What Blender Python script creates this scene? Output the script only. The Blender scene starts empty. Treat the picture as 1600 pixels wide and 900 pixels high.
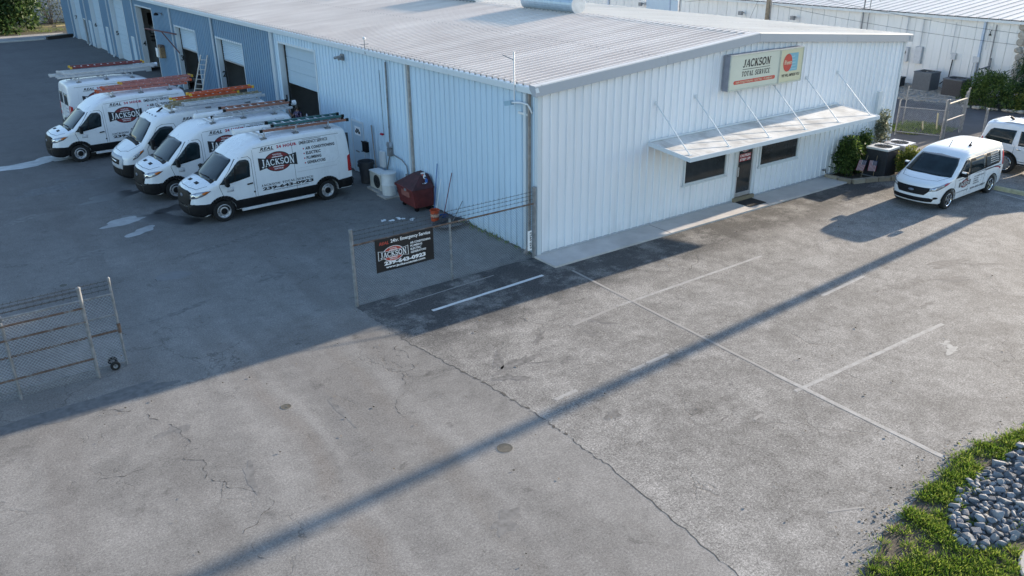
import bpy, bmesh, math, random
from mathutils import Vector, Matrix
from mathutils.bvhtree import BVHTree
from mathutils.geometry import delaunay_2d_cdt
random.seed(7)
scn = bpy.context.scene
COL = scn.collection
R = math.radians

# ------------------------------------------------------------------ camera
cam_d = bpy.data.cameras.new("camera")
cam = bpy.data.objects.new("camera", cam_d); COL.objects.link(cam)
CP = Vector((-14.3654, -18.6623, 9.1591)); YAW, PITCH, ROLL = 0.62278, 0.4085, -0.01
cam_d.sensor_width = 36.0; cam_d.lens = 36.0 * 1304.13 / 1600.0
cam_d.clip_end = 2000.0
_f = Vector((math.sin(YAW)*math.cos(PITCH), math.cos(YAW)*math.cos(PITCH), -math.sin(PITCH)))
_r0 = Vector((math.cos(YAW), -math.sin(YAW), 0)); _u0 = _r0.cross(_f)
_r = _r0*math.cos(ROLL) + _u0*math.sin(ROLL); _u = _u0*math.cos(ROLL) - _r0*math.sin(ROLL)
cam.matrix_world = Matrix(((_r.x, _u.x, -_f.x, CP.x), (_r.y, _u.y, -_f.y, CP.y), (_r.z, _u.z, -_f.z, CP.z), (0, 0, 0, 1)))
scn.camera = cam

# ------------------------------------------------------------------ light
SUN = Vector((3.75, 0.222, 1.0)).normalized()
world = bpy.data.worlds.new("World"); scn.world = world; world.use_nodes = True
wn = world.node_tree.nodes; bg = wn["Background"]
sky = wn.new("ShaderNodeTexSky"); sky.sky_type = 'NISHITA'; sky.sun_disc = False
sky.sun_elevation = math.asin(SUN.z); sky.sun_rotation = math.atan2(SUN.x, SUN.y)
sky.dust_density = 0.6; sky.air_density = 1.0; sky.ozone_density = 2.0
world.node_tree.links.new(sky.outputs[0], bg.inputs[0]); bg.inputs[1].default_value = 0.15
sun_d = bpy.data.lights.new("sun", 'SUN'); sun_d.energy = 5.0; sun_d.angle = R(0.6); sun_d.color = (1.0, 0.85, 0.67)
sun_o = bpy.data.objects.new("sun", sun_d); COL.objects.link(sun_o)
sun_o.rotation_euler = (-SUN).to_track_quat('-Z', 'Y').to_euler(); sun_o.location = (60, 5, 40)
scn.view_settings.view_transform = 'Standard'; scn.view_settings.look = 'None'
scn.view_settings.exposure = 1.28; scn.view_settings.gamma = 1.0
scn.cycles.max_bounces = 6; scn.cycles.use_denoising = True

# ------------------------------------------------------------------ materials
class NT:
    def __init__(s, name):
        s.m = bpy.data.materials.new(name); s.m.use_nodes = True
        s.t = s.m.node_tree; s.n = s.t.nodes; s.b = s.n["Principled BSDF"]
        s.co = s.n.new("ShaderNodeTexCoord").outputs['Object']
    def link(s, a, b): s.t.links.new(a, b)
    def val(s, sock, v):
        if hasattr(v, 'is_linked') or hasattr(v, 'links'): s.link(v, sock)
        else: sock.default_value = v
    def map(s, scale=(1, 1, 1), loc=(0, 0, 0), rot=(0, 0, 0), src=None):
        m = s.n.new("ShaderNodeMapping"); s.link(src or s.co, m.inputs[0])
        m.inputs['Scale'].default_value = scale; m.inputs['Location'].default_value = loc; m.inputs['Rotation'].default_value = rot
        return m.outputs[0]
    def noise(s, scale, detail=4, rough=0.55, vec=None, dist=0.0):
        t = s.n.new("ShaderNodeTexNoise"); s.link(vec or s.co, t.inputs['Vector'])
        t.inputs['Scale'].default_value = scale; t.inputs['Detail'].default_value = detail
        t.inputs['Roughness'].default_value = rough; t.inputs['Distortion'].default_value = dist
        return t.outputs['Fac']
    def vor(s, scale, vec=None, feature='DISTANCE_TO_EDGE', rnd=1.0):
        t = s.n.new("ShaderNodeTexVoronoi"); t.feature = feature; s.link(vec or s.co, t.inputs['Vector'])
        t.inputs['Scale'].default_value = scale; t.inputs['Randomness'].default_value = rnd
        return t.outputs[0]
    def ramp(s, fac, *stops):
        r = s.n.new("ShaderNodeValToRGB"); s.link(fac, r.inputs[0]); e = r.color_ramp.elements
        while len(e) < len(stops): e.new(0.5)
        for k, (p, c) in enumerate(stops):
            e[k].position = p; e[k].color = (c, c, c, 1) if isinstance(c, (int, float)) else (*c, 1)
        return r.outputs[0]
    def math(s, op, a, b=0.0, clamp=False):
        m = s.n.new("ShaderNodeMath"); m.operation = op; m.use_clamp = clamp
        s.val(m.inputs[0], a); s.val(m.inputs[1], b); return m.outputs[0]
    def mix(s, fac, a, b, mode='MIX'):
        m = s.n.new("ShaderNodeMix"); m.data_type = 'RGBA'; m.blend_type = mode
        s.val(m.inputs[0], fac)
        for k, v in ((6, a), (7, b)):
            if isinstance(v, (tuple, list)): m.inputs[k].default_value = (*v[:3], 1)
            else: s.link(v, m.inputs[k])
        return m.outputs[2]
    def sep(s, src=None):
        x = s.n.new("ShaderNodeSeparateXYZ"); s.link(src or s.co, x.inputs[0]); return x.outputs
    def add(s, a, b):
        v = s.n.new("ShaderNodeVectorMath"); s.link(a, v.inputs[0]); s.link(b, v.inputs[1]); return v.outputs[0]
    def warp(s, amount, scale):
        t = s.n.new("ShaderNodeTexNoise"); s.link(s.co, t.inputs['Vector']); t.inputs['Scale'].default_value = scale; t.inputs['Detail'].default_value = 5
        v = s.n.new("ShaderNodeVectorMath"); v.operation = 'SUBTRACT'; s.link(t.outputs['Color'], v.inputs[0]); v.inputs[1].default_value = (.5, .5, .5)
        w = s.n.new("ShaderNodeVectorMath"); w.operation = 'SCALE'; s.link(v.outputs[0], w.inputs[0]); w.inputs['Scale'].default_value = amount
        return s.add(s.co, w.outputs[0])
    def geo_pos(s):
        return s.n.new("ShaderNodeNewGeometry").outputs['Position']
    def bump(s, h, strength=0.3, dist=0.01):
        b = s.n.new("ShaderNodeBump"); s.link(h, b.inputs['Height']); b.inputs['Strength'].default_value = strength
        b.inputs['Distance'].default_value = dist; s.link(b.outputs[0], s.b.inputs['Normal'])
    def done(s, color, rough=0.6, metal=0.0, spec=None, coat=0.0):
        if isinstance(color, (tuple, list)): s.b.inputs['Base Color'].default_value = (*color[:3], 1)
        else: s.link(color, s.b.inputs['Base Color'])
        s.val(s.b.inputs['Roughness'], rough); s.b.inputs['Metallic'].default_value = metal
        if spec is not None: s.b.inputs['Specular IOR Level'].default_value = spec
        if coat: s.b.inputs['Coat Weight'].default_value = coat; s.b.inputs['Coat Roughness'].default_value = 0.05
        return s.m

_mats = {}
def simple(name, c, rough=0.6, metal=0.0, var=0.12, scale=6.0, spec=None, coat=0.0, bump=0.0):
    """one colour broken up by noise"""
    if name in _mats: return _mats[name]
    t = NT(name); n = t.noise(scale, 5, .6, vec=t.geo_pos())
    a = tuple(x*(1-var) for x in c); b = tuple(min(1, x*(1+var)) for x in c)
    col = t.ramp(n, (.3, a), (.7, b))
    if bump: t.bump(t.noise(scale*8, 3), bump, .004)
    _mats[name] = t.done(col, rough, metal, spec, coat); return _mats[name]

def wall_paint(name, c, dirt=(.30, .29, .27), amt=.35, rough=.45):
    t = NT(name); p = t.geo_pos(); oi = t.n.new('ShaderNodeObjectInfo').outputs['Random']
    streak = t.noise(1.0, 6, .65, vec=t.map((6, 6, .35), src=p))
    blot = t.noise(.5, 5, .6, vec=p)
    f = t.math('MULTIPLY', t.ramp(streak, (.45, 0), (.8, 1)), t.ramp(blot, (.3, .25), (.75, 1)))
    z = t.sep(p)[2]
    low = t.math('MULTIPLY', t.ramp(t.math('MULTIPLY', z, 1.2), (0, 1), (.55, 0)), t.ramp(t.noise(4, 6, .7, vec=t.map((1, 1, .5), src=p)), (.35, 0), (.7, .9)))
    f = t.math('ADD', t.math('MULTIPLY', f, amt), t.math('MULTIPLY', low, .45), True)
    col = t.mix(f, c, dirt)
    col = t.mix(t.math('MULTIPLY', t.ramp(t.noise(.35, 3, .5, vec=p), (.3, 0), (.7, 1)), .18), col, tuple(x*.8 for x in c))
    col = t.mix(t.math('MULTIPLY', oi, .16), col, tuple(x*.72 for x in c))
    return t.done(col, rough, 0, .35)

M = {}
M['wall'] = wall_paint('white_metal_siding', (.83, .85, .88))
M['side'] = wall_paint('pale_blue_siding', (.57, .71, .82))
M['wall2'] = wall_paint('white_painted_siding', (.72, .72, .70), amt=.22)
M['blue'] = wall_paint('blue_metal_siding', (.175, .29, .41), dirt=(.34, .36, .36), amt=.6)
M['trim'] = wall_paint('white_trim', (.62, .67, .70), amt=.3)
M['fascia'] = wall_paint('grey_fascia', (.40, .42, .45), amt=.15)
M['door'] = wall_paint('pale_door', (.43, .54, .63), amt=.2)
M['dark_in'] = simple('dark_interior', (.035, .033, .03), .9)
M['inwall'] = simple('interior_wall', (.58, .57, .55), .85, var=.2, scale=.8)
M['black'] = simple('black_plastic', (.010, .010, .011), .55, var=.3, spec=.2)
M['rubber'] = simple('rubber', (.014, .014, .014), .85, var=.3)
M['glass'] = simple('dark_glass', (.012, .021, .025), .05, var=.4, scale=2.5, spec=.38)
M['wglass'] = simple('window_glass', (.028, .032, .034), .08, var=.3, scale=1.5, spec=.6)
def van_paint():
    t = NT('white_vehicle_paint'); p = t.geo_pos(); oi = t.n.new('ShaderNodeObjectInfo').outputs['Random']
    n = t.noise(1.1, 6, .7, vec=p); s = t.noise(1.0, 5, .7, vec=t.map((5, 5, .6), src=p))
    col = t.ramp(n, (.3, (.76, .775, .79)), (.7, (.81, .82, .83)))
    col = t.mix(t.math('MULTIPLY', t.ramp(s, (.48, 0), (.75, 1)), .16), col, (.48, .46, .43))
    col = t.mix(t.math('MULTIPLY', oi, .07), col, (.55, .54, .52))
    return t.done(col, t.ramp(n, (.3, .22), (.7, .38)), 0, None, .4)
M['white'] = van_paint()
M['chrome'] = simple('bright_metal', (.75, .75, .76), .22, 1.0, .06)
M['steel'] = simple('wheel_steel', (.48, .48, .49), .38, .6, .12, 9)
M['galv'] = simple('galvanised_steel', (.22, .225, .23), .6, .2, .3, 7)
M['alu'] = simple('aluminium', (.55, .56, .58), .38, .75, .14, 5)
def rust_mat():
    t = NT('rusty_steel'); n = t.noise(6, 6, .7, vec=t.geo_pos())
    return t.done(t.ramp(n, (.32, (.075, .045, .033)), (.50, (.125, .075, .05)), (.66, (.20, .19, .18))), .8)
M['rust'] = rust_mat()
M['red'] = simple('red_lens', (.42, .012, .012), .2, var=.15)
M['amber'] = simple('amber_lens', (.50, .13, .01), .2, var=.12)
M['lens'] = simple('clear_lens', (.34, .36, .39), .1, .5, .25, 14)
M['inkblack'] = simple('ink_black', (.012, .012, .016), .55, var=.1)
M['inkred'] = simple('ink_red', (.42, .015, .045), .5, var=.1)
M['logored'] = simple('logo_dark_red', (.20, .02, .022), .5, var=.12)
M['inkwhite'] = simple('ink_white', (.80, .80, .80), .5, var=.03)
M['inkorange'] = simple('ink_orange_red', (.50, .045, .02), .5, var=.08)
M['navy'] = simple('ink_navy', (.016, .018, .035), .5, var=.1)
M['pvc'] = simple('white_plastic', (.72, .73, .73), .4, var=.06)
M['concrete'] = simple('concrete', (.36, .345, .325), .9, var=.2, scale=3, bump=.2)
M['fl_orange'] = simple('orange_fibreglass', (.50, .085, .025), .5, var=.22, scale=5)
M['fl_pink'] = simple('faded_red_fibreglass', (.42, .15, .12), .6, var=.22, scale=5)
M['fl_brown'] = simple('faded_brown_fibreglass', (.28, .125, .085), .65, var=.25, scale=5)
M['fl_teal'] = simple('teal_fibreglass', (.035, .12, .125), .5, var=.25, scale=5)
M['fl_dred'] = simple('dark_red_fibreglass', (.17, .03, .03), .5, var=.25, scale=5)
M['fl_tan'] = simple('weathered_tan_fibreglass', (.26, .215, .13), .8, var=.45, scale=9)
M['yellow'] = simple('yellow_plastic', (.62, .36, .03), .5, var=.12)
M['cream'] = simple('cream_sign_face', (.60, .62, .52), .35, var=.05, scale=1.2)
M['cream2'] = simple('yellowed_sign_face', (.60, .58, .40), .35, var=.05, scale=1.2)

def asphalt(name, base, speck, brown, lot=False):
    t = NT(name); p = t.co
    big = t.noise(.22, 5, .6, dist=.4)
    mid = t.noise(1.3, 6, .65)
    fine = t.noise(26, 3, .7)
    grit = t.noise(70, 2, .6)
    grain = t.noise(19, 5, .85)
    lo = tuple(x*.74 for x in base); hi = tuple(x*1.22 for x in base)
    cloud = t.noise(2.6, 8, .78)
    col = t.ramp(big, (.3, lo), (.5, base), (.7, hi))
    col = t.mix(t.math('MULTIPLY', t.ramp(mid, (.35, 0), (.7, 1)), .45), col, tuple(x*.78 for x in base))
    col = t.mix(.55 if lot else .34, col, t.ramp(cloud, (.30, .12), (.5, .5), (.70, .88)), 'OVERLAY')
    # tyre-polished tracks that run in and out of the gate
    tr = t.noise(1.0, 4, .55, vec=t.map((.95, .07, 1), rot=(0, 0, R(-4))))
    col = t.mix(t.math('MULTIPLY', t.ramp(tr, (.48, 0), (.66, 1)), .62 if not lot else .15), col, brown)
    st = t.noise(.55, 7, .72, dist=1.0)
    col = t.mix(t.math('MULTIPLY', t.ramp(st, (.56, 0), (.70, 1)), .55), col, tuple(x*.52 for x in base))
    oil = t.noise(1.9, 3, .5, vec=t.map((1, 1, 1), loc=(13, 5, 0)))
    col = t.mix(t.math('MULTIPLY', t.ramp(oil, (.66, 0), (.74, 1)), .55), col, tuple(x*.38 for x in base))
    x, y, z = t.sep()
    if lot:
        # newer black asphalt laid along the walk
        e = t.math('ADD', y, t.math('MULTIPLY', t.math('SUBTRACT', t.noise(.8, 6, .7), .5), 1.8))
        bandf = t.ramp(t.math('ADD', t.math('MULTIPLY', e, .25), 1.0), (.13, 0), (.42, 1))
        col = t.mix(t.math('MULTIPLY', bandf, .94), col, (.066, .065, .065))
        pale = t.noise(.9, 7, .75, vec=t.map((1, 1, 1), loc=(3, 9, 0)))
        col = t.mix(t.math('MULTIPLY', t.ramp(pale, (.48, 0), (.64, 1)), .55), col, tuple(x*1.5 for x in base))
        dk = t.noise(.7, 7, .75, vec=t.map((1, 1, 1), loc=(31, 4, 0)))
        col = t.mix(t.math('MULTIPLY', t.ramp(dk, (.50, 0), (.64, 1)), .5), col, tuple(x*.6 for x in base))
    else:
        # wheel lanes curving through the gate mouth, brown dust in one, pale grit between them
        cx = t.math('ADD', x, t.math('MULTIPLY', t.math('MULTIPLY', y, y), .0065))
        wv = t.math('MULTIPLY', t.math('SUBTRACT', t.noise(.5, 4, .6), .5), .9)
        cx = t.math('ADD', cx, wv); brk = t.math('MULTIPLY', t.ramp(t.noise(.45, 6, .75, vec=t.map(loc=(2, 8, 0))), (.34, .12), (.62, 1)), t.ramp(t.math('ADD', t.math('MULTIPLY', y, -.1), .5), (.28, .12), (.62, 1)))
        for x0, wd, amt, c2 in ((-9.5, .20, .42, (.185, .16, .138)), (-8.7, .34, .45, (.145, .14, .135)), (-7.5, .22, .42, (.17, .153, .135)), (-10.6, .30, .42, (.15, .145, .14)), (-9.15, .14, .34, (.31, .30, .285)), (-7.05, .2, .30, (.31, .30, .285)), (-11.6, .26, .40, (.15, .14, .13)), (-10.1, .2, .30, (.31, .30, .285))):
            g = t.math('DIVIDE', t.math('SUBTRACT', cx, x0), wd)
            g = t.math('SUBTRACT', 1.0, t.math('MULTIPLY', g, g), True)
            col = t.mix(t.math('MULTIPLY', t.math('MULTIPLY', g, brk), amt), col, c2)
        pale = t.noise(.5, 7, .72, vec=t.map((1, 1, 1), loc=(5, 1, 0)))
        col = t.mix(t.math('MULTIPLY', t.ramp(pale, (.50, 0), (.66, 1)), .45), col, tuple(x*1.35 for x in base))
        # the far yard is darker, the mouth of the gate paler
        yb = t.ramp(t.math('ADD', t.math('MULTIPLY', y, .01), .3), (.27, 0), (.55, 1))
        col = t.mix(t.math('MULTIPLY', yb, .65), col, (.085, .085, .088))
    col = t.mix(speck, col, t.ramp(fine, (.3, .04), (.7, .85)), 'OVERLAY')
    col = t.mix(speck*.8, col, t.ramp(grit, (.35, .1), (.68, .9)), 'OVERLAY')
    col = t.mix(.46 if lot else .16, col, t.ramp(grain, (.34, .15), (.5, .48), (.66, .85)), 'OVERLAY')
    # crazing
    w = t.warp(.38, 4.5)
    v1 = t.vor(.42, vec=w); v2 = t.vor(1.7, vec=w)
    gate1 = t.ramp(t.noise(.30, 4, .6, vec=t.map(loc=(7, 2, 0))), (.50, 0), (.60, 1))
    gate2 = t.ramp(t.noise(.45, 4, .6, vec=t.map(loc=(1, 17, 0))), (.57, 0), (.66, 1))
    c1 = t.math('MULTIPLY', t.ramp(v1, (.0, 1), (.008, 0)), gate1)
    c2 = t.math('MULTIPLY', t.ramp(v2, (.0, 1), (.02, 0)), gate2)
    ck = t.math('MAXIMUM', c1, c2)
    col = t.mix(t.math('MULTIPLY', ck, .5), col, (.035, .033, .03))
    h = t.math('SUBTRACT', t.math('ADD', t.math('MULTIPLY', fine, .5), t.math('MULTIPLY', grit, .5)), t.math('MULTIPLY', ck, 1.5))
    t.bump(h, .30, .008)
    return t.done(col, .88, 0, .25)
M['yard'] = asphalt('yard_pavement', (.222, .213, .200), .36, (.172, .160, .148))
M['lot'] = asphalt('lot_asphalt', (.242, .232, .217), .56, (.19, .18, .168), True)

def worn_paint():
    t = NT('worn_white_paint'); n = t.noise(5, 7, .75); g = t.noise(30, 4, .7)
    col = t.mix(t.ramp(t.math('ADD', t.math('MULTIPLY', n, .65), t.math('MULTIPLY', g, .35)), (.36, 0), (.56, 1)), (.385, .38, .367), (.255, .247, .234))
    t.bump(g, .4, .006); return t.done(col, .85)
M['paint'] = worn_paint()
def faint_paint():
    t = NT('faded_white_paint'); n = t.noise(4, 7, .75); g = t.noise(30, 4, .7)
    col = t.mix(t.ramp(t.math('ADD', t.math('MULTIPLY', n, .65), t.math('MULTIPLY', g, .35)), (.34, 0), (.47, 1)), (.31, .30, .29), (.25, .24, .225))
    t.bump(g, .4, .006); return t.done(col, .85)
M['faint'] = faint_paint()

def walk_mat():
    t = NT('walk_concrete'); n = t.noise(1.2, 6, .65); s = t.noise(.5, 5, .6, vec=t.map((1, .5, 1)))
    col = t.ramp(n, (.3, (.43, .405, .385)), (.7, (.56, .535, .51)))
    col = t.mix(t.math('MULTIPLY', t.ramp(s, (.5, 0), (.75, 1)), .35), col, (.26, .25, .24))
    t.bump(t.noise(40, 3), .2, .005); return t.done(col, .9)
M['walk'] = walk_mat()

def roof_mat(name, a, b, stain, amt):
    t = NT(name); p = t.geo_pos()
    n = t.noise(.6, 6, .7, vec=t.map((.35, 2.2, 1), src=p)); s = t.noise(.22, 5, .6, vec=p)
    pan = t.noise(1.0, 1, .3, vec=t.map((.02, 1.09, .02), src=p))
    col = t.ramp(n, (.3, a), (.7, b))
    col = t.mix(t.math('MULTIPLY', t.ramp(s, (.4, 0), (.7, 1)), amt), col, stain)
    col = t.mix(t.math('MULTIPLY', t.ramp(pan, (.4, 0), (.6, 1)), .18), col, stain)
    lap = t.math('FRACT', t.math('MULTIPLY', t.sep(p)[0], .217))
    col = t.mix(t.math('MULTIPLY', t.ramp(lap, (.0, 1), (.015, 0)), .4), col, (.2, .18, .17))
    return t.done(col, .55, 0, .4)
M['roof'] = roof_mat('aged_roof_sheet', (.72, .64, .575), (.86, .78, .71), (.54, .455, .40), .5)
M['roofw'] = roof_mat('white_roof_sheet', (.62, .60, .57), (.74, .72, .69), (.52, .49, .45), .45)

def awning_mat():
    t = NT('awning_sheet'); n = t.noise(1.1, 6, .65, dist=.5); s = t.noise(3, 6, .7)
    col = t.ramp(n, (.34, (.40, .385, .36)), (.52, (.60, .59, .56)), (.7, (.72, .71, .69)))
    col = t.mix(t.math('MULTIPLY', t.ramp(s, (.5, 0), (.7, 1)), .4), col, (.33, .31, .28))
    seam = t.math('FRACT', t.math('MULTIPLY', t.sep()[0], .41))
    col = t.mix(t.math('MULTIPLY', t.ramp(seam, (0, 1), (.012, 0)), .7), col, (.18, .17, .16))
    return t.done(col, .5, 0, .4)
M['awning'] = awning_mat()

def leaf_mat(name, dark, mid, light, rough=.55):
    t = NT(name)
    ri = t.n.new("ShaderNodeNewGeometry").outputs['Random Per Island']
    big = t.noise(1.2, 3, .5, vec=t.geo_pos())
    f = t.math('ADD', t.math('MULTIPLY', ri, .6), t.math('MULTIPLY', big, .5))
    col = t.ramp(f, (.25, dark), (.55, mid), (.9, light))
    m = t.done(col, rough, 0, .3)
    t.b.inputs['Transmission Weight'].default_value = 0
    tr = t.n.new("ShaderNodeBsdfTranslucent"); t.link(col, tr.inputs[0])
    mx = t.n.new("ShaderNodeMixShader"); mx.inputs[0].default_value = .38
    t.link(t.b.outputs[0], mx.inputs[1]); t.link(tr.outputs[0], mx.inputs[2])
    t.link(mx.outputs[0], t.n['Material Output'].inputs[0]); return m
M['leaf'] = leaf_mat('leaf_green', (.024, .050, .013), (.065, .115, .026), (.16, .22, .055))
M['leafdark'] = leaf_mat('leaf_dark_green', (.018, .042, .015), (.042, .085, .024), (.09, .14, .042))
M['leafyellow'] = leaf_mat('leaf_yellow_green', (.06, .095, .02), (.16, .19, .035), (.30, .30, .07))
M['leafgrey'] = leaf_mat('leaf_grey_green', (.06, .075, .05), (.13, .15, .10), (.26, .28, .20))
M['grass'] = leaf_mat('grass_blade', (.055, .105, .012), (.13, .215, .022), (.34, .37, .085))
M['bark'] = simple('bark', (.12, .10, .08), .95, var=.35, scale=12, bump=.5)
def soil_mat():
    t = NT('soil'); n = t.noise(5, 7, .7)
    col = t.ramp(n, (.3, (.035, .028, .02)), (.55, (.08, .065, .045)), (.72, (.16, .14, .11)))
    t.bump(t.noise(14, 6, .7), .8, .03); return t.done(col, .95)
M['soil'] = soil_mat()
def stone_mat(name, a, b, c):
    t = NT(name); oi = t.n.new("ShaderNodeObjectInfo").outputs['Random']
    n = t.noise(7, 6, .65, vec=t.geo_pos())
    f = t.math('ADD', t.math('MULTIPLY', n, .6), t.math('MULTIPLY', oi, .4))
    col = t.ramp(f, (.25, a), (.5, b), (.8, c)); t.bump(t.noise(30, 4), .5, .01)
    return t.done(col, .8, 0, .35)
M['stone'] = stone_mat('blue_grey_stone', (.085, .09, .10), (.175, .185, .20), (.34, .34, .335))
M['coral'] = stone_mat('coral_rock', (.28, .25, .21), (.40, .37, .32), (.52, .49, .43))
M['edging'] = stone_mat('edging_block', (.20, .17, .13), (.30, .26, .20), (.40, .36, .29))

# ------------------------------------------------------------------ mesh tools
class MB:
    def __init__(s): s.v = []; s.f = []; s.m = []
    def poly(s, pts, mi=0):
        b = len(s.v); s.v += [tuple(p) for p in pts]; s.f.append(tuple(range(b, b+len(pts)))); s.m.append(mi); return s
    def box(s, x0, x1, y0, y1, z0, z1, mi=0):
        b = len(s.v); s.v += [(x, y, z) for z in (z0, z1) for (x, y) in ((x0, y0), (x1, y0), (x1, y1), (x0, y1))]
        for q in ((3, 2, 1, 0), (4, 5, 6, 7), (0, 1, 5, 4), (1, 2, 6, 5), (2, 3, 7, 6), (3, 0, 4, 7)):
            s.f.append(tuple(b+i for i in q)); s.m.append(mi)
        return s
    def bar(s, a, b, w, h=None, mi=0, up=(0, 0, 1)):
        """box section from a to b, w wide, h high"""
        a, b = Vector(a), Vector(b); h = h or w; d = (b-a).normalized(); u = Vector(up)
        if abs(d.dot(u)) > .98: u = Vector((1, 0, 0))
        sx = d.cross(u).normalized()*w/2; sz = sx.cross(d).normalized()*h/2
        n = len(s.v)
        for p in (a, b): s.v += [tuple(p-sx-sz), tuple(p+sx-sz), tuple(p+sx+sz), tuple(p-sx+sz)]
        for q in ((3, 2, 1, 0), (4, 5, 6, 7), (0, 1, 5, 4), (1, 2, 6, 5), (2, 3, 7, 6), (3, 0, 4, 7)):
            s.f.append(tuple(n+i for i in q)); s.m.append(mi)
        return s
    def tube(s, pts, r, n=8, mi=0, caps=True, r2=None):
        pts = [Vector(p) for p in pts]; L = len(pts); base = len(s.v); prev = None
        for i, p in enumerate(pts):
            d = (pts[min(i+1, L-1)]-pts[max(i-1, 0)]).normalized()
            if prev is None:
                u = d.cross(Vector((0, 0, 1)))
                if u.length < 1e-3: u = d.cross(Vector((1, 0, 0)))
                u.normalize()
            else: u = (prev-d*prev.dot(d)).normalized()
            prev = u; w = d.cross(u); rr = r if r2 is None else r+(r2-r)*i/(L-1)
            for k in range(n):
                a = 2*math.pi*k/n; s.v.append(tuple(p+u*(rr*math.cos(a))+w*(rr*math.sin(a))))
        for i in range(L-1):
            for k in range(n):
                k2 = (k+1) % n
                s.f.append((base+i*n+k, base+i*n+k2, base+(i+1)*n+k2, base+(i+1)*n+k)); s.m.append(mi)
        if caps:
            s.f.append(tuple(base+k for k in reversed(range(n)))); s.m.append(mi)
            s.f.append(tuple(base+(L-1)*n+k for k in range(n))); s.m.append(mi)
        return s
    def lathe(s, prof, o=(0, 0, 0), ax='z', n=20, mi=0, cap=False):
        """prof: (radius, height) list turned about ax"""
        b = len(s.v)
        for (r, h) in prof:
            for k in range(n):
                a = 2*math.pi*k/n; c, q = r*math.cos(a), r*math.sin(a)
                s.v.append({'z': (o[0]+c, o[1]+q, o[2]+h), 'y': (o[0]+q, o[1]+h, o[2]+c), 'x': (o[0]+h, o[1]+c, o[2]+q)}[ax])
        for i in range(len(prof)-1):
            for k in range(n):
                k2 = (k+1) % n; s.f.append((b+i*n+k, b+i*n+k2, b+(i+1)*n+k2, b+(i+1)*n+k)); s.m.append(mi)
        if cap:
            s.f.append(tuple(b+k for k in reversed(range(n)))); s.m.append(mi)
            s.f.append(tuple(b+(len(prof)-1)*n+k for k in range(n))); s.m.append(mi)
        return s
    def mesh(s, name, mats, smooth=False):
        me = bpy.data.meshes.new(name); me.from_pydata(s.v, [], s.f)
        for m in (mats if isinstance(mats, (list, tuple)) else [mats]): me.materials.append(m)
        if len(me.materials) > 1: me.polygons.foreach_set('material_index', s.m)
        if smooth:
            me.polygons.foreach_set('use_smooth', [True]*len(me.polygons))
            try: me.set_sharp_from_angle(angle=R(38))
            except Exception: pass
        me.update(); return me
    def build(s, name, mats, parent=None, smooth=False, loc=None):
        return link(name, s.mesh(name, mats, smooth), parent, loc)

def link(name, me, parent=None, loc=None, rz=None):
    o = bpy.data.objects.new(name, me); COL.objects.link(o)
    if parent: o.parent = parent
    if loc is not None: o.location = loc
    if rz is not None: o.rotation_euler = (0, 0, rz)
    return o
def tag(o, label=None, cat=None, group=None, kind=None):
    if label: o['label'] = label
    if cat: o['category'] = cat
    if group: o['group'] = group
    if kind: o['kind'] = kind
    return o
def thing(name, label, cat, loc=(0, 0, 0), rz=0.0, group=None, kind=None):
    o = bpy.data.objects.new(name, None); COL.objects.link(o); o.location = loc; o.rotation_euler = (0, 0, rz)
    o.empty_display_size = .2
    return tag(o, label, cat, group, kind)
def copy_tree(o, parent=None):
    c = o.copy(); COL.objects.link(c)
    if parent: c.parent = parent
    for ch in list(o.children): copy_tree(ch, c)
    return c

# ------------------------------------------------------------------ lettering
_tc = {}
def bfont(s, bold=0.0, shear=0.0, space=1.0):
    k = (s, bold, shear, space)
    if k in _tc: return _tc[k]
    cu = bpy.data.curves.new('t', 'FONT'); cu.body = s; cu.offset = bold; cu.shear = shear; cu.space_character = space; cu.resolution_u = 2
    o = bpy.data.objects.new('t', cu); COL.objects.link(o)
    dg = bpy.context.evaluated_depsgraph_get(); me = bpy.data.meshes.new_from_object(o.evaluated_get(dg))
    v = [(p.co.x, p.co.y) for p in me.vertices]; f = [tuple(p.vertices) for p in me.polygons]
    bpy.data.objects.remove(o); bpy.data.curves.remove(cu); bpy.data.meshes.remove(me)
    _tc[k] = (v, f); return v, f
def _arc(cx, cy, rx, ry, a0, a1, n=12):
    return [(cx+rx*math.cos(R(a0+(a1-a0)*i/n)), cy+ry*math.sin(R(a0+(a1-a0)*i/n))) for i in range(n+1)]
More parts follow.
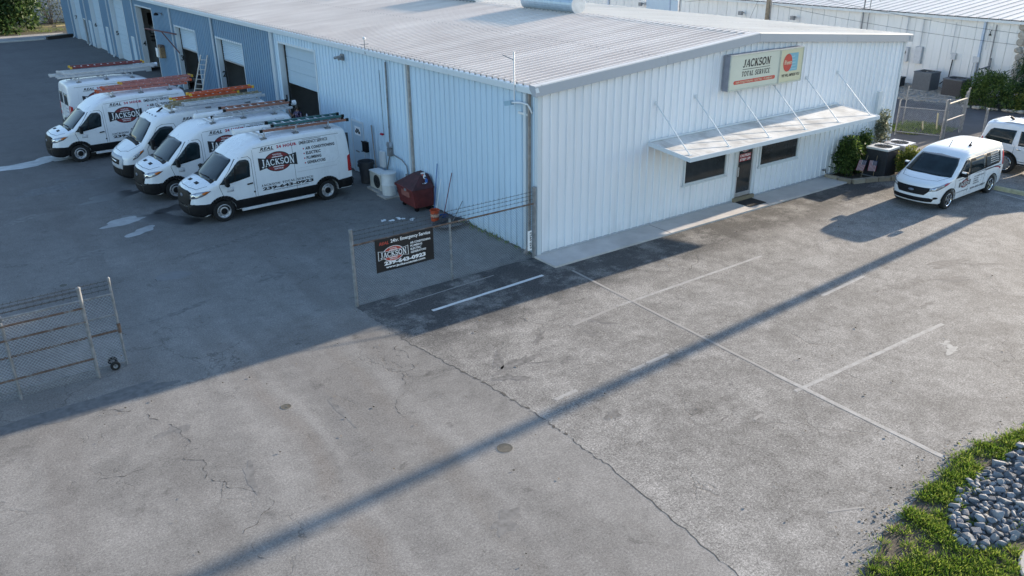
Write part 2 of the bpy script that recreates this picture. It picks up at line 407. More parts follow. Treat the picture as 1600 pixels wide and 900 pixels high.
# slab-serif capitals as strokes: (points, width)
T_, t_ = .17, .085
GL = {
 'J': (.55, [([(.36, 1), (.36, .22)], T_), (_arc(.20, .20, .16, .17, 0, -160), .12)], [(.18, 1, .55), ]),
 'A': (.86, [([(.10, 0), (.43, 1)], t_), ([(.43, 1), (.76, 0)], T_), ([(.22, .33), (.66, .33)], t_)], [(0, 0, .24), (.60, 0, .90)]),
 'C': (.78, [(_arc(.42, .5, .34, .46, 48, 312, 18), .14), ([(.68, 1), (.68, .70)], .06), ([(.68, .32), (.68, .06)], .06)], []),
 'K': (.86, [([(.20, 1), (.20, 0)], T_), ([(.72, 1), (.26, .45)], t_), ([(.36, .56), (.74, 0)], T_)], [(.04, 1, .38), (.04, 0, .38), (.56, 1, .86), (.56, 0, .90)]),
 'S': (.66, [(_arc(.33, .73, .23, .23, 35, 250, 12)+_arc(.33, .27, .25, .23, 75, -145, 12), .14), ([(.56, 1), (.56, .72)], .06), ([(.08, .30), (.08, .02)], .06)], []),
 'O': (.86, [(_arc(.43, .5, .35, .46, 0, 360, 24), .15)], []),
 'N': (.92, [([(.18, 0), (.18, 1)], t_), ([(.18, 1), (.74, 0)], T_), ([(.74, 0), (.74, 1)], t_)], [(.02, 1, .30), (.04, 0, .34), (.60, 1, .90)]),
 'T': (.76, [([(.38, 0), (.38, 1)], T_), ([(.04, .97), (.72, .97)], t_), ([(.06, 1), (.06, .74)], .06), ([(.70, 1), (.70, .74)], .06)], [(.22, 0, .54)]),
 'L': (.68, [([(.20, 1), (.20, 0)], T_), ([(.06, .03), (.64, .03)], t_), ([(.62, 0), (.62, .28)], .06)], [(.04, 1, .38)]),
 'E': (.70, [([(.20, 1), (.20, 0)], T_), ([(.06, .96), (.62, .96)], t_), ([(.20, .5), (.50, .5)], t_), ([(.06, .04), (.66, .04)], t_), ([(.60, 1), (.60, .76)], .06), ([(.64, 0), (.64, .26)], .06)], []),
 'R': (.82, [([(.20, 1), (.20, 0)], T_), ([(.2, .95), (.42, .95)]+_arc(.42, .73, .20, .22, 90, -90, 8)+[(.2, .51)], .11), ([(.42, .5), (.70, 0)], T_)], [(.04, 1, .3), (.04, 0, .38), (.58, 0, .86)]),
 'V': (.84, [([(.12, 1), (.42, 0)], T_), ([(.42, 0), (.70, 1)], t_)], [(0, 1, .30), (.58, 1, .86)]),
 'I': (.42, [([(.21, 1), (.21, 0)], T_)], [(.04, 1, .38), (.04, 0, .38)]),
 ' ': (.40, [], []),
}
def serif(s, space=.07, shear=0.0, bold=1.0):
    """triangles of a slab-serif line one unit high; coplanar strokes carry a small layer number"""
    v, f, lay, x = [], [], [], 0.0
    for ch in s:
        w, strokes, bars = GL[ch]; k = 0
        quads = []
        for pts, sw in strokes:
            sw *= bold; n = len(pts); Ls, Rs = [], []
            for i in range(n):
                a, b = pts[max(i-1, 0)], pts[min(i+1, n-1)]
                dx, dy = b[0]-a[0], b[1]-a[1]; l = math.hypot(dx, dy) or 1
                nx, ny = -dy/l*sw/2, dx/l*sw/2; px, py = pts[i]
                Ls.append((px+nx, py+ny)); Rs.append((px-nx, py-ny))
            quads.append([(Ls[i], Rs[i], Rs[i+1], Ls[i+1]) for i in range(n-1)])
        for (x0, yy, x1) in bars:
            y0, y1 = (yy-.09, yy+.01) if yy > .5 else (-.01, .09); quads.append([((x0, y0), (x1, y0), (x1, y1), (x0, y1))])
        for qs in quads:
            for q in qs:
                b = len(v); v += [(x+p[0]+shear*p[1], p[1]) for p in q]; lay += [k]*4; f.append((b, b+1, b+2, b+3))
            k += 1
        x += w+space
    return v, f, lay
def fit(vf, x0, y0, w=None, h=None, mirror=False):
    """scale a line of lettering to stand at x0, y0 with width w and / or height h"""
    v, f = vf[0], vf[1]; xs = [p[0] for p in v]; ys = [p[1] for p in v]
    a, b, c, d = min(xs), max(xs), min(ys), max(ys)
    sx = w/(b-a) if w else None; sy = h/(d-c) if h else None
    sx = sx or sy; sy = sy or sx
    return [(x0+(p[0]-a)*sx, y0+(p[1]-c)*sy) for p in v], f
def put(mb, v2, f, fn, mi=0, off=0.0, lay=None):
    b = len(mb.v)
    mb.v += [tuple(fn(p[0], p[1], off+(lay[i]*.0004 if lay else 0))) for i, p in enumerate(v2)]
    for q in f: mb.f.append(tuple(b+i for i in q)); mb.m.append(mi)
def cdt(poly, step):
    """grid-filled triangulation of a 2D outline"""
    xs = [p[0] for p in poly]; ys = [p[1] for p in poly]
    pts = []; n = len(poly)
    for i in range(n):
        a, b = Vector(poly[i]), Vector(poly[(i+1) % n]); k = max(1, int((b-a).length/step))
        for j in range(k): pts.append(a.lerp(b, j/k))
    nb = len(pts)
    def inside(x, y):
        c = False
        for i in range(nb):
            p, q = pts[i], pts[(i+1) % nb]
            if (p.y > y) != (q.y > y) and x < (q.x-p.x)*(y-p.y)/(q.y-p.y)+p.x: c = not c
        return c
    def far(x, y):
        return all((p.x-x)**2+(p.y-y)**2 > (step*.4)**2 for p in pts[:nb])
    y = min(ys)+step*.5
    while y < max(ys):
        x = min(xs)+step*.5
        while x < max(xs):
            if inside(x, y) and far(x, y): pts.append(Vector((x, y)))
            x += step
        y += step
    r = delaunay_2d_cdt(pts, [], [list(range(nb))], 1, 1e-5)
    return [(p.x, p.y) for p in r[0]], [tuple(q) for q in r[2]], nb
def ell(cx, cy, rx, ry, n=28): return [(cx+rx*math.cos(2*math.pi*i/n), cy+ry*math.sin(2*math.pi*i/n)) for i in range(n)]
def bowtie(cx, cy, w, h, waist=.62):
    p = []
    for i in range(13):
        u = -1+2*i/12; p.append((cx+u*w/2, cy-h/2*(waist+(1-waist)*u*u)-(.0)))
    for i in range(13):
        u = 1-2*i/12; p.append((cx+u*w/2, cy+h/2*(waist+(1-waist)*u*u)))
    return p
def logo(mb, fn, cx, cy, w, h, border=False, step=.12, base=0.0):
    """slots: 0 black 1 white 2 red. A red oval behind a waisted bow tie with the white name"""
    L = .0025
    def fill(poly, mi, off):
        v, f, _ = cdt(poly, step); put(mb, v, f, fn, mi, base+off)
    k = 1.07
    fill(ell(cx, cy, w*.335*k, h*.74*k), 1 if border else 0, 0)
    fill(ell(cx, cy, w*.335, h*.74), 2, L)
    if border: fill(bowtie(cx, cy, w, h), 1, 2*L)
    fill(bowtie(cx, cy, w*(.965 if border else 1), h*(.90 if border else 1)), 0, 3*L)
    v, f, lay = serif('JACKSON', bold=1.12); v2, f2 = fit((v, f), cx-w*.43, -.5, w*.86, 1.0)
    v2 = [(x, cy+y*h*.82*(.60+.42*((x-cx)/(w/2))**2)) for x, y in v2]; put(mb, v2, f2, fn, 1, base+4*L, lay)
    for s, (yy, word) in ((1, (.50, 'TOTAL')), (-1, (-.62, 'SERVICE'))):
        v2, f2 = fit(bfont(word, .02), cx-w*.12, cy+h*(yy-.0 if s > 0 else yy), w*.24, h*.12); put(mb, v2, f2, fn, 1, base+2*L)
        y0 = cy+s*h*.385
        fill([(cx-w*.15, y0-h*.03), (cx+w*.15, y0-h*.03), (cx+w*.12, y0+h*.035), (cx-w*.12, y0+h*.035)], 1, 2.4*L)
LOGO_M = [M['inkblack'], M['inkwhite'], M['logored']]
# ================================================================== GROUND
def sheet(name, pts, z, mat, parent=None):
    me = bpy.data.meshes.new(name); me.from_pydata([(x, y, z) for x, y in pts], [], [tuple(range(len(pts)))]); me.materials.append(mat)
    return link(name, me, parent)
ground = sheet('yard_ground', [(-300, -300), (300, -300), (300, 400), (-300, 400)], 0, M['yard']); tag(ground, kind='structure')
rg = random.Random(3)
seam = [(-6.04, 0.02)]
ctrl = [(-6.04, -.08), (-5.95, -2.6), (-5.62, -5.0), (-5.42, -7.15), (-5.45, -9.2), (-5.75, -12.6), (-6.0, -19)]
for (a, b) in zip(ctrl, ctrl[1:]):
    for i in range(1, 25):
        k = i/24; seam.append((a[0]+(b[0]-a[0])*k+rg.uniform(-.035, .035), a[1]+(b[1]-a[1])*k))
lot = sheet('parking_lot', seam+[(60, -19), (60, 0.02)], .002, M['lot']); tag(lot, kind='structure')
# the open joint along the two pavements
jb = MB()
sb = [p for p in seam if p[1] < -2.2]
for i, (a, b) in enumerate(zip(sb, sb[1:])):
    w = .006+.014*rg.random() + (.03 if -8 < a[1] < -4.5 and rg.random() < .3 else 0)
    if rg.random() < .12: continue
    jb.poly([(a[0]-w, a[1], .003), (b[0]-w*.8, b[1], .003), (b[0]+w*.5, b[1], .003), (a[0]+w*.5, a[1], .003)])
M['crack'] = simple('crack_dirt', (.065, .06, .054), .95, var=.4, scale=20)
M['patch'] = simple('tar_patch', (.135, .13, .124), .9, var=.45, scale=9, bump=.6)
jb.build('pavement_joint', M['crack'], lot)
def crack(p, ang, length, parent, w=.012, z=.003, name='crack'):
    a0 = ang; mb = MB(); x, y = p; n = int(length/.055); L, Rr = [], []
    for i in range(n+1):
        ang = a0+.75*(ang-a0)+rg.uniform(-.8, .8); k = w*(.15+1.3*rg.random()**2)*(1-.6*i/n)
        L.append((x-math.sin(ang)*k, y+math.cos(ang)*k, z)); Rr.append((x+math.sin(ang)*k, y-math.cos(ang)*k, z))
        x += math.cos(ang)*.055; y += math.sin(ang)*.055
    for i in range(n):
        if math.sin(i*.23+p[0]*3) > -.75: mb.poly([L[i], Rr[i], Rr[i+1], L[i+1]])
    return mb.build(name, M['crack'], parent)
for p, a, l in (((-11.9, -2.2), -1.7, 5.5), ((-11.3, -4.9), -1.75, 4.0), ((-13.3, -4.4), .2, 1.6), ((-11.6, -4.2), .6, .7), ((-9.6, 4.2), 2.2, 2.0), ((-9.1, 5.6), .2, .8), ((-9.8, 5.2), -.8, 1.6), ((-12.1, -1.9), 2.6, 1.3), ((-6.2, -2.6), -1.9, 4), ((-7.0, 4.4), .3, 1.8), ((-6.6, 5.0), -.7, 1.2)):
    crack(p, a, l, ground, .011)
for p, a, l in (((8.6, -8.2), -.5, 2.0), ((9.6, -7.6), -.9, 1.6), ((7.5, -9.5), .4, 2.4), ((2.2, -8.2), .3, 1.6), ((.5, -5.0), -.9, 1.4), ((-1, -11.6), .2, 1.6), ((-.8, -12.5), .6, 1.3), ((4.4, -11.6), .1, 2.2), ((-3.4, -7.6), .9, 1.1), ((-4.6, -4.2), .2, 1.3), ((-4.9, -7.6), .8, .9), ((5.5, -7.4), .1, 1.5)):
    crack(p, a, l, lot, .009, .0035)
def blob(name, c, rx, ry, parent, mat, z=.0025, ang=0, rough=.3, n=26):
    ph = [rg.uniform(0, 6.28) for _ in range(4)]; pts = []
    for i in range(n):
        a = 2*math.pi*i/n; k = 1+rough*(.5*math.sin(2*a+ph[0])+.3*math.sin(3*a+ph[1])+.25*math.sin(5*a+ph[2])+.2*math.sin(7*a+ph[3]))
        x, y = rx*k*math.cos(a), ry*k*math.sin(a)
        pts.append((c[0]+x*math.cos(ang)-y*math.sin(ang), c[1]+x*math.sin(ang)+y*math.cos(ang)))
    return sheet(name, pts, z, mat, parent)
# broken asphalt plates by the joint
for c, rx, ry, a in (((-4.5, -5.05), .55, .17, .25), ((-4.75, -4.7), .5, .09, .9), ((-3.3, -4.35), .34, .08, .5), ((-1.5, -4.55), .30, .09, 2.2), ((-5.0, -5.5), .35, .14, -.4), ((9.2, -7.7), .9, .16, -.25), ((8.2, -8.4), .6, .12, -.5), ((-4.2, -8.0), .22, .12, 0.8)):
    blob('broken_patch', c, rx, ry, lot, M['patch'], .0042, a, .7)
for c, rx, ry, a, m_ in (((4.05, -10.6), .20, .14, .3, 'p'), ((4.25, -10.35), .12, .08, 0, 'p'), ((-2.1, -4.85), .24, .07, 1.9, 'd'), ((-3.45, -5.6), .16, .10, .4, 'd'), ((-4.0, -5.35), .22, .05, -.5, 'd'), ((-1.3, -8.6), .10, .03, .7, 'd'), ((9.9, -8.3), .5, .10, -.7, 'd'), ((7.2, -7.9), .35, .08, .3, 'd'), ((6.0, -8.9), .26, .08, .1, 'd')):
    blob('surface_stain', c, rx, ry, lot, M['patch'] if m_ == 'd' else simple('pale_stain', (.33, .32, .30), .9, var=.2, scale=9), .0032, a, .8)
for c, rx, ry, a in (((-8.6, -4.6), .5, .07, 1.5), ((-10.9, -5.6), .35, .12, 1.4), ((-11.6, -3.2), .3, .14, .3), ((-7.9, -9.4), .3, .2, .2), ((-9.9, 2.5), .8, .12, .2), ((-6.9, 3.4), .6, .2, .5), ((-11.0, 8.5), .9, .25, .1), ((-5.0, 7.6), .7, .2, .2), ((-12.4, 13.4), .9, .3, .3)):
    blob('surface_stain', c, rx, ry, ground, simple('faint_oil', (.15, .145, .138), .85, var=.35, scale=6), .0018, a, .8)
blob('repair_patch', (-9.3, 5.15), .48, .34, ground, simple('smooth_patch', (.17, .17, .17), .85), .0025, 0, .15)
# standing water and the wet ground round it
wet = simple('wet_pavement', (.055, .055, .056), .35, var=.3, scale=3, spec=.4)
pud = simple('puddle_sky_tone', (.235, .24, .245), .35, var=.35, scale=2.5); pale_reflection = simple('puddle_pale_reflection', (.42, .43, .43), .6, var=.3, scale=2.2)  # pale colours paint the sky reflected in the water
blob('wet_ground', (-8.15, 10.75), 1.25, .55, ground, wet, .0022, -.75, .5)
blob('wet_ground', (-7.5, 11.7), .6, .35, ground, wet, .0022, .2, .4)
blob('wet_ground', (-8.9, 14.6), 1.2, .4, ground, wet, .0022, .1, .5)
blob('puddle', (-9.3, 11.2), .75, .36, ground, pud, .004, .1, .4)
blob('puddle', (-9.05, 9.8), .55, .27, ground, pud, .004, .6, .35)
blob('puddle', (-9.6, 22.2), .8, .5, ground, pale_reflection, .0045, .3, .8); blob('puddle', (-11.9, 21.6), 2.2, .62, ground, pale_reflection, .004, .18, .85)
blob('dark_streak', (-7.1, 6.9), 1.6, .16, ground, M['patch'], .0022, .25, .4)
blob('dark_streak', (-12.9, -1.15), 2.2, .28, ground, simple('oil_stain', (.12, .12, .12), .8, var=.3), .0022, .05, .4)
blob('dark_streak', (-10.4, 17.2), 1.5, .5, ground, simple('oil_stain', (.12, .12, .12), .8, var=.3), .0022, .2, .5)
tv = simple('thin_wear', (.165, .16, .155), .9, var=.2)
# painted bay lines
def strip(name, a, b, w, mat, z=.0048, parent=None, n=10):
    a, b = Vector((*a, 0)), Vector((*b, 0)); d = (b-a).normalized(); s = Vector((-d.y, d.x, 0)); mb = MB()
    E = [(a.lerp(b, i/n), w/2*(1+rg.uniform(-.12, .12)), w/2*(1+rg.uniform(-.12, .12))) for i in range(n+1)]
    for (p, l, r), (q, l2, r2) in zip(E, E[1:]):
        mb.poly([(p.x-s.x*r, p.y-s.y*r, z), (q.x-s.x*r2, q.y-s.y*r2, z), (q.x+s.x*l2, q.y+s.y*l2, z), (p.x+s.x*l, p.y+s.y*l, z)])
    return mb.build(name, mat, parent)
clean = simple('white_line_paint', (.62, .62, .61), .8, var=.12, scale=8)
strip('bay_line', (-4.55, -1.43), (-.78, -1.27), .11, clean, parent=lot)
strip('bay_line', (-5.2, -.60), (-1.9, -.42), .045, M['faint'], parent=lot)
strip('bay_line', (-.55, -4.12), (5.4, -4.05), .10, M['paint'], parent=lot)
strip('bay_line', (-2.2, -4.3), (-.6, -4.13), .10, M['faint'], parent=lot)
for a, b in (((-4.78, -6.83), (-4.15, -6.80)), ((-2.65, -6.86), (-2.2, -6.85)), ((-2.1, -6.84), (-1.4, -6.80)), ((4.3, -6.92), (6.4, -6.8))):
    strip('bay_line', a, b, .11, M['paint'], parent=lot, n=4)
strip('bay_line', (-.45, -9.62), (5.2, -9.76), .11, M['paint'], parent=lot)
strip('bay_line', (-2.05, -9.83), (-1.75, -9.79), .07, M['faint'], parent=lot, n=3)
strip('cross_line', (.12, -1.5), (-.20, -8.9), .085, M['faint'], z=.0062, parent=lot, n=20)
strip('cross_line', (-.20, -8.9), (-.26, -12.85), .12, M['paint'], z=.0062, parent=lot)
strip('bay_line', (-3.35, -12.45), (-2.75, -12.75), .05, M['faint'], parent=lot)
strip('bay_line', (12.4, -4.62), (13.1, -4.6), .09, M['faint'], parent=lot, n=4)
# concrete walk along the office front
wk = MB(); wk.box(-.16, 14.2, -1.06, -.02, -.1, .055)
walk = wk.build('front_walk', M['walk']); tag(walk, kind='structure')
sheet('walk_joint', [(9.52, -1.05), (9.54, -1.05), (9.54, -.04), (9.52, -.04)], .058, M['crack'], walk)
sheet('walk_joint', [(4.6, -1.05), (4.62, -1.05), (4.62, -.04), (4.6, -.04)], .058, M['crack'], walk)
# drain covers
def cover(loc, r, label):
    t = thing('drain_cover', label, 'drain cover', (*loc, 0))
    MB().lathe([(r, .0), (r, .006), (r*.86, .006), (r*.84, .004), (.001, .004)], n=28).build('lid', simple('cover_iron', (.095, .088, .072), .8, .1, .25, 20, bump=.4), t)
    MB().lathe([(r*1.12, .0), (r*1.12, .003), (r*1.0, .003)], n=28).build('collar', simple('collar_concrete', (.22, .215, .2), .9), t)
cover((-6.66, -7.64), .155, 'round iron cover in the drive beside the long pole shadow and the joint')
cover((-9.45, -3.68), .11, 'small round iron cover in the pale drive just outside the gate')
cover((-12.0, 6.3), .10, 'small dark round cover in the yard behind the sliding gate')

# ================================================================== MAIN BUILDING
W, H, LEN = 18.4, 4.90, 75.0
RZ0, RSL = 5.07, .0785                     # roof plane at the eave, slope
RIDGE = W/2
bld = thing('metal_building', 'long white metal service building with a low gable and blue rear bays', 'building', (0, 0, 0))
PITCH_R = .305
RIB = [(0, 0), (.118, 0), (.129, .038), (.177, .038), (.188, 0)]
def panel(u0, u1, top, holes, base=.04, dep=RIB):
    """siding sheet from u0 to u1; returns verts (u, out, z) and faces, cut round the holes (ua, ub, za, zb)"""
    us = set([u0, u1]); k = math.floor(u0/PITCH_R)
    while k*PITCH_R < u1:
        for du, _ in dep:
            x = k*PITCH_R+du
            if u0 < x < u1: us.add(round(x, 4))
        k += 1
    for (a, b, c, d) in holes:
        for x in (a, b):
            if u0 < x < u1: us.add(x)
    us = sorted(us)
    def out(u):
        t = u % PITCH_R
        pts = dep+[(PITCH_R, 0)]
        for (a, x), (b, y) in zip(pts, pts[1:]):
            if a <= t <= b: return x+(y-x)*(t-a)/max(b-a, 1e-6)
        return 0
    V, F = [], []
    for a, b in zip(us, us[1:]):
        if b-a < 1e-4: continue
        segs = [(base, None)]; m = (a+b)/2
        for (ha, hb, hz0, hz1) in holes:
            if ha <= m <= hb:
                segs = [(base, hz0), (hz1, None)]; break
        for lo, hi in segs:
            if hi is not None and hi-lo < .01: continue
            n = len(V); oa, ob = out(a+1e-5), out(b-1e-5)
            V += [(a, oa, lo), (b, ob, lo), (b, ob, hi if hi is not None else top(b)), (a, oa, hi if hi is not None else top(a))]
            F.append((n, n+1, n+2, n+3))
    return V, F
def panel_obj(V, F, fn, mat, name='wall_panel', origin=(0, 0, 0)):
    me = bpy.data.meshes.new(name); o = Vector(origin)
    me.from_pydata([tuple(Vector(fn(*p))-o) for p in V], [], F); me.materials.append(mat)
    return link(name, me, bld, origin)
PW = PITCH_R*3
# front
front_holes = [(6.12, 8.24, 1.12, 2.30), (8.74, 9.72, .0, 2.33), (10.02, 12.22, 1.12, 2.30)]
n = 0; u = 0.0
while u < W-.01:
    ub = min(u+PW, W)
    V, F = panel(u, ub, lambda x: 4.95+RSL*min(x, W-x), [h for h in front_holes if h[0] < ub and h[1] > u], base=.06)
    panel_obj(V, F, lambda a, o, z: (a, -o, z), M['wall'], origin=(u, 0, 0)); u = ub
# left side, with the bay doors cut out
DEEP = .32
bays = [(15.36, 19.33, 4.42, 2.63, 'sect'), (24.36, 28.37, 3.82, 2.70, 'roll'), (32.2, 36.2, 3.80, 2.55, 'roll'), (41.2, 45.3, 4.43, 4.40, 'open'), (49.2, 53.4, 4.45, 0, 'shut'), (57.4, 61.2, 4.45, 0, 'shut'), (65.6, 69.6, 4.45, 0, 'shut')]
peds = [(11.22, 12.26, 2.14), (47.2, 48.15, 2.15), (55.4, 56.3, 2.15), (62.0, 62.9, 2.15), (64.2, 65.2, 2.15)]
holes = [(a, b, 0, t) for a, b, t, _, _ in bays]+[(a, b, 0, t) for a, b, t in peds]
shared = {}
k = 0; u = 0.0
while u < LEN-.01:
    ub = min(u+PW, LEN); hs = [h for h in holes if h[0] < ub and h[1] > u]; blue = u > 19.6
    key = blue if not hs and ub-u > PW-.001 else None
    if key is not None and key in shared:
        link('wall_panel', shared[key], bld, (0, u, 0))
    else:
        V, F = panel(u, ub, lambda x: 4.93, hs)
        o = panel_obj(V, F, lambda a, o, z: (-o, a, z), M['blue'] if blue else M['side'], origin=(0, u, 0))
        if key is not None: shared[key] = o.data
    u = ub
# far and right walls, never seen from here but they close the shell
MB().box(W-.06, W, .1, LEN, 0, 4.93).build('rear_side_wall', M['wall'], bld)
MB().box(.05, W-.08, LEN-.08, LEN, 0, 5.6).build('end_wall', M['wall'], bld)
# roof sheets
def roof_sheet(width):
    V, F = panel(0, width, lambda x: 0, [], base=-1, dep=[(0, 0), (.10, 0), (.110, .075), (.178, .075), (.188, 0)]); us = {}
    sl = MB(); seq = []
    for p in V:
        if p[2] == -1 and (not seq or p[0] > seq[-1][0]+1e-5): seq.append((p[0], p[1]))
    for (a, oa), (b, ob) in zip(seq, seq[1:]):
        sl.poly([(-.20, a, oa-.0157*1), (RIDGE, a, oa+RSL*RIDGE), (RIDGE, b, ob+RSL*RIDGE), (-.20, b, ob-.0157)])
    return sl
rl = roof_sheet(PW).mesh('roof_panel', M['roof'])
m2 = roof_sheet(PW); m2.v = [(W-x, y, z) for x, y, z in m2.v]; m2.f = [tuple(reversed(q)) for q in m2.f]
rr = m2.mesh('roof_panel', M['roofw'])
u = 0.0
while u < LEN-.01:
    link('roof_panel', rl, bld, (0, u-.02, RZ0)); link('roof_panel', rr, bld, (0, u-.02, RZ0)); u += PW
RZ = lambda x: RZ0+RSL*min(x, W-x)
rc = MB()
for a, b in ((RIDGE-.24, RIDGE), (RIDGE, RIDGE+.24)):
    rc.poly([(a, -.1, RZ(a)+.045), (b, -.1, RZ(b)+.045), (b, LEN, RZ(b)+.045), (a, LEN, RZ(a)+.045)])
rc.build('ridge_cap', M['roofw'], bld)
# rake trim: top coloured white for its sunlit band, over a grey fascia, in two lengths a side
for (xa, xb) in ((-.22, 4.9), (4.9, RIDGE), (RIDGE, 14.2), (14.2, W+.24)):
    gap = .004; a, b = xa+gap, xb-gap
    fa = MB(); za, zb = RZ(max(a, 0)) if a < W else RZ(W), RZ(min(b, W))
    za = RZ0+RSL*(a if a < RIDGE else W-a); zb = RZ0+RSL*(b if b <= RIDGE else W-b)
    fa.v = []; P = [(a, za), (b, zb)]
    vs = []
    for (x, z) in P:
        vs += [(x, -.17, z-.235), (x, -.145, z+.03), (x, -.13, z+.06), (x, .12, z+.06), (x, .12, z-.05), (x, -.05, z-.235)]
    f = MB(); f.v = vs
    for i in range(6):
        j = (i+1) % 6; f.f.append((i, i+6, j+6, j)); f.m.append(1 if i in (1, 2) else 0)
    f.f += [(5, 4, 3, 2, 1, 0), (6, 7, 8, 9, 10, 11)]; f.m += [0, 0]
    f.build('rake_trim', [M['fascia'], M['roofw']], bld)
# eave gutter in lengths
gutter_m = wall_paint('gutter_paint', (.74, .80, .84), amt=.15)
y = -.16
while y < LEN:
    yb = min(y+6.1, LEN+.1); g = MB()
    g.poly([(-.03, y, 4.84), (-.03, yb-.01, 4.84), (-.17, yb-.01, 4.86), (-.17, y, 4.86)])
    g.poly([(-.17, y, 4.86), (-.17, yb-.01, 4.86), (-.215, yb-.01, 5.02), (-.215, y, 5.02)])
    g.poly([(-.215, y, 5.02), (-.215, yb-.01, 5.02), (-.215, yb-.01, 5.055), (-.215, y, 5.055)])
    g.poly([(-.215, y, 5.055), (-.215, yb-.01, 5.055), (-.12, yb-.01, 5.075), (-.12, y, 5.075)])
    g.poly([(-.215, y, 5.05), (-.12, y, 5.07), (-.03, y, 4.84), (-.17, y, 4.86)])
    g.build('gutter', gutter_m, bld); y = yb
MB().box(W+.02, W+.24, -.18, LEN, 4.86, 5.05).build('gutter', M['fascia'], bld)
# corner trims
MB().box(-.045, .10, -.046, -.004, .05, 4.9).build('corner_trim', M['trim'], bld)
MB().box(-.046, -.006, -.003, .10, .05, 4.85).build('corner_trim', M['trim'], bld)
MB().box(W-.10, W+.03, -.046, -.004, .05, 4.9).build('corner_trim', M['trim'], bld)
# base flashing
MB().box(.11, 8.7, -.05, -.004, .057, .10).build('base_flashing', M['fascia'], bld)
MB().box(9.76, W-.1, -.05, -.004, .057, .10).build('base_flashing', M['fascia'], bld)
# downspouts
rustpipe = simple('stained_downspout', (.36, .33, .30), .7, var=.25)
def spout(y, mat, w=.06):
    s = MB(); s.box(-.12, -.045, y-w/2, y+w/2, .22, 4.84); s.bar((-.095, y, .24), (-.26, y, .06), .09, .09); s.build('downspout', mat, bld)
spout(.30, simple('brown_downspout', (.30, .26, .23), .7, var=.3)); MB().box(-.11, -.046, .44, .56, .1, 4.83).build('corner_trim', M['trim'], bld)
for y in (7.25, 19.95, 28.75, 36.75, 46.1, 54.3, 62.0+1.4, 70.6): spout(y, rustpipe if y < 8 else M['trim'], .085)
for y in (7.5, 20.25): MB().box(-.07, -.036, y-.05, y+.05, .1, 4.83).build('joint_trim', M['trim'], bld)
# right corner conduit on the front
MB().box(16.9, 17.14, -.16, -.04, .06, 3.05).build('utility_chase', M['trim'], bld)
# inside: back wall, partitions, a low ceiling of dark insulation
MB().box(9.0, 9.1, .2, LEN-.2, 0, 5.2).build('inner_wall', M['inwall'], bld)
for y in (13.4, 21.6, 30.2, 38.6, 47.0): MB().box(.36, 8.98, y, y+.1, 0, 5.0).build('inner_wall', M['inwall'], bld)
# bay doors
def glyph(s, y, z, parent, h=.32):
    v2, f2 = fit(bfont(s, .03), 0, z, h=h); mb = MB()
    ctr = DEEP*.5
    # painted on the far jamb, which faces -y
    put(mb, v2, f2, lambda a, b, o: (ctr-.09+a, y-.004, b), 0); mb.build('bay_number', M['inkblack'], parent)
for i, (a, b, t, bot, kind) in enumerate(bays):
    name = {'sect': 'sectional_door', 'roll': 'rolling_door', 'open': 'bay_opening', 'shut': 'sectional_door'}[kind]
    fr = MB()
    fr.box(-.035, DEEP, b-.002, b+.10, 0, t+.10); fr.box(-.035, DEEP, a-.10, a+.002, 0, t+.10); fr.box(-.034, DEEP, a+.003, b-.003, t-.002, t+.09)
    d = fr.build('bay_door' if kind != 'open' else 'bay_opening', M['trim'], bld)
    glyph(str(i+1), b-.002, 1.75 if i else 1.75, d)
    if kind in ('sect', 'shut'):
        hgt = (t-bot)/(3 if kind == 'sect' else 7); z = bot; k = 0
        while z < t-.05:
            z1 = min(z+hgt-.012, t-.004); pb = MB(); pb.box(DEEP-.05, DEEP, a+.004, b-.004, z, z1)
            if k % 1 == 0: pb.box(DEEP-.062, DEEP-.05, a+.006, b-.006, z+hgt*.46, z+hgt*.50); pb.box(DEEP-.062, DEEP-.05, a+.006, b-.006, z+hgt*.86, z+hgt*.90)
            pb.build('door_section', M['door'], d); z += hgt; k += 1
    if kind == 'roll':
        z = bot; step = .095
        while z < t-.01:
            sl = MB(); x = DEEP-.05
            sl.poly([(x, a+.004, z), (x, b-.004, z), (x-.028, b-.004, z+step*.5), (x-.028, a+.004, z+step*.5)]); sl.poly([(x-.028, a+.004, z+step*.5), (x-.028, b-.004, z+step*.5), (x, b-.004, z+step), (x, a+.004, z+step)])
            sl.build('slat', M['door'], d); z += step
        MB().box(DEEP-.075, DEEP-.03, a+.003, b-.003, bot-.06, bot-.002).build('bottom_rail', M['alu'], d)
    if kind in ('sect', 'roll'):
        MB().box(DEEP-.10, DEEP-.04, b-.075, b-.004, 0, t).build('door_track', M['dark_in'], d)
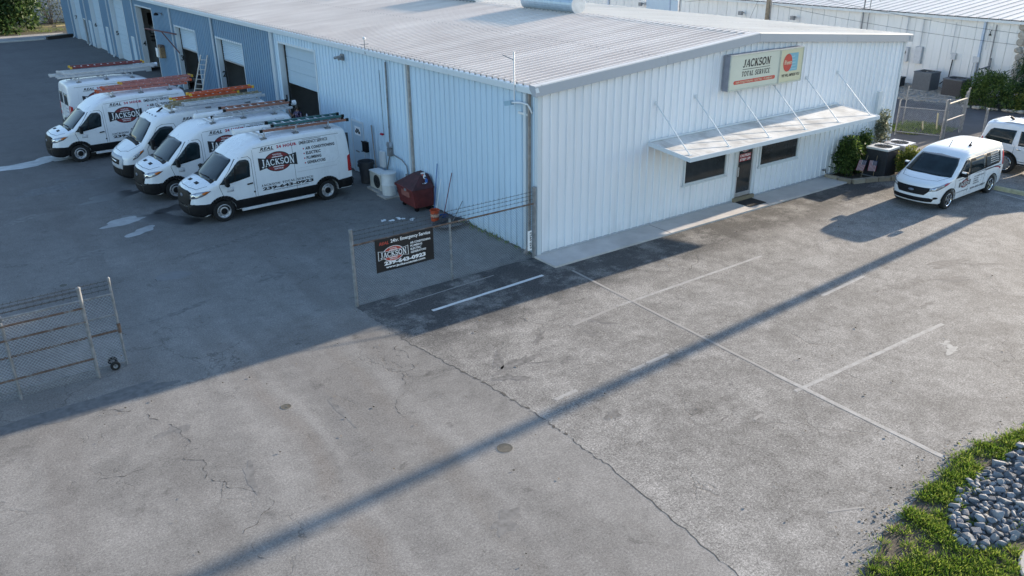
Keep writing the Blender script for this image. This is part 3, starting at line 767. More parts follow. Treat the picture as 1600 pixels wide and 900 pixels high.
# small doors
for i, (a, b, t) in enumerate(peds):
    fr = MB(); fr.box(-.05, .05, a, a+.05, 0, t); fr.box(-.05, .05, b-.05, b, 0, t); fr.box(-.049, .05, a+.052, b-.052, t-.05, t+.03)
    d = fr.build('entry_door', M['trim'], bld)
    lf = MB(); opened = i == 4
    if opened:
        lf.box(.35, .9, b-.10, b-.055, .03, t-.06)
    else: lf.box(-.028, .02, a+.054, b-.054, .03, t-.054)
    lf.build('door_leaf', M['door'], d)
    if i == 0:
        # fan light in the top of the leaf
        fl = MB(); cy, cz = (a+b)/2, 1.62
        fl.poly([(-.034, cy+.26, cz-.05), (-.034, cy-.26, cz-.05), (-.034, cy-.26, cz+.30), (-.034, cy+.26, cz+.30)], 0); fl.build('fanlight_panel', M['inkwhite'], d)
        for q in range(4):
            a0, a1 = R(10+q*42), R(44+q*42); g = MB()
            g.poly([(-.040, cy-r*math.cos(w), cz+r*math.sin(w)) for r, w in ((.07, a0), (.22, a0), (.235, (a0+a1)/2), (.22, a1), (.07, a1))][::-1]); g.build('pane', M['wglass'], d)
        MB().tube([(-.03, a+.12, 1.0), (-.09, a+.12, 1.0), (-.09, a+.20, 1.0)], .014, 6).build('handle', M['black'], d)
        MB().box(-.036, -.029, cy-.02, cy+.30, .86, .92).build('mail_slot', M['galv'], d)
# front windows and door
def window(a, b, z0, z1, label=None):
    f = MB(); w = .06
    f.box(a, b, -.055, .02, z1-w, z1); f.box(a, b, -.055, .02, z0, z0+w)
    f.box(a, a+w, -.054, .02, z0+w+.002, z1-w-.002); f.box(b-w, b, -.054, .02, z0+w+.002, z1-w-.002)
    o = f.build('window', M['trim'], bld)
    MB().box(a+w, b-w, -.012, -.004, z0+w, z1-w).build('pane', M['wglass'], o)
    MB().box(a-.05, b+.05, -.075, -.02, z0-.05, z0-.003).build('sill', M['trim'], o)
window(6.12, 8.24, 1.12, 2.30); window(10.02, 12.22, 1.12, 2.30)
f = MB(); f.box(8.66, 8.80, -.06, .06, .06, 2.35); f.box(9.66, 9.80, -.06, .06, .06, 2.35); f.box(8.802, 9.658, -.058, .06, 2.27, 2.35)
fd = f.build('glass_door', M['trim'], bld)
s = MB(); s.box(8.80, 9.66, -.045, .0, .20, .34); s.box(8.80, 8.87, -.045, 0, .342, 2.26); s.box(9.59, 9.66, -.045, 0, .342, 2.26)
s.build('door_stile', M['alu'], fd)
MB().box(8.87, 9.59, -.020, -.012, .34, 2.26).build('pane', M['wglass'], fd)
MB().tube([(8.835, -.05, .98), (8.835, -.11, .98), (8.835, -.11, 1.30), (8.835, -.05, 1.30)], .02, 6).build('handle', M['alu'], fd)
MB().box(8.70, 9.78, -.16, -.002, .056, .19).build('threshold', simple('worn_wood', (.22, .18, .12), .9), fd)
st = MB(); fn = lambda a, b, o: (a, -.0215-o, b)
put(st, *fit(bfont('CAUTION', .03), 8.96, 1.63, .54, .09), fn, 2, .002); st.poly([fn(8.93, 1.61, 0), fn(9.54, 1.61, 0), fn(9.54, 1.74, 0), fn(8.93, 1.74, 0)], 1)
put(st, *fit(bfont('STEP UP', .03), 8.96, 1.49, .56, .09), fn, 2, .002); st.poly([fn(8.93, 1.47, 0), fn(9.54, 1.47, 0), fn(9.54, 1.60, 0), fn(8.93, 1.60, 0)], 1)
st.build('door_sticker', [M['inkblack'], simple('sticker_red', (.30, .012, .03), .5), M['inkwhite']], fd)
lg = MB(); logo(lg, fn, 9.23, 1.93, .60, .17, True, step=.05); lg.build('door_logo', LOGO_M, fd)
# awning over the office
aw = MB()
ax0, ax1, ay, za, zb = 4.40, 14.30, -1.80, 2.86, 2.70
aw.poly([(ax0, -.03, za), (ax0, ay, zb), (ax1, ay, zb), (ax1, -.03, za)][::1], 0)
aw.poly([(ax0, -.03, za-.03), (ax1, -.03, za-.03), (ax1, ay, zb-.03), (ax0, ay, zb-.03)], 1)
awn = aw.build('awning', [M['awning'], M['trim']], bld)
MB().box(ax0-.03, ax1+.03, ay-.05, ay-.002, zb-.12, zb+.012).build('awning_fascia', M['trim'], awn)
for x in (ax0, ax1):
    q = MB(); s = -.03 if x == ax0 else .03
    xa, xb = min(x, x+s), max(x, x+s)
    for k in (0,): q.v += [(xx, yy, zz) for xx in (xa, xb) for (yy, zz) in ((-.03, za-.12), (ay, zb-.12), (ay, zb+.012), (-.03, za+.012))]
    q.f += [(0, 1, 2, 3), (7, 6, 5, 4), (0, 4, 5, 1), (1, 5, 6, 2), (2, 6, 7, 3), (3, 7, 4, 0)]; q.m += [0]*6; q.build('awning_fascia', M['trim'], awn)
MB().box(ax0, ax1, -.08, -.036, za+.004, za+.06).build('awning_flashing', M['trim'], awn)
for x in (4.62, 6.40, 8.38, 10.30, 12.18, 14.08):
    b = MB(); b.tube([(x, -.03, 4.05), (x, -1.58, zb+.035)], .019, 6); b.box(x-.05, x+.05, -.05, -.036, 4.0, 4.12); b.box(x-.06, x+.06, -1.64, -1.52, zb+.016, zb+.03); b.build('awning_rod', M['trim'], awn)
# office sign boxes on the gable
def signbox(name, label, x0, x1, z0, z1, face, art):
    t = thing(name, label, 'sign', (x0, -.05, z0)); w, h = x1-x0, z1-z0
    MB().box(0, w, -.26, 0, 0, h).build('cabinet', simple('sign_cabinet', (.23, .24, .28), .5), t)
    e = .045; fb = MB(); fb.box(e*.6, w-e*.6, -.285, -.262, e, h-e); fb.build('face', face, t)
    r = MB(); r.box(0, w, -.30, -.261, h-e+.002, h); r.box(0, w, -.30, -.261, 0, e-.002); r.box(0, e*.6-.002, -.299, -.261, e, h-e); r.box(w-e*.6+.002, w, -.299, -.261, e, h-e); r.build('rim', simple('sign_rim', (.50, .52, .45), .4), t)
    art(t, lambda a, b, o: (a, -.287-o, b), w, h)
def art1(t, fn, w, h):
    m = MB()
    v, f, l = serif('JACKSON', shear=.14, bold=1.35); put(m, *fit((v, f), .62, .72, 1.42, .27), fn, 0, .001, l)
    m.poly([fn(.62, .655, .001), fn(2.02, .655, .001), fn(2.02, .672, .001), fn(.62, .672, .001)], 0)
    v, f, l = serif('TOTAL SERVICE', shear=.14, bold=1.25); put(m, *fit((v, f), .60, .43, 1.44, .175), fn, 0, .001, l)
    put(m, *fit(bfont('Sign Co'), 2.10, .10, .12, .02), fn, 0, .001) if False else None
    m.build('lettering', [M['inkblack']], t)
    b = MB(); r = .06; cy = .265
    pts = [(w-.24+r*math.cos(R(a)), cy+r*math.sin(R(a))) for a in range(-90, 91, 20)]+[(.28+r*math.cos(R(a)), cy+r*math.sin(R(a))) for a in range(90, 271, 20)]
    b.poly([fn(x, y, .001) for x, y in pts], 0)
    put(b, *fit(bfont('\u2022 AIR CONDITIONING \u2022 ELECTRIC \u2022 PLUMBING \u2022', .012), .30, .232, w-.58, .065), fn, 1, .003)
    b.build('red_stripe', [simple('sign_red', (.52, .05, .035), .5), simple('sign_cream_ink', (.66, .60, .42), .5)], t)
def art2(t, fn, w, h):
    m = MB(); rx, ry = .24, .30; cx, cy = .42, .69
    m.poly([fn(.42, .40, .001), fn(.97, .40, .001), fn(.97, 1.0, .001), fn(.42, 1.0, .001)], 1)
    for k in range(5):
        z = .44+k*.105; m.poly([fn(.62, z, .002), fn(.92-.03*k, z+.01, .002), fn(.90-.03*k, z+.04, .002), fn(.60, z+.03, .002)], 2)
    m.poly([fn(x, y, .003) for x, y in ell(cx, cy, rx, ry)], 0)
    put(m, *fit(bfont('Rheem', .01, .3), cx-.19, cy-.06, .40, .15), fn, 3, .005)
    put(m, *fit(bfont('WE WILL IMPRESS YOU', .03), .16, .215, w-.28, .10), fn, 4, .001)
    m.build('maker_mark', [simple('sign_red', (.52, .05, .035), .5), simple('sign_sea_blue', (.16, .40, .50), .5), simple('sign_pale_blue', (.30, .52, .58), .5), simple('sign_cream_ink', (.66, .60, .42), .5), M['inkblack']], t)
signbox('shop_sign', 'cream box sign reading JACKSON TOTAL SERVICE high on the office gable', 7.62, 10.15, 4.10, 5.26, M['cream'], art1)
signbox('shop_sign', 'yellowed box sign with a red oval and WE WILL IMPRESS YOU, on the gable', 10.17, 11.42, 4.08, 5.25, M['cream2'], art2)
# ridge ventilators
def ventilator(y0, y1, label):
    t = thing('ridge_ventilator', label, 'roof ventilator', (RIDGE, (y0+y1)/2, RZ(RIDGE)+.03), group='ventilators along the ridge'); h = (y1-y0)/2
    pr = [(.36*math.cos(R(a)), .34+.34*math.sin(R(a))) for a in range(-60, 241, 15)]
    v = MB()
    for (a, b) in zip(pr, pr[1:]): v.poly([(a[0], -h, a[1]), (a[0], h, a[1]), (b[0], h, b[1]), (b[0], -h, b[1])])
    v.build('hood', simple('ventilator_steel', (.42, .50, .57), .4, .35), t, True)
    for s in (-1, 1):
        e = MB(); e.lathe([(.001, 0), (.37, 0), (.37, .03), (.001, .03)], (0, s*h-(.03 if s < 0 else 0), .34), 'y', 24); e.build('end_cap', simple('ventilator_cap', (.62, .63, .64), .5, .2), t)
    MB().box(-.2, .2, -h, h, -.02, .08).build('curb', M['galv'], t)
ventilator(9.25, 12.75, 'grey half round ventilator on the roof ridge, nearest the office gable')
ventilator(16.6, 20.1, 'second grey half round ventilator along the roof ridge')
ventilator(26, 29.5, 'third grey half round ventilator far along the roof ridge')
# brackets, lamps and pipes on the side wall
def walllamp(y, z, label, arm=.5, mat=None):
    t = thing('wall_lamp', label, 'wall lamp', (-.04, y, z)); a = MB(); a.box(-.03, 0, -.07, .07, -.08, .08); a.tube([(-.02, 0, 0), (-arm*.6, 0, .12), (-arm, 0, .02)], .02, 6); a.build('arm', M['galv'], t)
    h = MB(); h.lathe([(.04, .10), (.13, .04), (.15, -.06), (.10, -.07), (.001, -.05)], (-arm, 0, 0), n=14); h.build('shade', mat or M['black'], t)
walllamp(38.6, 4.35, 'dark flood lamp under the eave between the rolling doors', .35)
t = thing('wall_lamp', 'bent arm lamp with a box head at the front corner of the building', 'wall lamp', (-.05, .22, 4.42))
MB().tube([(0, 0, -.12), (-.07, 0, .02), (-.12, .04, .13), (-.22, .24, .17), (-.26, .62, .12)], .028, 8).build('arm', M['pvc'], t)
q = MB(); q.bar((-.26, .60, .12), (-.28, .88, .06), .13, .13); q.build('head', simple('lamp_head', (.30, .45, .55), .4), t)
MB().bar((0, .18, -.2), (-.1, .5, -.16), .05, .06).build('sensor', M['pvc'], t)
t = thing('wall_lamp', 'twin head flood lamp under the eave beside the sectional door', 'wall lamp', (-.05, 12.5, 4.55))
q = MB(); q.box(-.06, .0, -.12, .12, -.14, .10); q.build('plate', M['galv'], t)
for s in (-1, 1): MB().tube([(-.05, s*.05, 0), (-.28, s*.22, -.06)], .05, 8).build('lamp_head', M['galv'], t)
t = thing('antenna_mast', 'thin white mast with cross arm fixed at the front corner eave', 'antenna', (-.24, .80, 4.60))
MB().tube([(0, 0, 0), (0, 0, 1.35)], .022, 6).build('pole', M['pvc'], t); MB().tube([(0, 0, 1.12), (0, .55, 1.20)], .012, 5).build('arm', M['galv'], t)
t = thing('weather_mast', 'small roof edge sensor stalk above the conduit riser', 'antenna', (-.2, 10.2, 4.9))
q = MB(); q.tube([(0, 0, 0), (0, 0, .5)], .014, 5); q.tube([(-.16, 0, .35), (.16, 0, .35)], .012, 5); q.build('stalk', M['galv'], t); MB().lathe([(.001, 0), (.05, .02), (.06, .08), (.001, .12)], (0, 0, .5), n=10).build('cup', M['pvc'], t)
t = thing('conduit_riser', 'grey electrical conduit riser with meter box on the white side wall', 'conduit', (-.03, 9.0, 0))
q = MB(); q.tube([(-.05, -.1, 4.75), (-.05, -.05, 1.75)], .035, 6); q.tube([(-.06, -.02, 1.35), (-.06, .30, .72)], .03, 6); q.tube([(-.05, -.12, 1.4), (-.05, -.9, 1.32), (-.05, -1.25, 1.16), (-.05, -1.3, .85)], .022, 6); q.build('pipe', M['galv'], t)
MB().lathe([(.001, -.12), (.13, -.12), (.13, 0), (.001, 0)], (-.02, -.05, 1.72), 'x', 14).build('meter', M['alu'], t)
MB().box(-.14, 0, -.14, .06, 1.30, 1.60).build('meter_box', M['galv'], t); MB().box(-.1, 0, -1.40, -1.2, .62, .86).build('junction_box', M['galv'], t)
MB().tube([(-.03, .45, 4.4), (-.03, .42, 2.0)], .008, 4).build('wire', M['black'], t)
MB().box(-.08, 0, .50, .66, 1.98, 2.04).build('red_tag', M['inkred'], t)
t = thing('steel_bracket', 'rusty red hanging bracket with diagonal strut beside the third bay', 'bracket', (-.05, 37.9, 3.35))
q = MB(); q.bar((0, -1.9, .0), (-.9, 1.6, .12), .07, .07); q.build('arm', simple('red_steel', (.13, .06, .06), .8), t); MB().bar((-.42, -.2, .05), (-.02, -2.1, -1.1), .05, .05).build('strut', simple('red_steel', (.13, .06, .06), .8), t)
t = thing('hose_cabinet', 'yellow and white hose cabinet fixed to the blue wall beside the open bay', 'cabinet', (-.05, 39.6, 1.5))
MB().box(-.30, 0, -.40, .25, .10, .75).build('cabinet', simple('ochre_box', (.27, .17, .085), .7, var=.4), t); MB().box(-.40, -.305, -.1, .34, .14, .70).build('door', M['inkwhite'], t); MB().box(-.28, -.02, -.40, .2, .76, .90).build('top', M['rust'], t)
# ================================================================== VEHICLES
def spline(ctrl, per=6):
    """centripetal-ish Catmull-Rom through control rows (open)"""
    out = []; n = len(ctrl)
    for i in range(n-1):
        p0, p1, p2, p3 = ctrl[max(i-1, 0)], ctrl[i], ctrl[i+1], ctrl[min(i+2, n-1)]
        for k in range(per):
            t = k/per
            row = []
            for a, b, c, d in zip(p0, p1, p2, p3):
                m1, m2 = (c-a)*.5*.8, (d-b)*.5*.8
                h = (2*t**3-3*t*t+1)*b+(t**3-2*t*t+t)*m1+(-2*t**3+3*t*t)*c+(t**3-t*t)*m2
                row.append(h)
            out.append(tuple(row))
    out.append(tuple(ctrl[-1])); return out
class Body:
    """closed shell: centre profile (x,z) swept out to a side contour (xs,zs) at half width wid(x,z)"""
    def __init__(s, top, wheels, sill, wid, L, p=2.3, mat=None, ar=.42, pr=3.6, zr=(1.9, 2.3)):
        s.L, s.wid = L, wid
        rows = spline(top)                     # front bottom, over the roof, to rear bottom
        arch = []
        for (wx, wz) in sorted(wheels, reverse=True):
            a0 = math.asin(max(-1, min(1, (sill-wz)/ar)))
            for k in range(13):
                a = a0+(math.pi-2*a0)*k/12; x, z = wx+ar*math.cos(a), wz+ar*math.sin(a); arch.append((x, z, x, z))
        rows = rows+arch
        n = len(rows); V = []; T = [0, .25, .48, .66, .79, .88, .94, .975, .993, 1.0]
        ringid = {}
        for side in (1, -1):
            for j, t in enumerate(T):
                if j == 0 and side == -1:
                    ringid[(side, 0)] = ringid[(1, 0)]; continue
                b = len(V)
                for (x, z, xs, zs) in rows:
                    pp = p+(pr-p)*max(0, min(1, (z-zr[0])/(zr[1]-zr[0]))); q = 1-(1-t**pp)**(1/pp)
                    X, Z = x+(xs-x)*q, z+(zs-z)*q; V.append((X, side*t*wid(X, Z), Z))
                ringid[(side, j)] = b
        F = []
        for side in (1, -1):
            for j in range(len(T)-1):
                a, b = ringid[(side, j)], ringid[(side, j+1)]
                for i in range(n):
                    i2 = (i+1) % n; q = (a+i, a+i2, b+i2, b+i); F.append(q if side == 1 else q[::-1])
        con = [(r[2], r[3]) for r in rows]
        pts = [Vector(c) for c in con]
        def inside(x, y):
            c = False
            for i in range(n):
                p_, q_ = pts[i], pts[(i+1) % n]
                if (p_.y > y) != (q_.y > y) and x < (q_.x-p_.x)*(y-p_.y)/(q_.y-p_.y)+p_.x: c = not c
            return c
        allp = list(pts); st = .13; zmax = max(q.y for q in pts); x = .1
        while x < L:
            z = .2
            while z < zmax:
                if inside(x, z) and all((q.x-x)**2+(q.y-z)**2 > .0030 for q in pts): allp.append(Vector((x, z)))
                z += st
            x += st
        r = delaunay_2d_cdt(allp, [], [list(range(n))], 1, 1e-6)
        for side in (1, -1):
            ids = {}
            last = ringid[(side, len(T)-1)]
            for k, pnt in enumerate(r[0]):
                src = [o for o in r[3][k] if o < n]
                if src: ids[k] = last+src[0]
                else: ids[k] = len(V); V.append((pnt.x, side*wid(pnt.x, pnt.y), pnt.y))
            for f in r[2]:
                q = tuple(ids[k] for k in f); a, b, c = (Vector(V[i]) for i in q[:3])
                if ((b-a).cross(c-a)).y*side < 0: q = q[::-1]
                F.append(q)
        me = bpy.data.meshes.new('body'); me.from_pydata(V, [], F); me.materials.append(mat or M['white'])
        me.polygons.foreach_set('use_smooth', [True]*len(F)); me.update(); me.validate()
        try: me.set_sharp_from_angle(angle=R(50))
        except Exception: pass
        bm = bmesh.new(); bm.from_mesh(me); bmesh.ops.recalc_face_normals(bm, faces=bm.faces); bm.to_mesh(me)
        s.bvh = BVHTree.FromBMesh(bm); bm.free(); s.me = me
    def cast(s, o, d):
        h = s.bvh.ray_cast(Vector(o), Vector(d)); return h[0], h[1]
    def side(s, sg, flip=False):
        """mapper (x,z) -> point on the side sg (-1 the driver's side)"""
        def fn(x, z, off):
            if flip: x = s.L-x
            h, nn = s.cast((x, sg*3, z), (0, -sg, 0))
            if h is None: return Vector((x, sg*(s.wid(x, z)+off), z))
            return Vector((x, h.y+sg*off, z)) if abs(nn.y) > .5 else h+nn*off*(1 if nn.y*sg > 0 else -1)
        return fn
    def front(s, ang=0.0, rear=False, tilt=0.0):
        sg = -1 if rear else 1
        d = Vector((sg*math.cos(ang), math.sin(ang), -tilt)).normalized(); u = Vector((-math.sin(ang), math.cos(ang)*1.0, 0))
        def fn(a, z, off):
            o = Vector((s.L/2, 0, 0))*(1 if True else 0)+Vector((0, 0, z))+u*a*1.0-d*6
            h, nn = s.cast(o, d)
            if h is None: return o+d*6
            if nn.dot(d) > 0: nn = -nn
            return h+nn*off
        return fn
    def topf(s):
        def fn(x, y, off):
            h, nn = s.cast((x, y, 5), (0, 0, -1)); return h+Vector((0, 0, off)) if h else Vector((x, y, 0))
        return fn
    def patch(s, name, fn, poly, mat, parent, off=.008, step=.10, depth=.02):
        v, f, nb = cdt(poly, step); mb = MB(); put(mb, v, f, fn, 0, off)
        b = len(mb.v); mb.v += [tuple(fn(p[0], p[1], off-depth)) for p in v[:nb]]
                # outline order is kept for the first nb input points when no extra vertex is made
        for i in range(nb):
            j = (i+1) % nb; mb.f.append((i, j, b+j, b+i)); mb.m.append(0)
        me = mb.mesh(name, mat, False)
        bm = bmesh.new(); bm.from_mesh(me); bmesh.ops.recalc_face_normals(bm, faces=bm.faces); bm.to_mesh(me); bm.free()
        me.polygons.foreach_set('use_smooth', [len(p.vertices) == 3 for p in me.polygons])
        return link(name, me, parent)
    def seam(s, name, fn, pts, w, mat, parent, off=.003, closed=False):
        mb = MB(); P = [Vector(p) for p in pts]
        if closed: P.append(P[0])
        dense = []
        for a, b in zip(P, P[1:]):
            k = max(1, int((b-a).length/.1))
            dense += [a.lerp(b, i/k) for i in range(k)]
        dense.append(P[-1])
        for a, b in zip(dense, dense[1:]):
            d = (b-a).normalized(); n = Vector((-d.y, d.x))*w/2
            mb.poly([fn(*(a-n), off), fn(*(b-n), off), fn(*(b+n), off), fn(*(a+n), off)])
        return mb.build(name, mat, parent)

def make_wheel(parent, x, y, r, w, rimkind, sg):
    t = MB(); o = (x, y, r)
    t.lathe([(r*.66, -w/2), (r*.93, -w/2), (r, -w*.36), (r, w*.36), (r*.93, w/2), (r*.66, w/2), (r*.62, w*.3), (r*.62, -w*.3), (r*.66, -w/2)], o, 'y', 28)
    t.build('wheel', M['rubber'], parent, True); wo = parent.children[-1]
    f = sg*w/2
    rim = MB()
    if rimkind == 'steel':
        rim.lathe([(r*.66, f*.97), (r*.62, f*1.02), (r*.58, f*.8), (r*.44, f*.62), (r*.40, f*.86), (r*.30, f*.92)], o, 'y', 28, 0)
        rim.lathe([(r*.30, f*.93), (r*.22, f*1.0), (r*.001, f*.98)], o, 'y', 20, 1)
        for k in range(8):
            a = 2*math.pi*k/8; c = (x+r*.50*math.sin(a), y+f*.74, r+r*.50*math.cos(a)); rim.lathe([(r*.045, 0), (.001, f*.02)], c, 'y', 8, 1)
    else:
        rim.lathe([(r*.70, f*.95), (r*.66, f*1.02), (r*.60, f*.8)], o, 'y', 28, 0); rim.lathe([(r*.60, f*.45), (r*.001, f*.45)], o, 'y', 24, 1)
        for k in range(5 if rimkind == 'five' else 10):
            a = 2*math.pi*k/(5 if rimkind == 'five' else 10)
            for da in (-.12, .12):
                rim.bar((x+r*.10*math.sin(a), y+f*.82, r+r*.10*math.cos(a)), (x+r*.64*math.sin(a+da), y+f*.86, r+r*.64*math.cos(a+da)), r*.15, abs(f)*.14, 0, (0, 1, 0))
        rim.lathe([(r*.16, f*.7), (r*.14, f*.92), (r*.001, f*.92)], o, 'y', 16, 0)
    rim.build('rim', [M['steel'] if rimkind == 'steel' else M['chrome'], M['black']], wo, True)

def lettering(body, root, fn0, k=0.0, shift=0.0):
    """the trade lettering on one side of a large van; fn maps (x along reading direction, z)"""
    fn = lambda a, b, o: fn0(a-shift, b, o)
    B = lambda s, bold=.02, sh=0, sp=1.0: bfont(s, bold, sh, sp)
    m = MB()
    put(m, *fit(B('REAL', .038, .35, 1.15), 2.50, 2.125+k, .47, .105), fn, 0, .004)
    m.poly([fn(2.46, 2.085+k, .004), fn(2.98, 2.105+k, .004), fn(2.98, 2.117+k, .004), fn(2.46, 2.10+k, .004)], 0)
    m.build('slogan_lettering', [M['inkblack']], root)
    m = MB(); put(m, *fit(B('24 HOUR', .05, .0, 1.15), 3.08, 2.13+k, .73, .10), fn, 0, .004); m.build('slogan_lettering', [M['inkred']], root)
    m = MB(); put(m, *fit(B('EMERGENCY SERVICE', .02, .0, .95), 3.90, 2.125+k, 1.06, .105), fn, 0, .004)
    m.poly([fn(4.02, 2.262+k, .004), fn(4.72, 2.262+k, .004), fn(4.72, 2.278+k, .004), fn(4.02, 2.272+k, .004)], 0)
    m.build('slogan_lettering', [M['inkblack']], root)
    for i, s in enumerate(('AIR CONDITIONING', 'ELECTRIC', 'PLUMBING', 'GENERATORS')):
        m = MB(); v = B(s, .042, 0, 1.08); wtot = 1.08*len(s)/16*1.02
        z = 1.92-.162*i+k; put(m, *fit(v, 4.10, z, wtot if i else 1.10, .105), fn, 0, .004)
        m.poly([fn(x, y, .004) for x, y in ell(4.03, z+.05, .026, .026, 8)], 1)
        m.build('service_lettering', [M['inkblack'], M['inkred']], root)
    m = MB(); v, f, l = serif('JACKSON TOTAL SERVICE', .05, 0, 1.25); put(m, *fit((v, f), 2.36, .935+k*.2, 1.90, .075), fn0, 0, .004, l)
    put(m, *fit(B('239-643-0923', .05), 2.40, .795+k*.2, 1.86, .115), fn0, 0, .004)
    put(m, *fit(B('www.jacksontotal.com', .02), 2.75, .735+k*.2, 1.30, .045), fn0, 0, .004)
    m.build('phone_lettering', [M['inkblack']], root)
    m = MB(); logo(m, fn, 3.06, 1.70+k, 1.36, .42, False, .12, .003); m.build('logo', LOGO_M, root)

def rack(root, body, xs, hw, hgt, zlift=.11):
    tf = body.topf()
    for x in xs:
        z = tf(x, 0, 0).z+zlift
        b = MB(); b.bar((x, -hw-.05, z), (x, hw+.05, z), .05, .05)
        c = b.build('rack_crossbar', M['alu'], root)
        for s in (-1, 1):
            q = MB(); zz = tf(x, s*hw*.92, 0).z; q.bar((x, s*hw, z), (x, s*hw*.92, zz-.01), .07, .04); q.box(x-.10, x+.10, min(s*hw*.80, s*hw*.98), max(s*hw*.80, s*hw*.98), zz-.03, zz+.035); q.build('rack_foot', M['galv'], c)
            e = MB(); e.box(x-.02, x+.02, s*(hw+.02)-.02, s*(hw+.02)+.02, z+.026, z+.15); e.build('rack_stop', M['alu'], c)

def make_transit():
    root = thing('service_van', '', 'van')
    top = [(.16, .27, .46, .27), (.03, .30, .40, .30), (.0, .45, .36, .45), (.0, .62, .35, .62), (.02, .80, .36, .80), (.06, 1.00, .40, .99), (.13, 1.14, .50, 1.08), (.30, 1.23, .66, 1.15), (.62, 1.32, .86, 1.235),
           (.78, 1.35, .96, 1.265), (.88, 1.41, 1.05, 1.33), (1.24, 1.73, 1.38, 1.65), (1.57, 2.01, 1.71, 1.92), (1.70, 2.11, 1.87, 2.01), (1.93, 2.26, 2.08, 2.15), (2.28, 2.405, 2.42, 2.285), (2.85, 2.50, 2.95, 2.36), (3.6, 2.525, 3.6, 2.385), (5.2, 2.51, 5.15, 2.375),
           (5.56, 2.475, 5.50, 2.335), (5.69, 2.39, 5.63, 2.24), (5.74, 2.0, 5.70, 1.95), (5.78, 1.2, 5.75, 1.2), (5.80, .70, 5.77, .70), (5.80, .42, 5.76, .42), (5.74, .34, 5.70, .34), (5.5, .33, 5.5, .33)]
    def wid(x, z):
        w = 1.02
        if z > 1.05: w -= .115*((z-1.05)/1.33)**1.7
        if z < .7: w -= .035*((.7-z)/.4)**2
        w += .012*math.exp(-((z-1.18)/.05)**2) - .010*math.exp(-((z-1.08)/.05)**2) if 1.4 < x < 5.5 else 0
        if x < 1.15: w -= .10*((1.15-x)/.8)**2
        if x > 5.4: w -= .03*((x-5.4)/.4)**2
        return w
    wheels = [(1.02, .36), (4.77, .36)]
    B = Body(top, wheels, .33, wid, 5.80)
    link('body', B.me, root)
    fr = B.front(); S = {s: B.side(s) for s in (-1, 1)}
    P = B.patch
    P('windshield', fr, [(-.86, 1.375), (-.60, 1.35), (0, 1.34), (.60, 1.35), (.86, 1.375), (.81, 1.68), (.765, 1.92), (.70, 1.965), (0, 1.995), (-.70, 1.965), (-.765, 1.92), (-.81, 1.68)], M['glass'], root, .006, .10)
    P('grille', fr, [(-.56, .60), (.56, .60), (.66, .92), (.60, 1.06), (.40, 1.10), (-.40, 1.10), (-.60, 1.06), (-.66, .92)], M['black'], root, .012, .10)
    for z in (.72, .84): B.seam('grille_bar', fr, [(-.54, z), (.54, z)], .016, M['rubber'], root, .016)
    P('badge', fr, ell(0, .90, .12, .05, 16), simple('badge_blue_grey', (.16, .18, .22), .3, .4), root, .022, .05)
    P('bumper', fr, [(-.985, .29), (.985, .29), (.985, .66), (.74, .70), (.55, .59), (-.55, .59), (-.74, .70), (-.985, .66)], M['black'], root, .014, .10)
    for s in (-1, 1):
        P('bumper_side', S[s], [(.36, .34), (.66, .34), (.645, .56), (.72, .70), (.52, .69), (.37, .67)], M['black'], root, .014)
        P('plate_recess', fr, [(s*.75-.12, .40), (s*.75+.12, .40), (s*.75+.12, .50), (s*.75-.12, .50)], M['rubber'], root, .02) if s > 0 else None
        P('side_window', S[s], [(.98, 1.27), (1.20, 1.235), (1.62, 1.29), (2.03, 1.36), (2.075, 1.78), (2.05, 1.89), (1.96, 1.945), (1.76, 1.945), (1.67, 1.90), (1.36, 1.60)], M['glass'], root, .007)
        B.seam('window_pillar', S[s], [(1.50, 1.29), (1.58, 1.82)], .035, M['black'], root, .012)
        dr = [(1.16, .66), (1.06, .86), (.96, 1.22), (1.62, 1.97), (1.74, 2.02), (2.06, 2.02), (2.14, 1.92), (2.13, 1.4), (2.14, .66)]
        B.seam('door_seam', S[s], dr, .012, M['black'], root)
        B.seam('panel_seam', S[s], [(2.22, 2.20), (2.22, .66)], .008, M['black'], root)
        B.seam('panel_seam', S[s], [(3.62, 2.28), (3.63, .66)], .010, M['black'], root)
        B.seam('panel_seam', S[s], [(2.26, 2.24), (3.8, 2.315), (5.4, 2.30)], .010, M['black'], root)
        B.seam('crease_shade_line', S[s], [(3.70, 1.22), (5.20, 1.22)], .018, simple('crease_shade', (.60, .61, .62), .35), root)  # flat grey strips paint the shading of creases in the side
        B.seam('crease_shade_line', S[s], [(5.28, 2.12), (5.32, 1.5), (5.16, 1.36), (3.75, 1.34)], .012, simple('crease_shade', (.60, .61, .62), .35), root)
        P('cladding', S[s], [(1.43, .35), (4.36, .35), (4.37, .66), (1.44, .65)], M['black'], root, .016)
        P('rear_cladding', S[s], [(5.19, .36), (5.76, .38), (5.76, .70), (5.19, .66)], M['black'], root, .016)
        for wx, _ in wheels:
            arc = [(wx+.475*math.cos(R(a)), .36+.475*math.sin(R(a))) for a in range(-2, 183, 12)]
            B.seam('arch_trim', S[s], arc, .11, M['black'], root, .018)
        P('headlight', B.front(s*-.75), [(s*-a if False else a*1.0, z) for a, z in ([(-.17, .93), (.26, .99), (.34, 1.10), (.16, 1.10), (-.18, 1.045)] if s < 0 else [(.17, .93), (.18, 1.045), (-.16, 1.10), (-.34, 1.10), (-.26, .99)])], M['lens'], root, .012, .07) if False else None
        g45 = B.front(-s*R(45))
        h = P('headlight', g45, [(-s*a, z) for a, z in ((1.55, .86), (1.30, .90), (1.02, 1.0), (.86, 1.12), (1.02, 1.125), (1.30, 1.08), (1.54, 1.01))], M['lens'], root, .013, .06)
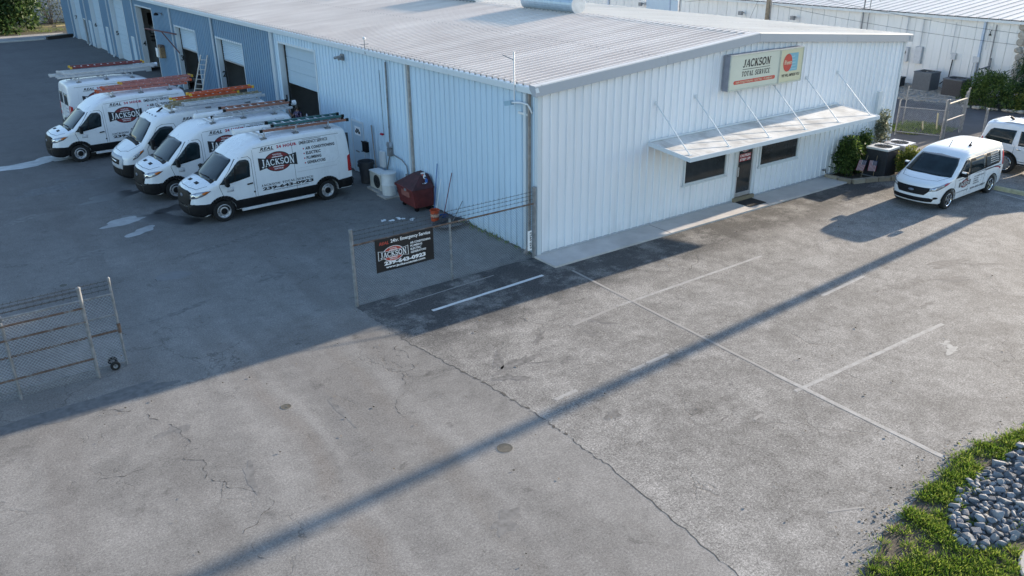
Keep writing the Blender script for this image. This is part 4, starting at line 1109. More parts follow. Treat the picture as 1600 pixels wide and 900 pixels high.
        P('indicator', g45, [(-s*a, z) for a, z in ((1.06, 1.0), (.90, 1.10), (1.0, 1.112), (1.12, 1.06))], M['amber'], h, .019, .06)
        P('lamp_lens', g45, [(-s*a, z) for a, z in ((1.48, .90), (1.34, .92), (1.32, 1.03), (1.47, 1.0))], M['chrome'], h, .018, .06)
        g45 = B.front(-s*R(45))
        P('bumper_corner', g45, [(-s*a, z) for a, z in ((1.70, .29), (1.02, .29), (1.02, .68), (1.20, .70), (1.70, .67))], M['black'], root, .017, .08)
        P('door_handle', S[s], [(1.90, 1.10), (2.09, 1.115), (2.09, 1.155), (1.90, 1.14)], M['black'], root, .03, .1, .04)
        P('fuel_cap', S[s], ell(2.12, .83, .032, .032, 10), M['black'], root, .01, .03)
        P('side_marker', S[s], [(1.20, .98), (1.42, .98), (1.42, 1.14), (1.20, 1.14)], simple('faint_decal', (.55, .56, .58), .4, var=.3, scale=40), root, .005)
        P('tail_light', S[s], [(5.62, .92), (5.755, .92), (5.735, 1.52), (5.63, 1.46)], M['red'], root, .012, .08)
        P('tail_light_rear', B.front(0, True), [(s*.86, .92), (s*.97, .92), (s*.955, 1.52), (s*.87, 1.52)][::s], M['red'], root, .012, .08)
        P('reverse_lamp', B.front(0, True), [(s*.86, 1.06), (s*.96, 1.06), (s*.96, 1.18), (s*.86, 1.18)][::s], M['lens'], root, .018, .08)
        mir = MB(); y0 = s*1.0; mir.bar((1.20, y0, 1.30), (1.18, s*1.12, 1.30), .07, .10); m_ = mir.build('mirror_arm', M['black'], root)
        q = MB(); q.box(1.11, 1.23, min(s*1.09, s*1.29), max(s*1.09, s*1.29), 1.20, 1.50); o = q.build('mirror', M['black'], m_); bv = o.modifiers.new('bevel', 'BEVEL'); bv.width = .04; bv.segments = 2
        ms = MB(); ms.poly([(1.233, s*1.11, 1.23), (1.233, s*1.27, 1.23), (1.233, s*1.27, 1.47), (1.233, s*1.11, 1.47)]); ms.build('mirror_glass', M['chrome'], m_)
        q = MB(); q.box(1.62, 4.22, min(s*.93, s*1.05), max(s*.93, s*1.05), .26, .345); o = q.build('running_board', simple('white_step', (.62, .63, .64), .5), root)
        for x, w in zip((1.02, 4.77), (1, 1)): make_wheel(root, x, s*.885, .36, .235, 'steel', s)
    tf = B.topf()
    for s in (-1, 1):
        P('hood_vent', tf, [(.42, s*.30-.12), (.42, s*.30+.12), (.53, s*.30+.12), (.53, s*.30-.12)], M['black'], root, .008, .08)
        B.seam('groove_shade_line', tf, [(2.5, s*.62), (5.4, s*.62)], .02, simple('crease_shade', (.60, .61, .62), .35), root)  # grey strips paint the shade in the roof grooves
    P('cowl', tf, [(.76, -.80), (.76, .80), (.90, .78), (.885, 0), (.90, -.78)], M['black'], root, .006, .12)
    B.seam('hood_seam', tf, [(.62, -.86), (.30, -.70), (.20, -.3), (.20, .3), (.30, .70), (.62, .86)], .012, M['black'], root, .004)
    for s in (-1, 1): P('wiper', fr, [(s*.1-.28, 1.40), (s*.1+.32, 1.37), (s*.1+.32, 1.384), (s*.1-.28, 1.414)], M['black'], root, .02, .2)
    rb = B.front(0, True)
    for s in (-1, 1): P('bumper_corner', B.front(-s*R(135)), [(s*a, z) for a, z in ((1.02, .36), (1.66, .36), (1.66, .64), (1.02, .68))], M['black'], root, .02, .1)
    P('rear_bumper', rb, [(-.96, .36), (.96, .36), (.96, .62), (-.96, .62)], M['black'], root, .05, .2, .05)
    B.seam('door_seam', rb, [(0, .64), (0, 2.30)], .014, M['black'], root)
    for s in (-1, 1): P('rear_window', rb, [(s*.14, 1.50), (s*.78, 1.50), (s*.72, 2.02), (s*.14, 2.04)][::s], M['glass'], root, .008, .15)
    for z in (.75, .95, 1.15, 1.32): P('rear_decal', rb, [(.20, z), (.72, z), (.70, z+.09), (.20, z+.09)], simple('pale_decal', (.45, .48, .54), .4), root, .004, .2)
    P('license_plate', rb, [(-.62, .72), (-.30, .72), (-.30, .88), (-.62, .88)], M['cream'], root, .015, .1)
    lettering(B, root, S[-1]); lettering(B, root, B.side(1, True), 0, 1.72)
    rack(root, B, (2.75, 3.9, 5.1), .82, .1, .075)
    return root, B

def make_promaster():
    root = thing('service_van', '', 'van')
    top = [(.14, .27, .44, .27), (.02, .32, .38, .32), (.0, .45, .36, .45), (.0, .70, .36, .70), (.02, .90, .38, .88), (.06, 1.06, .42, 1.02), (.16, 1.18, .54, 1.12), (.40, 1.34, .72, 1.24), (.66, 1.48, .90, 1.36),
           (.80, 1.57, 1.00, 1.45), (1.05, 1.86, 1.22, 1.74), (1.30, 2.15, 1.46, 2.04), (1.46, 2.32, 1.62, 2.20), (1.66, 2.44, 1.84, 2.31), (2.05, 2.51, 2.2, 2.38), (2.8, 2.53, 2.9, 2.41), (4.2, 2.53, 4.2, 2.41), (5.55, 2.52, 5.5, 2.40),
           (5.88, 2.50, 5.80, 2.36), (5.95, 2.40, 5.89, 2.26), (5.96, 2.0, 5.93, 1.95), (5.98, 1.2, 5.95, 1.2), (5.98, .70, 5.95, .70), (5.98, .42, 5.94, .42), (5.92, .34, 5.88, .34), (5.6, .33, 5.6, .33)]
    def wid(x, z):
        w = 1.02
        if z > 1.05: w -= .085*((z-1.05)/1.35)**1.8
        if z < .7: w -= .03*((.7-z)/.4)**2
        if x < 1.1: w -= .09*((1.1-x)/.75)**2
        return w
    wheels = [(.96, .36), (4.99, .36)]
    B = Body(top, wheels, .33, wid, 5.98, 2.5); link('body', B.me, root)
    fr = B.front(); S = {s: B.side(s) for s in (-1, 1)}; P = B.patch
    P('windshield', fr, [(-.84, 1.54), (0, 1.575), (.84, 1.54), (.80, 1.90), (.76, 2.16), (.70, 2.22), (0, 2.26), (-.70, 2.22), (-.76, 2.16), (-.80, 1.90)], M['glass'], root, .006, .10)
    greyb = simple('grey_bumper_plastic', (.085, .088, .095), .55)
    P('bumper', fr, [(-.97, .29), (.97, .29), (.97, .80), (.66, .72), (-.66, .72), (-.97, .80)], M['black'], root, .014, .10)
    P('bumper_grey', fr, [(-.70, .62), (.70, .62), (.74, .98), (.60, 1.10), (-.60, 1.10), (-.74, .98)], simple('silver_bumper_plastic', (.40, .42, .45), .45), root, .020, .10)
    P('grille', fr, [(-.50, .78), (.50, .78), (.54, .96), (-.54, .96)], M['black'], root, .034, .10)
    P('badge', fr, [(-.34, .84), (.34, .84), (.34, .90), (-.34, .90)], M['chrome'], root, .04, .2)
    tf = B.topf()
    for s in (-1, 1):
        P('bumper_side', S[s], [(.37, .34), (.60, .34), (.585, .56), (.66, .76), (.50, .80), (.39, .80)], M['black'], root, .014)
        h = P('headlight', S[s], [(.44, .96), (.62, 1.03), (.86, 1.24), (.88, 1.32), (.72, 1.25), (.48, 1.12)], M['lens'], root, .016, .06)
        P('indicator', S[s], [(.70, 1.13), (.85, 1.25), (.86, 1.30), (.74, 1.25)], M['amber'], h, .022, .06)
        P('bumper_corner', B.front(-s*R(45)), [(-s*a, z) for a, z in ((1.70, .29), (1.02, .29), (1.02, .76), (1.20, .80), (1.70, .78))], M['black'], root, .017, .08)
        P('side_window', S[s], [(1.06, 1.52), (1.18, 1.36), (1.60, 1.30), (2.08, 1.32), (2.12, 1.85), (2.05, 2.02), (1.80, 2.06), (1.60, 2.03), (1.38, 1.86)], M['glass'], root, .008)
        B.seam('door_seam', S[s], [(1.10, .50), (1.02, 1.30), (1.5, 2.06), (1.7, 2.14), (2.14, 2.12), (2.22, 1.9), (2.20, .50)], .012, M['black'], root)
        B.seam('panel_seam', S[s], [(3.55, 2.25), (3.55, .6)], .01, M['black'], root)
        P('cladding', S[s], [(1.40, .46), (4.52, .46), (4.52, .58), (1.40, .58)], M['black'], root, .02)
        P('door_handle', S[s], [(1.98, 1.10), (2.16, 1.10), (2.16, 1.15), (1.98, 1.15)], M['black'], root, .03, .1, .04)
        P('tail_light', S[s], [(5.82, 1.0), (5.92, 1.0), (5.91, 1.7), (5.83, 1.7)], M['red'], root, .012, .08)
        for wx, _ in wheels: B.seam('arch_trim', S[s], [(wx+.46*math.cos(R(a)), .36+.46*math.sin(R(a))) for a in range(-2, 183, 12)], .08, M['black'], root, .016)
        mir = MB(); mir.bar((1.30, s*1.0, 1.44), (1.22, s*1.16, 1.44), .08, .12); m_ = mir.build('mirror_arm', M['black'], root)
        q = MB(); q.box(1.12, 1.26, min(s*1.12, s*1.34), max(s*1.12, s*1.34), 1.30, 1.70); o = q.build('mirror', M['black'], m_); bv = o.modifiers.new('bevel', 'BEVEL'); bv.width = .04; bv.segments = 2
        for x in (.96, 4.99): make_wheel(root, x, s*.885, .36, .235, 'steel', s)
        for k in range(3): P('clearance_lamp', fr, [(s*.62*(k/2)-.04, 2.40), (s*.62*(k/2)+.04, 2.40), (s*.62*(k/2)+.04, 2.42), (s*.62*(k/2)-.04, 2.42)], M['navy'], root, .012, .1) if (s > 0 or k) else None
    aer = MB(); z = tf(1.95, 0, 0).z; aer.bar((1.80, -.2, 2.46), (2.05, -.2, 2.62), .03, .06); aer.build('aerial', M['black'], root)
    B.seam('hood_seam', tf, [(.80, -.86), (.40, -.72), (.22, -.3), (.22, .3), (.40, .72), (.80, .86)], .012, M['black'], root, .004)
    P('cowl', tf, [(.70, -.74), (.70, .74), (.83, .80), (.80, 0), (.83, -.80)], M['black'], root, .006, .12)
    lettering(B, root, S[-1], .05); rack(root, B, (2.2, 3.6, 5.2), .86, .1, .075)
    return root, B

def make_compact():
    root = thing('passenger_van', 'small white passenger van with logo doors parked by the planter bed', 'van')
    top = [(.20, .24, .50, .24), (.06, .28, .42, .28), (.0, .42, .38, .42), (.0, .60, .38, .58), (.03, .76, .42, .74), (.08, .88, .48, .86), (.20, .965, .60, .915), (.50, 1.045, .80, .97), (.82, 1.105, 1.02, 1.02),
           (.98, 1.16, 1.16, 1.07), (1.34, 1.42, 1.52, 1.31), (1.72, 1.655, 1.92, 1.535), (2.02, 1.765, 2.20, 1.64), (2.35, 1.82, 2.5, 1.69), (3.0, 1.845, 3.1, 1.715), (3.9, 1.84, 3.9, 1.71), (4.45, 1.81, 4.40, 1.68),
           (4.66, 1.76, 4.56, 1.60), (4.74, 1.55, 4.66, 1.45), (4.80, 1.05, 4.73, 1.05), (4.82, .70, 4.76, .70), (4.81, .42, 4.74, .42), (4.74, .32, 4.68, .32), (4.5, .28, 4.5, .28)]
    def wid(x, z):
        w = .925
        if z > .95: w -= .13*((z-.95)/.75)**1.6
        if z < .6: w -= .035*((.6-z)/.35)**2
        w += .012*math.exp(-((z-.90)/.05)**2)
        if x < 1.2: w -= .12*((1.2-x)/.8)**2
        if x > 4.3: w -= .05*((x-4.3)/.5)**2
        return w
    wheels = [(.93, .33), (3.99, .33)]
    B = Body(top, wheels, .26, wid, 4.82, 2.4, ar=.385, pr=3.8, zr=(1.45, 1.72)); link('body', B.me, root)
    fr = B.front(); S = {s: B.side(s) for s in (-1, 1)}; P = B.patch; tf = B.topf()
    P('windshield', fr, [(-.82, 1.09), (0, 1.105), (.82, 1.09), (.75, 1.42), (.66, 1.62), (0, 1.66), (-.66, 1.62), (-.75, 1.42)], M['glass'], root, .006, .09)
    P('grille', fr, [(-.50, .62), (-.44, .56), (.44, .56), (.50, .62), (.62, .76), (.58, .81), (-.58, .81), (-.62, .76)], M['black'], root, .010, .08)
    P('lower_grille', fr, [(-.66, .33), (.66, .33), (.72, .43), (.60, .47), (-.60, .47), (-.72, .43)], M['black'], root, .010, .08)
    P('badge', fr, ell(0, .69, .10, .042, 14), simple('badge_blue_grey', (.16, .18, .22), .3, .4), root, .022, .05)
    for z in (.62, .68, .74): B.seam('grille_bar', fr, [(-.5, z), (.5, z)], .012, M['rubber'], root, .014)
    for s in (-1, 1):
        g45 = B.front(-s*R(45))
        h = P('headlight', g45, [(-s*a, z) for a, z in ((1.20, .70), (.95, .735), (.62, .87), (.42, .985), (.62, .965), (.95, .875), (1.19, .795))], M['lens'], root, .012, .05)
        P('indicator', g45, [(-s*a, z) for a, z in ((.66, .875), (.48, .965), (.62, .95), (.72, .915))], M['inkred'], h, .018, .05)
        P('lamp_lens', g45, [(-s*a, z) for a, z in ((1.14, .735), (.98, .755), (.98, .83), (1.13, .785))], M['chrome'], h, .018, .05)
        P('fog_lamp', fr, ell(s*.74, .47, .05, .04, 10), M['black'], root, .012, .05)
        win = [(1.20, 1.05), (1.75, 1.03), (2.10, 1.05), (2.10, 1.56), (2.02, 1.575), (1.86, 1.53), (1.56, 1.30)]
        P('window_band', S[s], [(1.16, 1.035), (2.10, 1.01), (4.30, 1.085), (4.44, 1.17), (4.38, 1.51), (4.23, 1.585), (2.05, 1.585), (1.84, 1.545), (1.54, 1.31)], M['black'], root, .004, .12)
        P('side_window', S[s], win, M['glass'], root, .008, .09)
        P('side_window', S[s], [(2.17, 1.05), (3.22, 1.06), (3.22, 1.575), (2.17, 1.565)], M['glass'], root, .007, .09)
        w3 = P('side_window', S[s], [(3.30, 1.06), (4.28, 1.10), (4.42, 1.18), (4.36, 1.50), (4.22, 1.57), (3.30, 1.575)], M['glass'], root, .007, .09)
        m = MB(); fn = S[s] if s < 0 else (lambda a, b, o, g=B.side(1): g(7.74-a, b, o))
        for i in range(5): put(m, *fit(bfont('JACKSON TOTAL', .02), 3.64, 1.16+.075*i, .62, .05), fn, 0, .009)
        m.build('window_lettering', [M['inkwhite']], w3)
        B.seam('door_seam', S[s], [(1.22, .40), (1.16, 1.02), (1.55, 1.34), (1.9, 1.60), (2.13, 1.62), (2.14, .40)], .012, M['black'], root)
        B.seam('door_seam', S[s], [(3.26, 1.62), (3.27, .40)], .012, M['black'], root)
        B.seam('slide_rail', S[s], [(3.30, .98), (4.50, 1.0)], .022, M['black'], root, .006)
        st = MB(); 
        P('door_handle', S[s], [(1.86, .90), (2.04, .905), (2.04, .94), (1.86, .935)], M['black'], root, .03, .1, .04)
        P('tail_light', S[s], [(4.60, .98), (4.71, .98), (4.66, 1.5), (4.58, 1.46)], M['red'], root, .012, .06)
        for wx, _ in wheels: B.seam('arch_trim', S[s], [(wx+.40*math.cos(R(a)), .33+.40*math.sin(R(a))) for a in range(-4, 185, 12)], .035, M['black'], root, .010)
        mir = MB(); mir.box(1.44, 1.58, min(s*.93, s*1.14), max(s*.93, s*1.14), 1.06, 1.24); o = mir.build('mirror', M['black'], root); bv = o.modifiers.new('bevel', 'BEVEL'); bv.width = .04; bv.segments = 2
        mc = MB(); mc.box(1.425, 1.50, min(s*.96, s*1.10), max(s*.96, s*1.10), 1.20, 1.25); mc.build('mirror_cap', M['white'], o)
        # side graphics
        g = MB(); fn2 = S[s] if s < 0 else (lambda a, b, o, q=B.side(1): q(4.82-a, b, o))
        logo(g, fn2, 1.86, .76, .78, .19, False, .1, .004); g.build('logo', LOGO_M, root)
        g = MB()
        for pts, mi in (([(1.35, .93), (2.2, 1.0), (2.2, 1.012), (1.35, .945)], 0), ([(2.55, .99), (3.3, 1.0), (4.1, .99), (4.5, .88), (4.5, .92), (4.1, 1.02), (3.3, 1.02), (2.55, 1.005)], 0), ([(3.9, .985), (4.3, .93), (4.5, .82), (4.5, .87), (4.3, .97), (3.9, 1.0)], 1)):
            v, f, _ = cdt(pts, .2); put(g, v, f, fn2, mi, .005)
        for i, w in enumerate(('AIR CONDITIONING', 'ELECTRIC', 'PLUMBING', 'GENERATORS')):
            put(g, *fit(bfont(w, .02), 2.50, .86-.085*i, .045*len(w), .05), fn2, 0, .005)
        put(g, *fit(bfont('239-643-0923', .04), 2.35, .44, 1.1, .075), fn2, 0, .005)
        put(g, *fit(bfont('JACKSON TOTAL SERVICE', .03), 1.38, .47, .82, .045), fn2, 0, .005)
        g.build('side_lettering', [M['navy'], M['inkred']], root)
        for x in (.93, 3.99): make_wheel(root, x, s*.81, .33, .205, 'five', s)
    B.seam('hood_seam', tf, [(1.0, -.80), (.50, -.62), (.36, -.3), (.34, 0), (.36, .3), (.50, .62), (1.0, .80)], .012, M['black'], root, .004)
    for s in (-1, 1): B.seam('groove_shade_line', tf, [(2.2, s*.60), (4.4, s*.62)], .018, simple('crease_shade', (.60, .61, .62), .35), root)  # groove shade painted as grey strips
    a = MB(); z = tf(2.30, -.05, 0).z; a.tube([(2.30, .05, z-.01), (2.48, .05, z+.22)], .012, 5); a.build('aerial', M['black'], root)
    a = MB(); z = tf(2.85, -.42, 0).z; a.box(2.80, 2.90, -.46, -.38, z-.01, z+.05); a.bar((2.82, -.42, z+.05), (2.94, -.42, z+.14), .02, .05); a.build('roof_fin', M['black'], root)
    rb = B.front(0, True); P('rear_window', rb, [(-.66, 1.12), (.66, 1.12), (.6, 1.55), (-.6, 1.55)], M['glass'], root, .008, .15)
    return root, B

def make_suv():
    root = thing('sport_utility', 'large white sport utility vehicle parked beyond the small passenger van', 'car')
    top = [(.24, .30, .60, .30), (.05, .36, .45, .36), (.0, .52, .40, .52), (.0, .85, .40, .83), (.05, 1.02, .46, 1.0), (.18, 1.12, .60, 1.07), (.7, 1.20, .95, 1.12), (1.35, 1.25, 1.5, 1.15),
           (1.55, 1.31, 1.70, 1.20), (1.95, 1.58, 2.12, 1.46), (2.35, 1.80, 2.50, 1.68), (2.7, 1.90, 2.8, 1.77), (3.4, 1.94, 3.5, 1.81), (4.3, 1.935, 4.3, 1.81), (4.95, 1.90, 4.85, 1.77), (5.18, 1.86, 5.02, 1.66),
           (5.20, 1.78, 5.10, 1.58), (5.24, 1.50, 5.16, 1.42), (5.32, 1.05, 5.25, 1.05), (5.35, .70, 5.27, .70), (5.33, .48, 5.24, .48), (5.22, .40, 5.12, .40), (4.95, .40, 4.95, .40)]
    def wid(x, z):
        w = 1.0
        if z > 1.08: w -= .17*((z-1.08)/.72)**1.3
        if z < .7: w -= .03*((.7-z)/.4)**2
        w += .014*math.exp(-((z-1.02)/.06)**2)
        if x < 1.1: w -= .10*((1.1-x)/.8)**2
        if x > 4.9: w -= .06*((x-4.9)/.45)**2
        return w
    wheels = [(1.0, .40), (4.12, .40)]
    paint = simple('pearl_white_paint', (.70, .70, .715), .25, var=.03, coat=.6)
    B = Body(top, wheels, .42, wid, 5.35, 2.4, ar=.47, mat=paint, pr=3.6, zr=(1.5, 1.85)); link('body', B.me, root)
    fr = B.front(); S = {s: B.side(s) for s in (-1, 1)}; P = B.patch; tf = B.topf(); rb = B.front(0, True)
    P('windshield', fr, [(-.80, 1.29), (.80, 1.29), (.68, 1.76), (-.68, 1.76)], M['glass'], root, .006, .12)
    P('grille', fr, [(-.6, .62), (.6, .62), (.66, .98), (-.66, .98)], M['black'], root, .012, .1)
    P('rear_window', rb, [(-.70, 1.18), (.70, 1.18), (.62, 1.62), (-.62, 1.62)], M['glass'], root, .008, .12)
    P('spoiler', tf, [(4.9, -.66), (4.9, .66), (5.19, .60), (5.21, 0), (5.19, -.60)], paint, root, .03, .15, .04)
    for s in (-1, 1):
        P('side_window', S[s], [(1.88, 1.18), (2.76, 1.16), (2.76, 1.68), (2.55, 1.67), (2.3, 1.52)], M['glass'], root, .007)
        P('side_window', S[s], [(2.86, 1.16), (3.74, 1.16), (3.78, 1.70), (2.86, 1.70)], M['glass'], root, .007)
        P('side_window', S[s], [(3.98, 1.17), (4.92, 1.20), (5.06, 1.26), (4.92, 1.60), (4.80, 1.67), (3.94, 1.70)], M['glass'], root, .007)
        for x in (1.72, 2.81, 3.86): B.seam('door_seam', S[s], [(x, 1.12), (x+.02, .50)], .012, M['black'], root)
        for x in (2.55, 3.56): P('door_handle', S[s], [(x, 1.0), (x+.2, 1.0), (x+.2, 1.045), (x, 1.045)], M['chrome'], root, .03, .1, .04)
        B.seam('rocker_trim', S[s], [(1.5, .46), (3.62, .46)], .06, M['black'], root, .012); B.seam('bright_strip', S[s], [(1.5, .56), (3.62, .56)], .03, M['chrome'], root, .014)
        P('tail_light', S[s], [(5.12, .95), (5.21, .95), (5.17, 1.30), (5.12, 1.26)], M['red'], root, .012, .06)
        P('headlight', S[s], [(.48, .84), (.8, .88), (.86, 1.0), (.52, .98)], M['lens'], root, .012, .06)
        for wx, _ in wheels: B.seam('arch_trim', S[s], [(wx+.485*math.cos(R(a)), .40+.485*math.sin(R(a))) for a in range(0, 181, 12)], .04, M['black'], root, .010)
        q = MB(); zz = 1.86; q.tube([(2.75, s*.66, zz+.0), (2.95, s*.67, zz+.085), (4.4, s*.67, zz+.075), (4.75, s*.65, zz-.03)], .025, 6); q.build('roof_rail', M['alu'], root)
        q = MB(); q.box(1.95, 2.10, min(s*1.0, s*1.22), max(s*1.0, s*1.22), 1.16, 1.36); o = q.build('mirror', M['black'], root); bv = o.modifiers.new('bevel', 'BEVEL'); bv.width = .04; bv.segments = 2
        for x in (1.0, 4.12): make_wheel(root, x, s*.88, .40, .26, 'ten', s)
    a = MB(); z = tf(4.55, 0, 0).z; a.bar((4.50, 0, z), (4.66, 0, z+.09), .03, .08); a.build('roof_fin', M['black'], root)
    return root, B

# five big vans in the yard. Design x runs nose to tail, so a nose toward -x needs no turn
VS = 1.03
tr, TB = make_transit()
def place(o, x, y, deg, label, front=1.02):
    o.location = (x, y, 0); o.rotation_euler = (0, 0, R(deg)); o.scale = (VS, VS, VS); o['label'] = label
    a = R(deg); o.location = (x-front*VS*math.cos(a), y-front*VS*math.sin(a), 0)
    return o
def near(x, y, deg, s=.885*VS):
    """centre line position from the near front wheel"""
    a = R(deg); return x-s*math.sin(a), y+s*math.cos(a)
GRP = 'white service vans parked in the yard'
vans = {}
tr['group'] = GRP
vB, vD, vE = (copy_tree(tr) for _ in range(3))
vans['A'] = place(tr, *near(-6.47, 9.16, 2.3), 2.3, 'white service van carrying a teal ladder on its roof, nearest the red dumpster')
vans['B'] = place(vB, *near(-7.05, 12.78, 2.3), 2.3, 'white service van with a brown step ladder and white tube on its rack')
vans['D'] = place(vD, *near(-8.78, 20.95, 2.5), 2.5, 'white service van with faded red extension ladders, its nose by the long puddle')
pm, PB = make_promaster(); pm['group'] = GRP
vans['C'] = place(pm, *near(-7.24, 15.7, 2.3), 2.3, 'white service van with silver and black bumper, bright orange ladder on top', .96)
vE.rotation_euler = (0, 0, R(182.5)); vE.scale = (VS,)*3; vE['label'] = 'white service van backed out with its red tail lamp showing, nose toward the building'
vE.location = (-2.25, 27.0, 0); vans['E'] = vE
cv, CB = make_compact()
def near2(o, x, y, deg, front, half):
    a = R(deg); cx, cy = x-half*math.sin(a), y+half*math.cos(a)
    o.location = (cx-front*math.cos(a), cy-front*math.sin(a), 0); o.rotation_euler = (0, 0, a)
near2(cv, 14.10, -4.90, 1.6, .93, .81)
sv, SB = make_suv()
sv.location = (21.25, -8.0, 0); sv.rotation_euler = (0, 0, R(90))

# ------------------------------------------------------------------ ladders and tubes on the racks
def ladder(length, w, rail, label, step=.305, cap=M['black'], rung=M['alu'], rh=.085, kind='ladder', inner=None, cat='ladder', flare=0.0):
    t = thing('ladder', label, cat)
    for s in (-1, 1):
        b = MB(); b.bar((0, s*(w/2+flare), 0), (length, s*w/2, 0), .042, rh); b.build('rail', rail, t)
        for x, ww in ((0, w/2+flare), (length, w/2)):
            c = MB(); c.box(x-.05, x+.05, s*ww-.032, s*ww+.032, -rh*.62, rh*.62); c.build('end_cap', cap, t)
    x = .22
    while x < length-.1:
        f = flare*(1-x/length)
        b = MB(); b.bar((x, -w/2-f, .0), (x, w/2+f, .0), .05, .03) if kind == 'step' else b.tube([(x, -w/2-f, 0), (x, w/2+f, 0)], .018, 6); b.build('rung', rung, t); x += step
    return t
ZR, ZU = 2.75, 2.89
def at(o, p, q, z, half=.24):
    """laid on the racks: p and q are the ends of the near rail"""
    p, q = Vector((*p, z)), Vector((*q, z)); a = math.atan2(q.y-p.y, q.x-p.x)
    o.location = p+Vector((-math.sin(a)*half, math.cos(a)*half, 0)); o.rotation_euler = (0, 0, a); return o
def L2(p, q): return math.hypot(q[0]-p[0], q[1]-p[1])
def tube(p, q, z, label, r=.09):
    l = L2(p, q); t = thing('storage_tube', label, 'pipe'); MB().tube([(0, 0, 0), (l, 0, 0)], r, 14).build('pipe', M['pvc'], t, True)
    MB().tube([(-.04, 0, 0), (.06, 0, 0)], r*1.12, 14).build('end_cap', M['pvc'], t); MB().tube([(l-.06, 0, 0), (l+.04, 0, 0)], r*1.12, 14).build('end_cap', M['pvc'], t)
    return at(t, p, q, z, 0)
def step(p, q, z, rail, label, **k): return at(ladder(L2(p, q), .46, rail, label, kind='step', flare=.06, **k), p, q, z)
def extension(p, q, z, rail, label, cap=M['yellow'], off=.4, w=.42):
    l = L2(p, q)-off; t = ladder(l, w, rail, label, cap=cap); u = ladder(l, w-.08, rail, 'x', cap=cap)
    for c in list(u.children): c.parent = t; c.location = c.location+Vector((off, 0, .12))
    bpy.data.objects.remove(u); return at(t, p, q, z, w/2)
# nearest van
step((-4.66, 9.66), (-1.46, 9.52), ZR, M['fl_brown'], 'brown step ladder under the teal one on the white van nearest the dumpster')
step((-4.25, 9.66), (-1.59, 9.60), ZU, M['fl_teal'], 'teal step ladder lying on the roof rack of the nearest white van')
tube((-5.44, 10.12), (-2.0, 10.32), ZR, 'white storage tube running forward of the teal ladder on the nearest van roof')
# next van
step((-5.25, 13.12), (-2.08, 12.98), ZR, M['alu'], 'dull aluminium ladder under the brown step ladder on a van roof')
step((-4.69, 13.36), (-2.08, 13.30), ZU, M['fl_brown'], 'brown step ladder with white rungs, on the second van from the dumpster')
tube((-5.72, 13.62), (-1.7, 13.85), ZR, 'white storage tube beside the brown ladder on a van roof')
# silver bumper van
extension((-5.60, 16.66), (-2.22, 17.0), ZU, M['fl_orange'], 'bright orange extension ladder with yellow feet on the silver bumper van', off=.7)
extension((-6.0, 16.02), (-2.24, 16.12), ZR, M['fl_tan'], 'weathered tan ladder lying between orange and aluminium ladders on one van', M['fl_tan'], .2)
extension((-5.75, 15.42), (-2.3, 15.55), ZR, M['alu'], 'aluminium extension ladder on the silver bumper van beside the tan ladder', M['alu'], .25)
# van by the long puddle
extension((-7.52, 21.45), (-3.54, 21.45), ZR, M['fl_pink'], 'faded red extension ladder along the near edge of the van roof by the puddle', M['fl_orange'], .25)
extension((-6.85, 22.25), (-3.15, 22.55), ZR, M['fl_pink'], 'faded red ladder with yellow feet, farther from the lettering, on the puddle van', off=.5)
# farthest van
extension((-8.25, 26.35), (-3.9, 26.45), ZR+.06, M['alu'], 'long aluminium ladder on the near edge of the van with the red tail lamp', M['alu'], .3)
extension((-8.45, 27.15), (-3.7, 27.0), ZR+.06, M['alu'], 'long aluminium ladder in the middle of the roof of the tail lamp van', M['alu'], .35)
step((-7.45, 27.55), (-4.1, 27.5), ZU+.16, M['fl_dred'], 'dark red step ladder with white rungs on the farthest van roof', cap=M['yellow'])
tube((-7.7, 28.0), (-3.4, 27.95), ZR+.06, 'white storage tube along the far edge of the farthest van roof')
# ================================================================== FENCES
rp = random.Random(11)
def chain_mesh(L, z0, z1, step=.078, r=.0029):
    mb = MB(); h = z1-z0
    for sgn in (1, -1):
        k = -int(h/step)-1
        while k*step < L+h:
            u0 = k*step
            # line u = u0 + sgn*(z)
            if sgn > 0: a, b = (u0, 0), (u0+h, h)
            else: a, b = (u0, h), (u0+h, 0)
            # clip to 0..L
            (ua, za), (ub, zb) = a, b; t0, t1 = max(0, (0-ua)/h), min(1, (L-ua)/h)
            if t1 > t0+.01:
                p = (ua+h*t0, .004*sgn, z0+za+(zb-za)*t0); q = (ua+h*t1, .004*sgn, z0+za+(zb-za)*t1)
                mb.tube([p, q], r, 3, caps=False)
            k += 1
    return mb
M['wire'] = simple('galvanised_wire', (.33, .335, .34), .6, .2, .25, 5)
M['barb'] = simple('dark_barbed_wire', (.06, .055, .05), .7, .2, .3, 20)
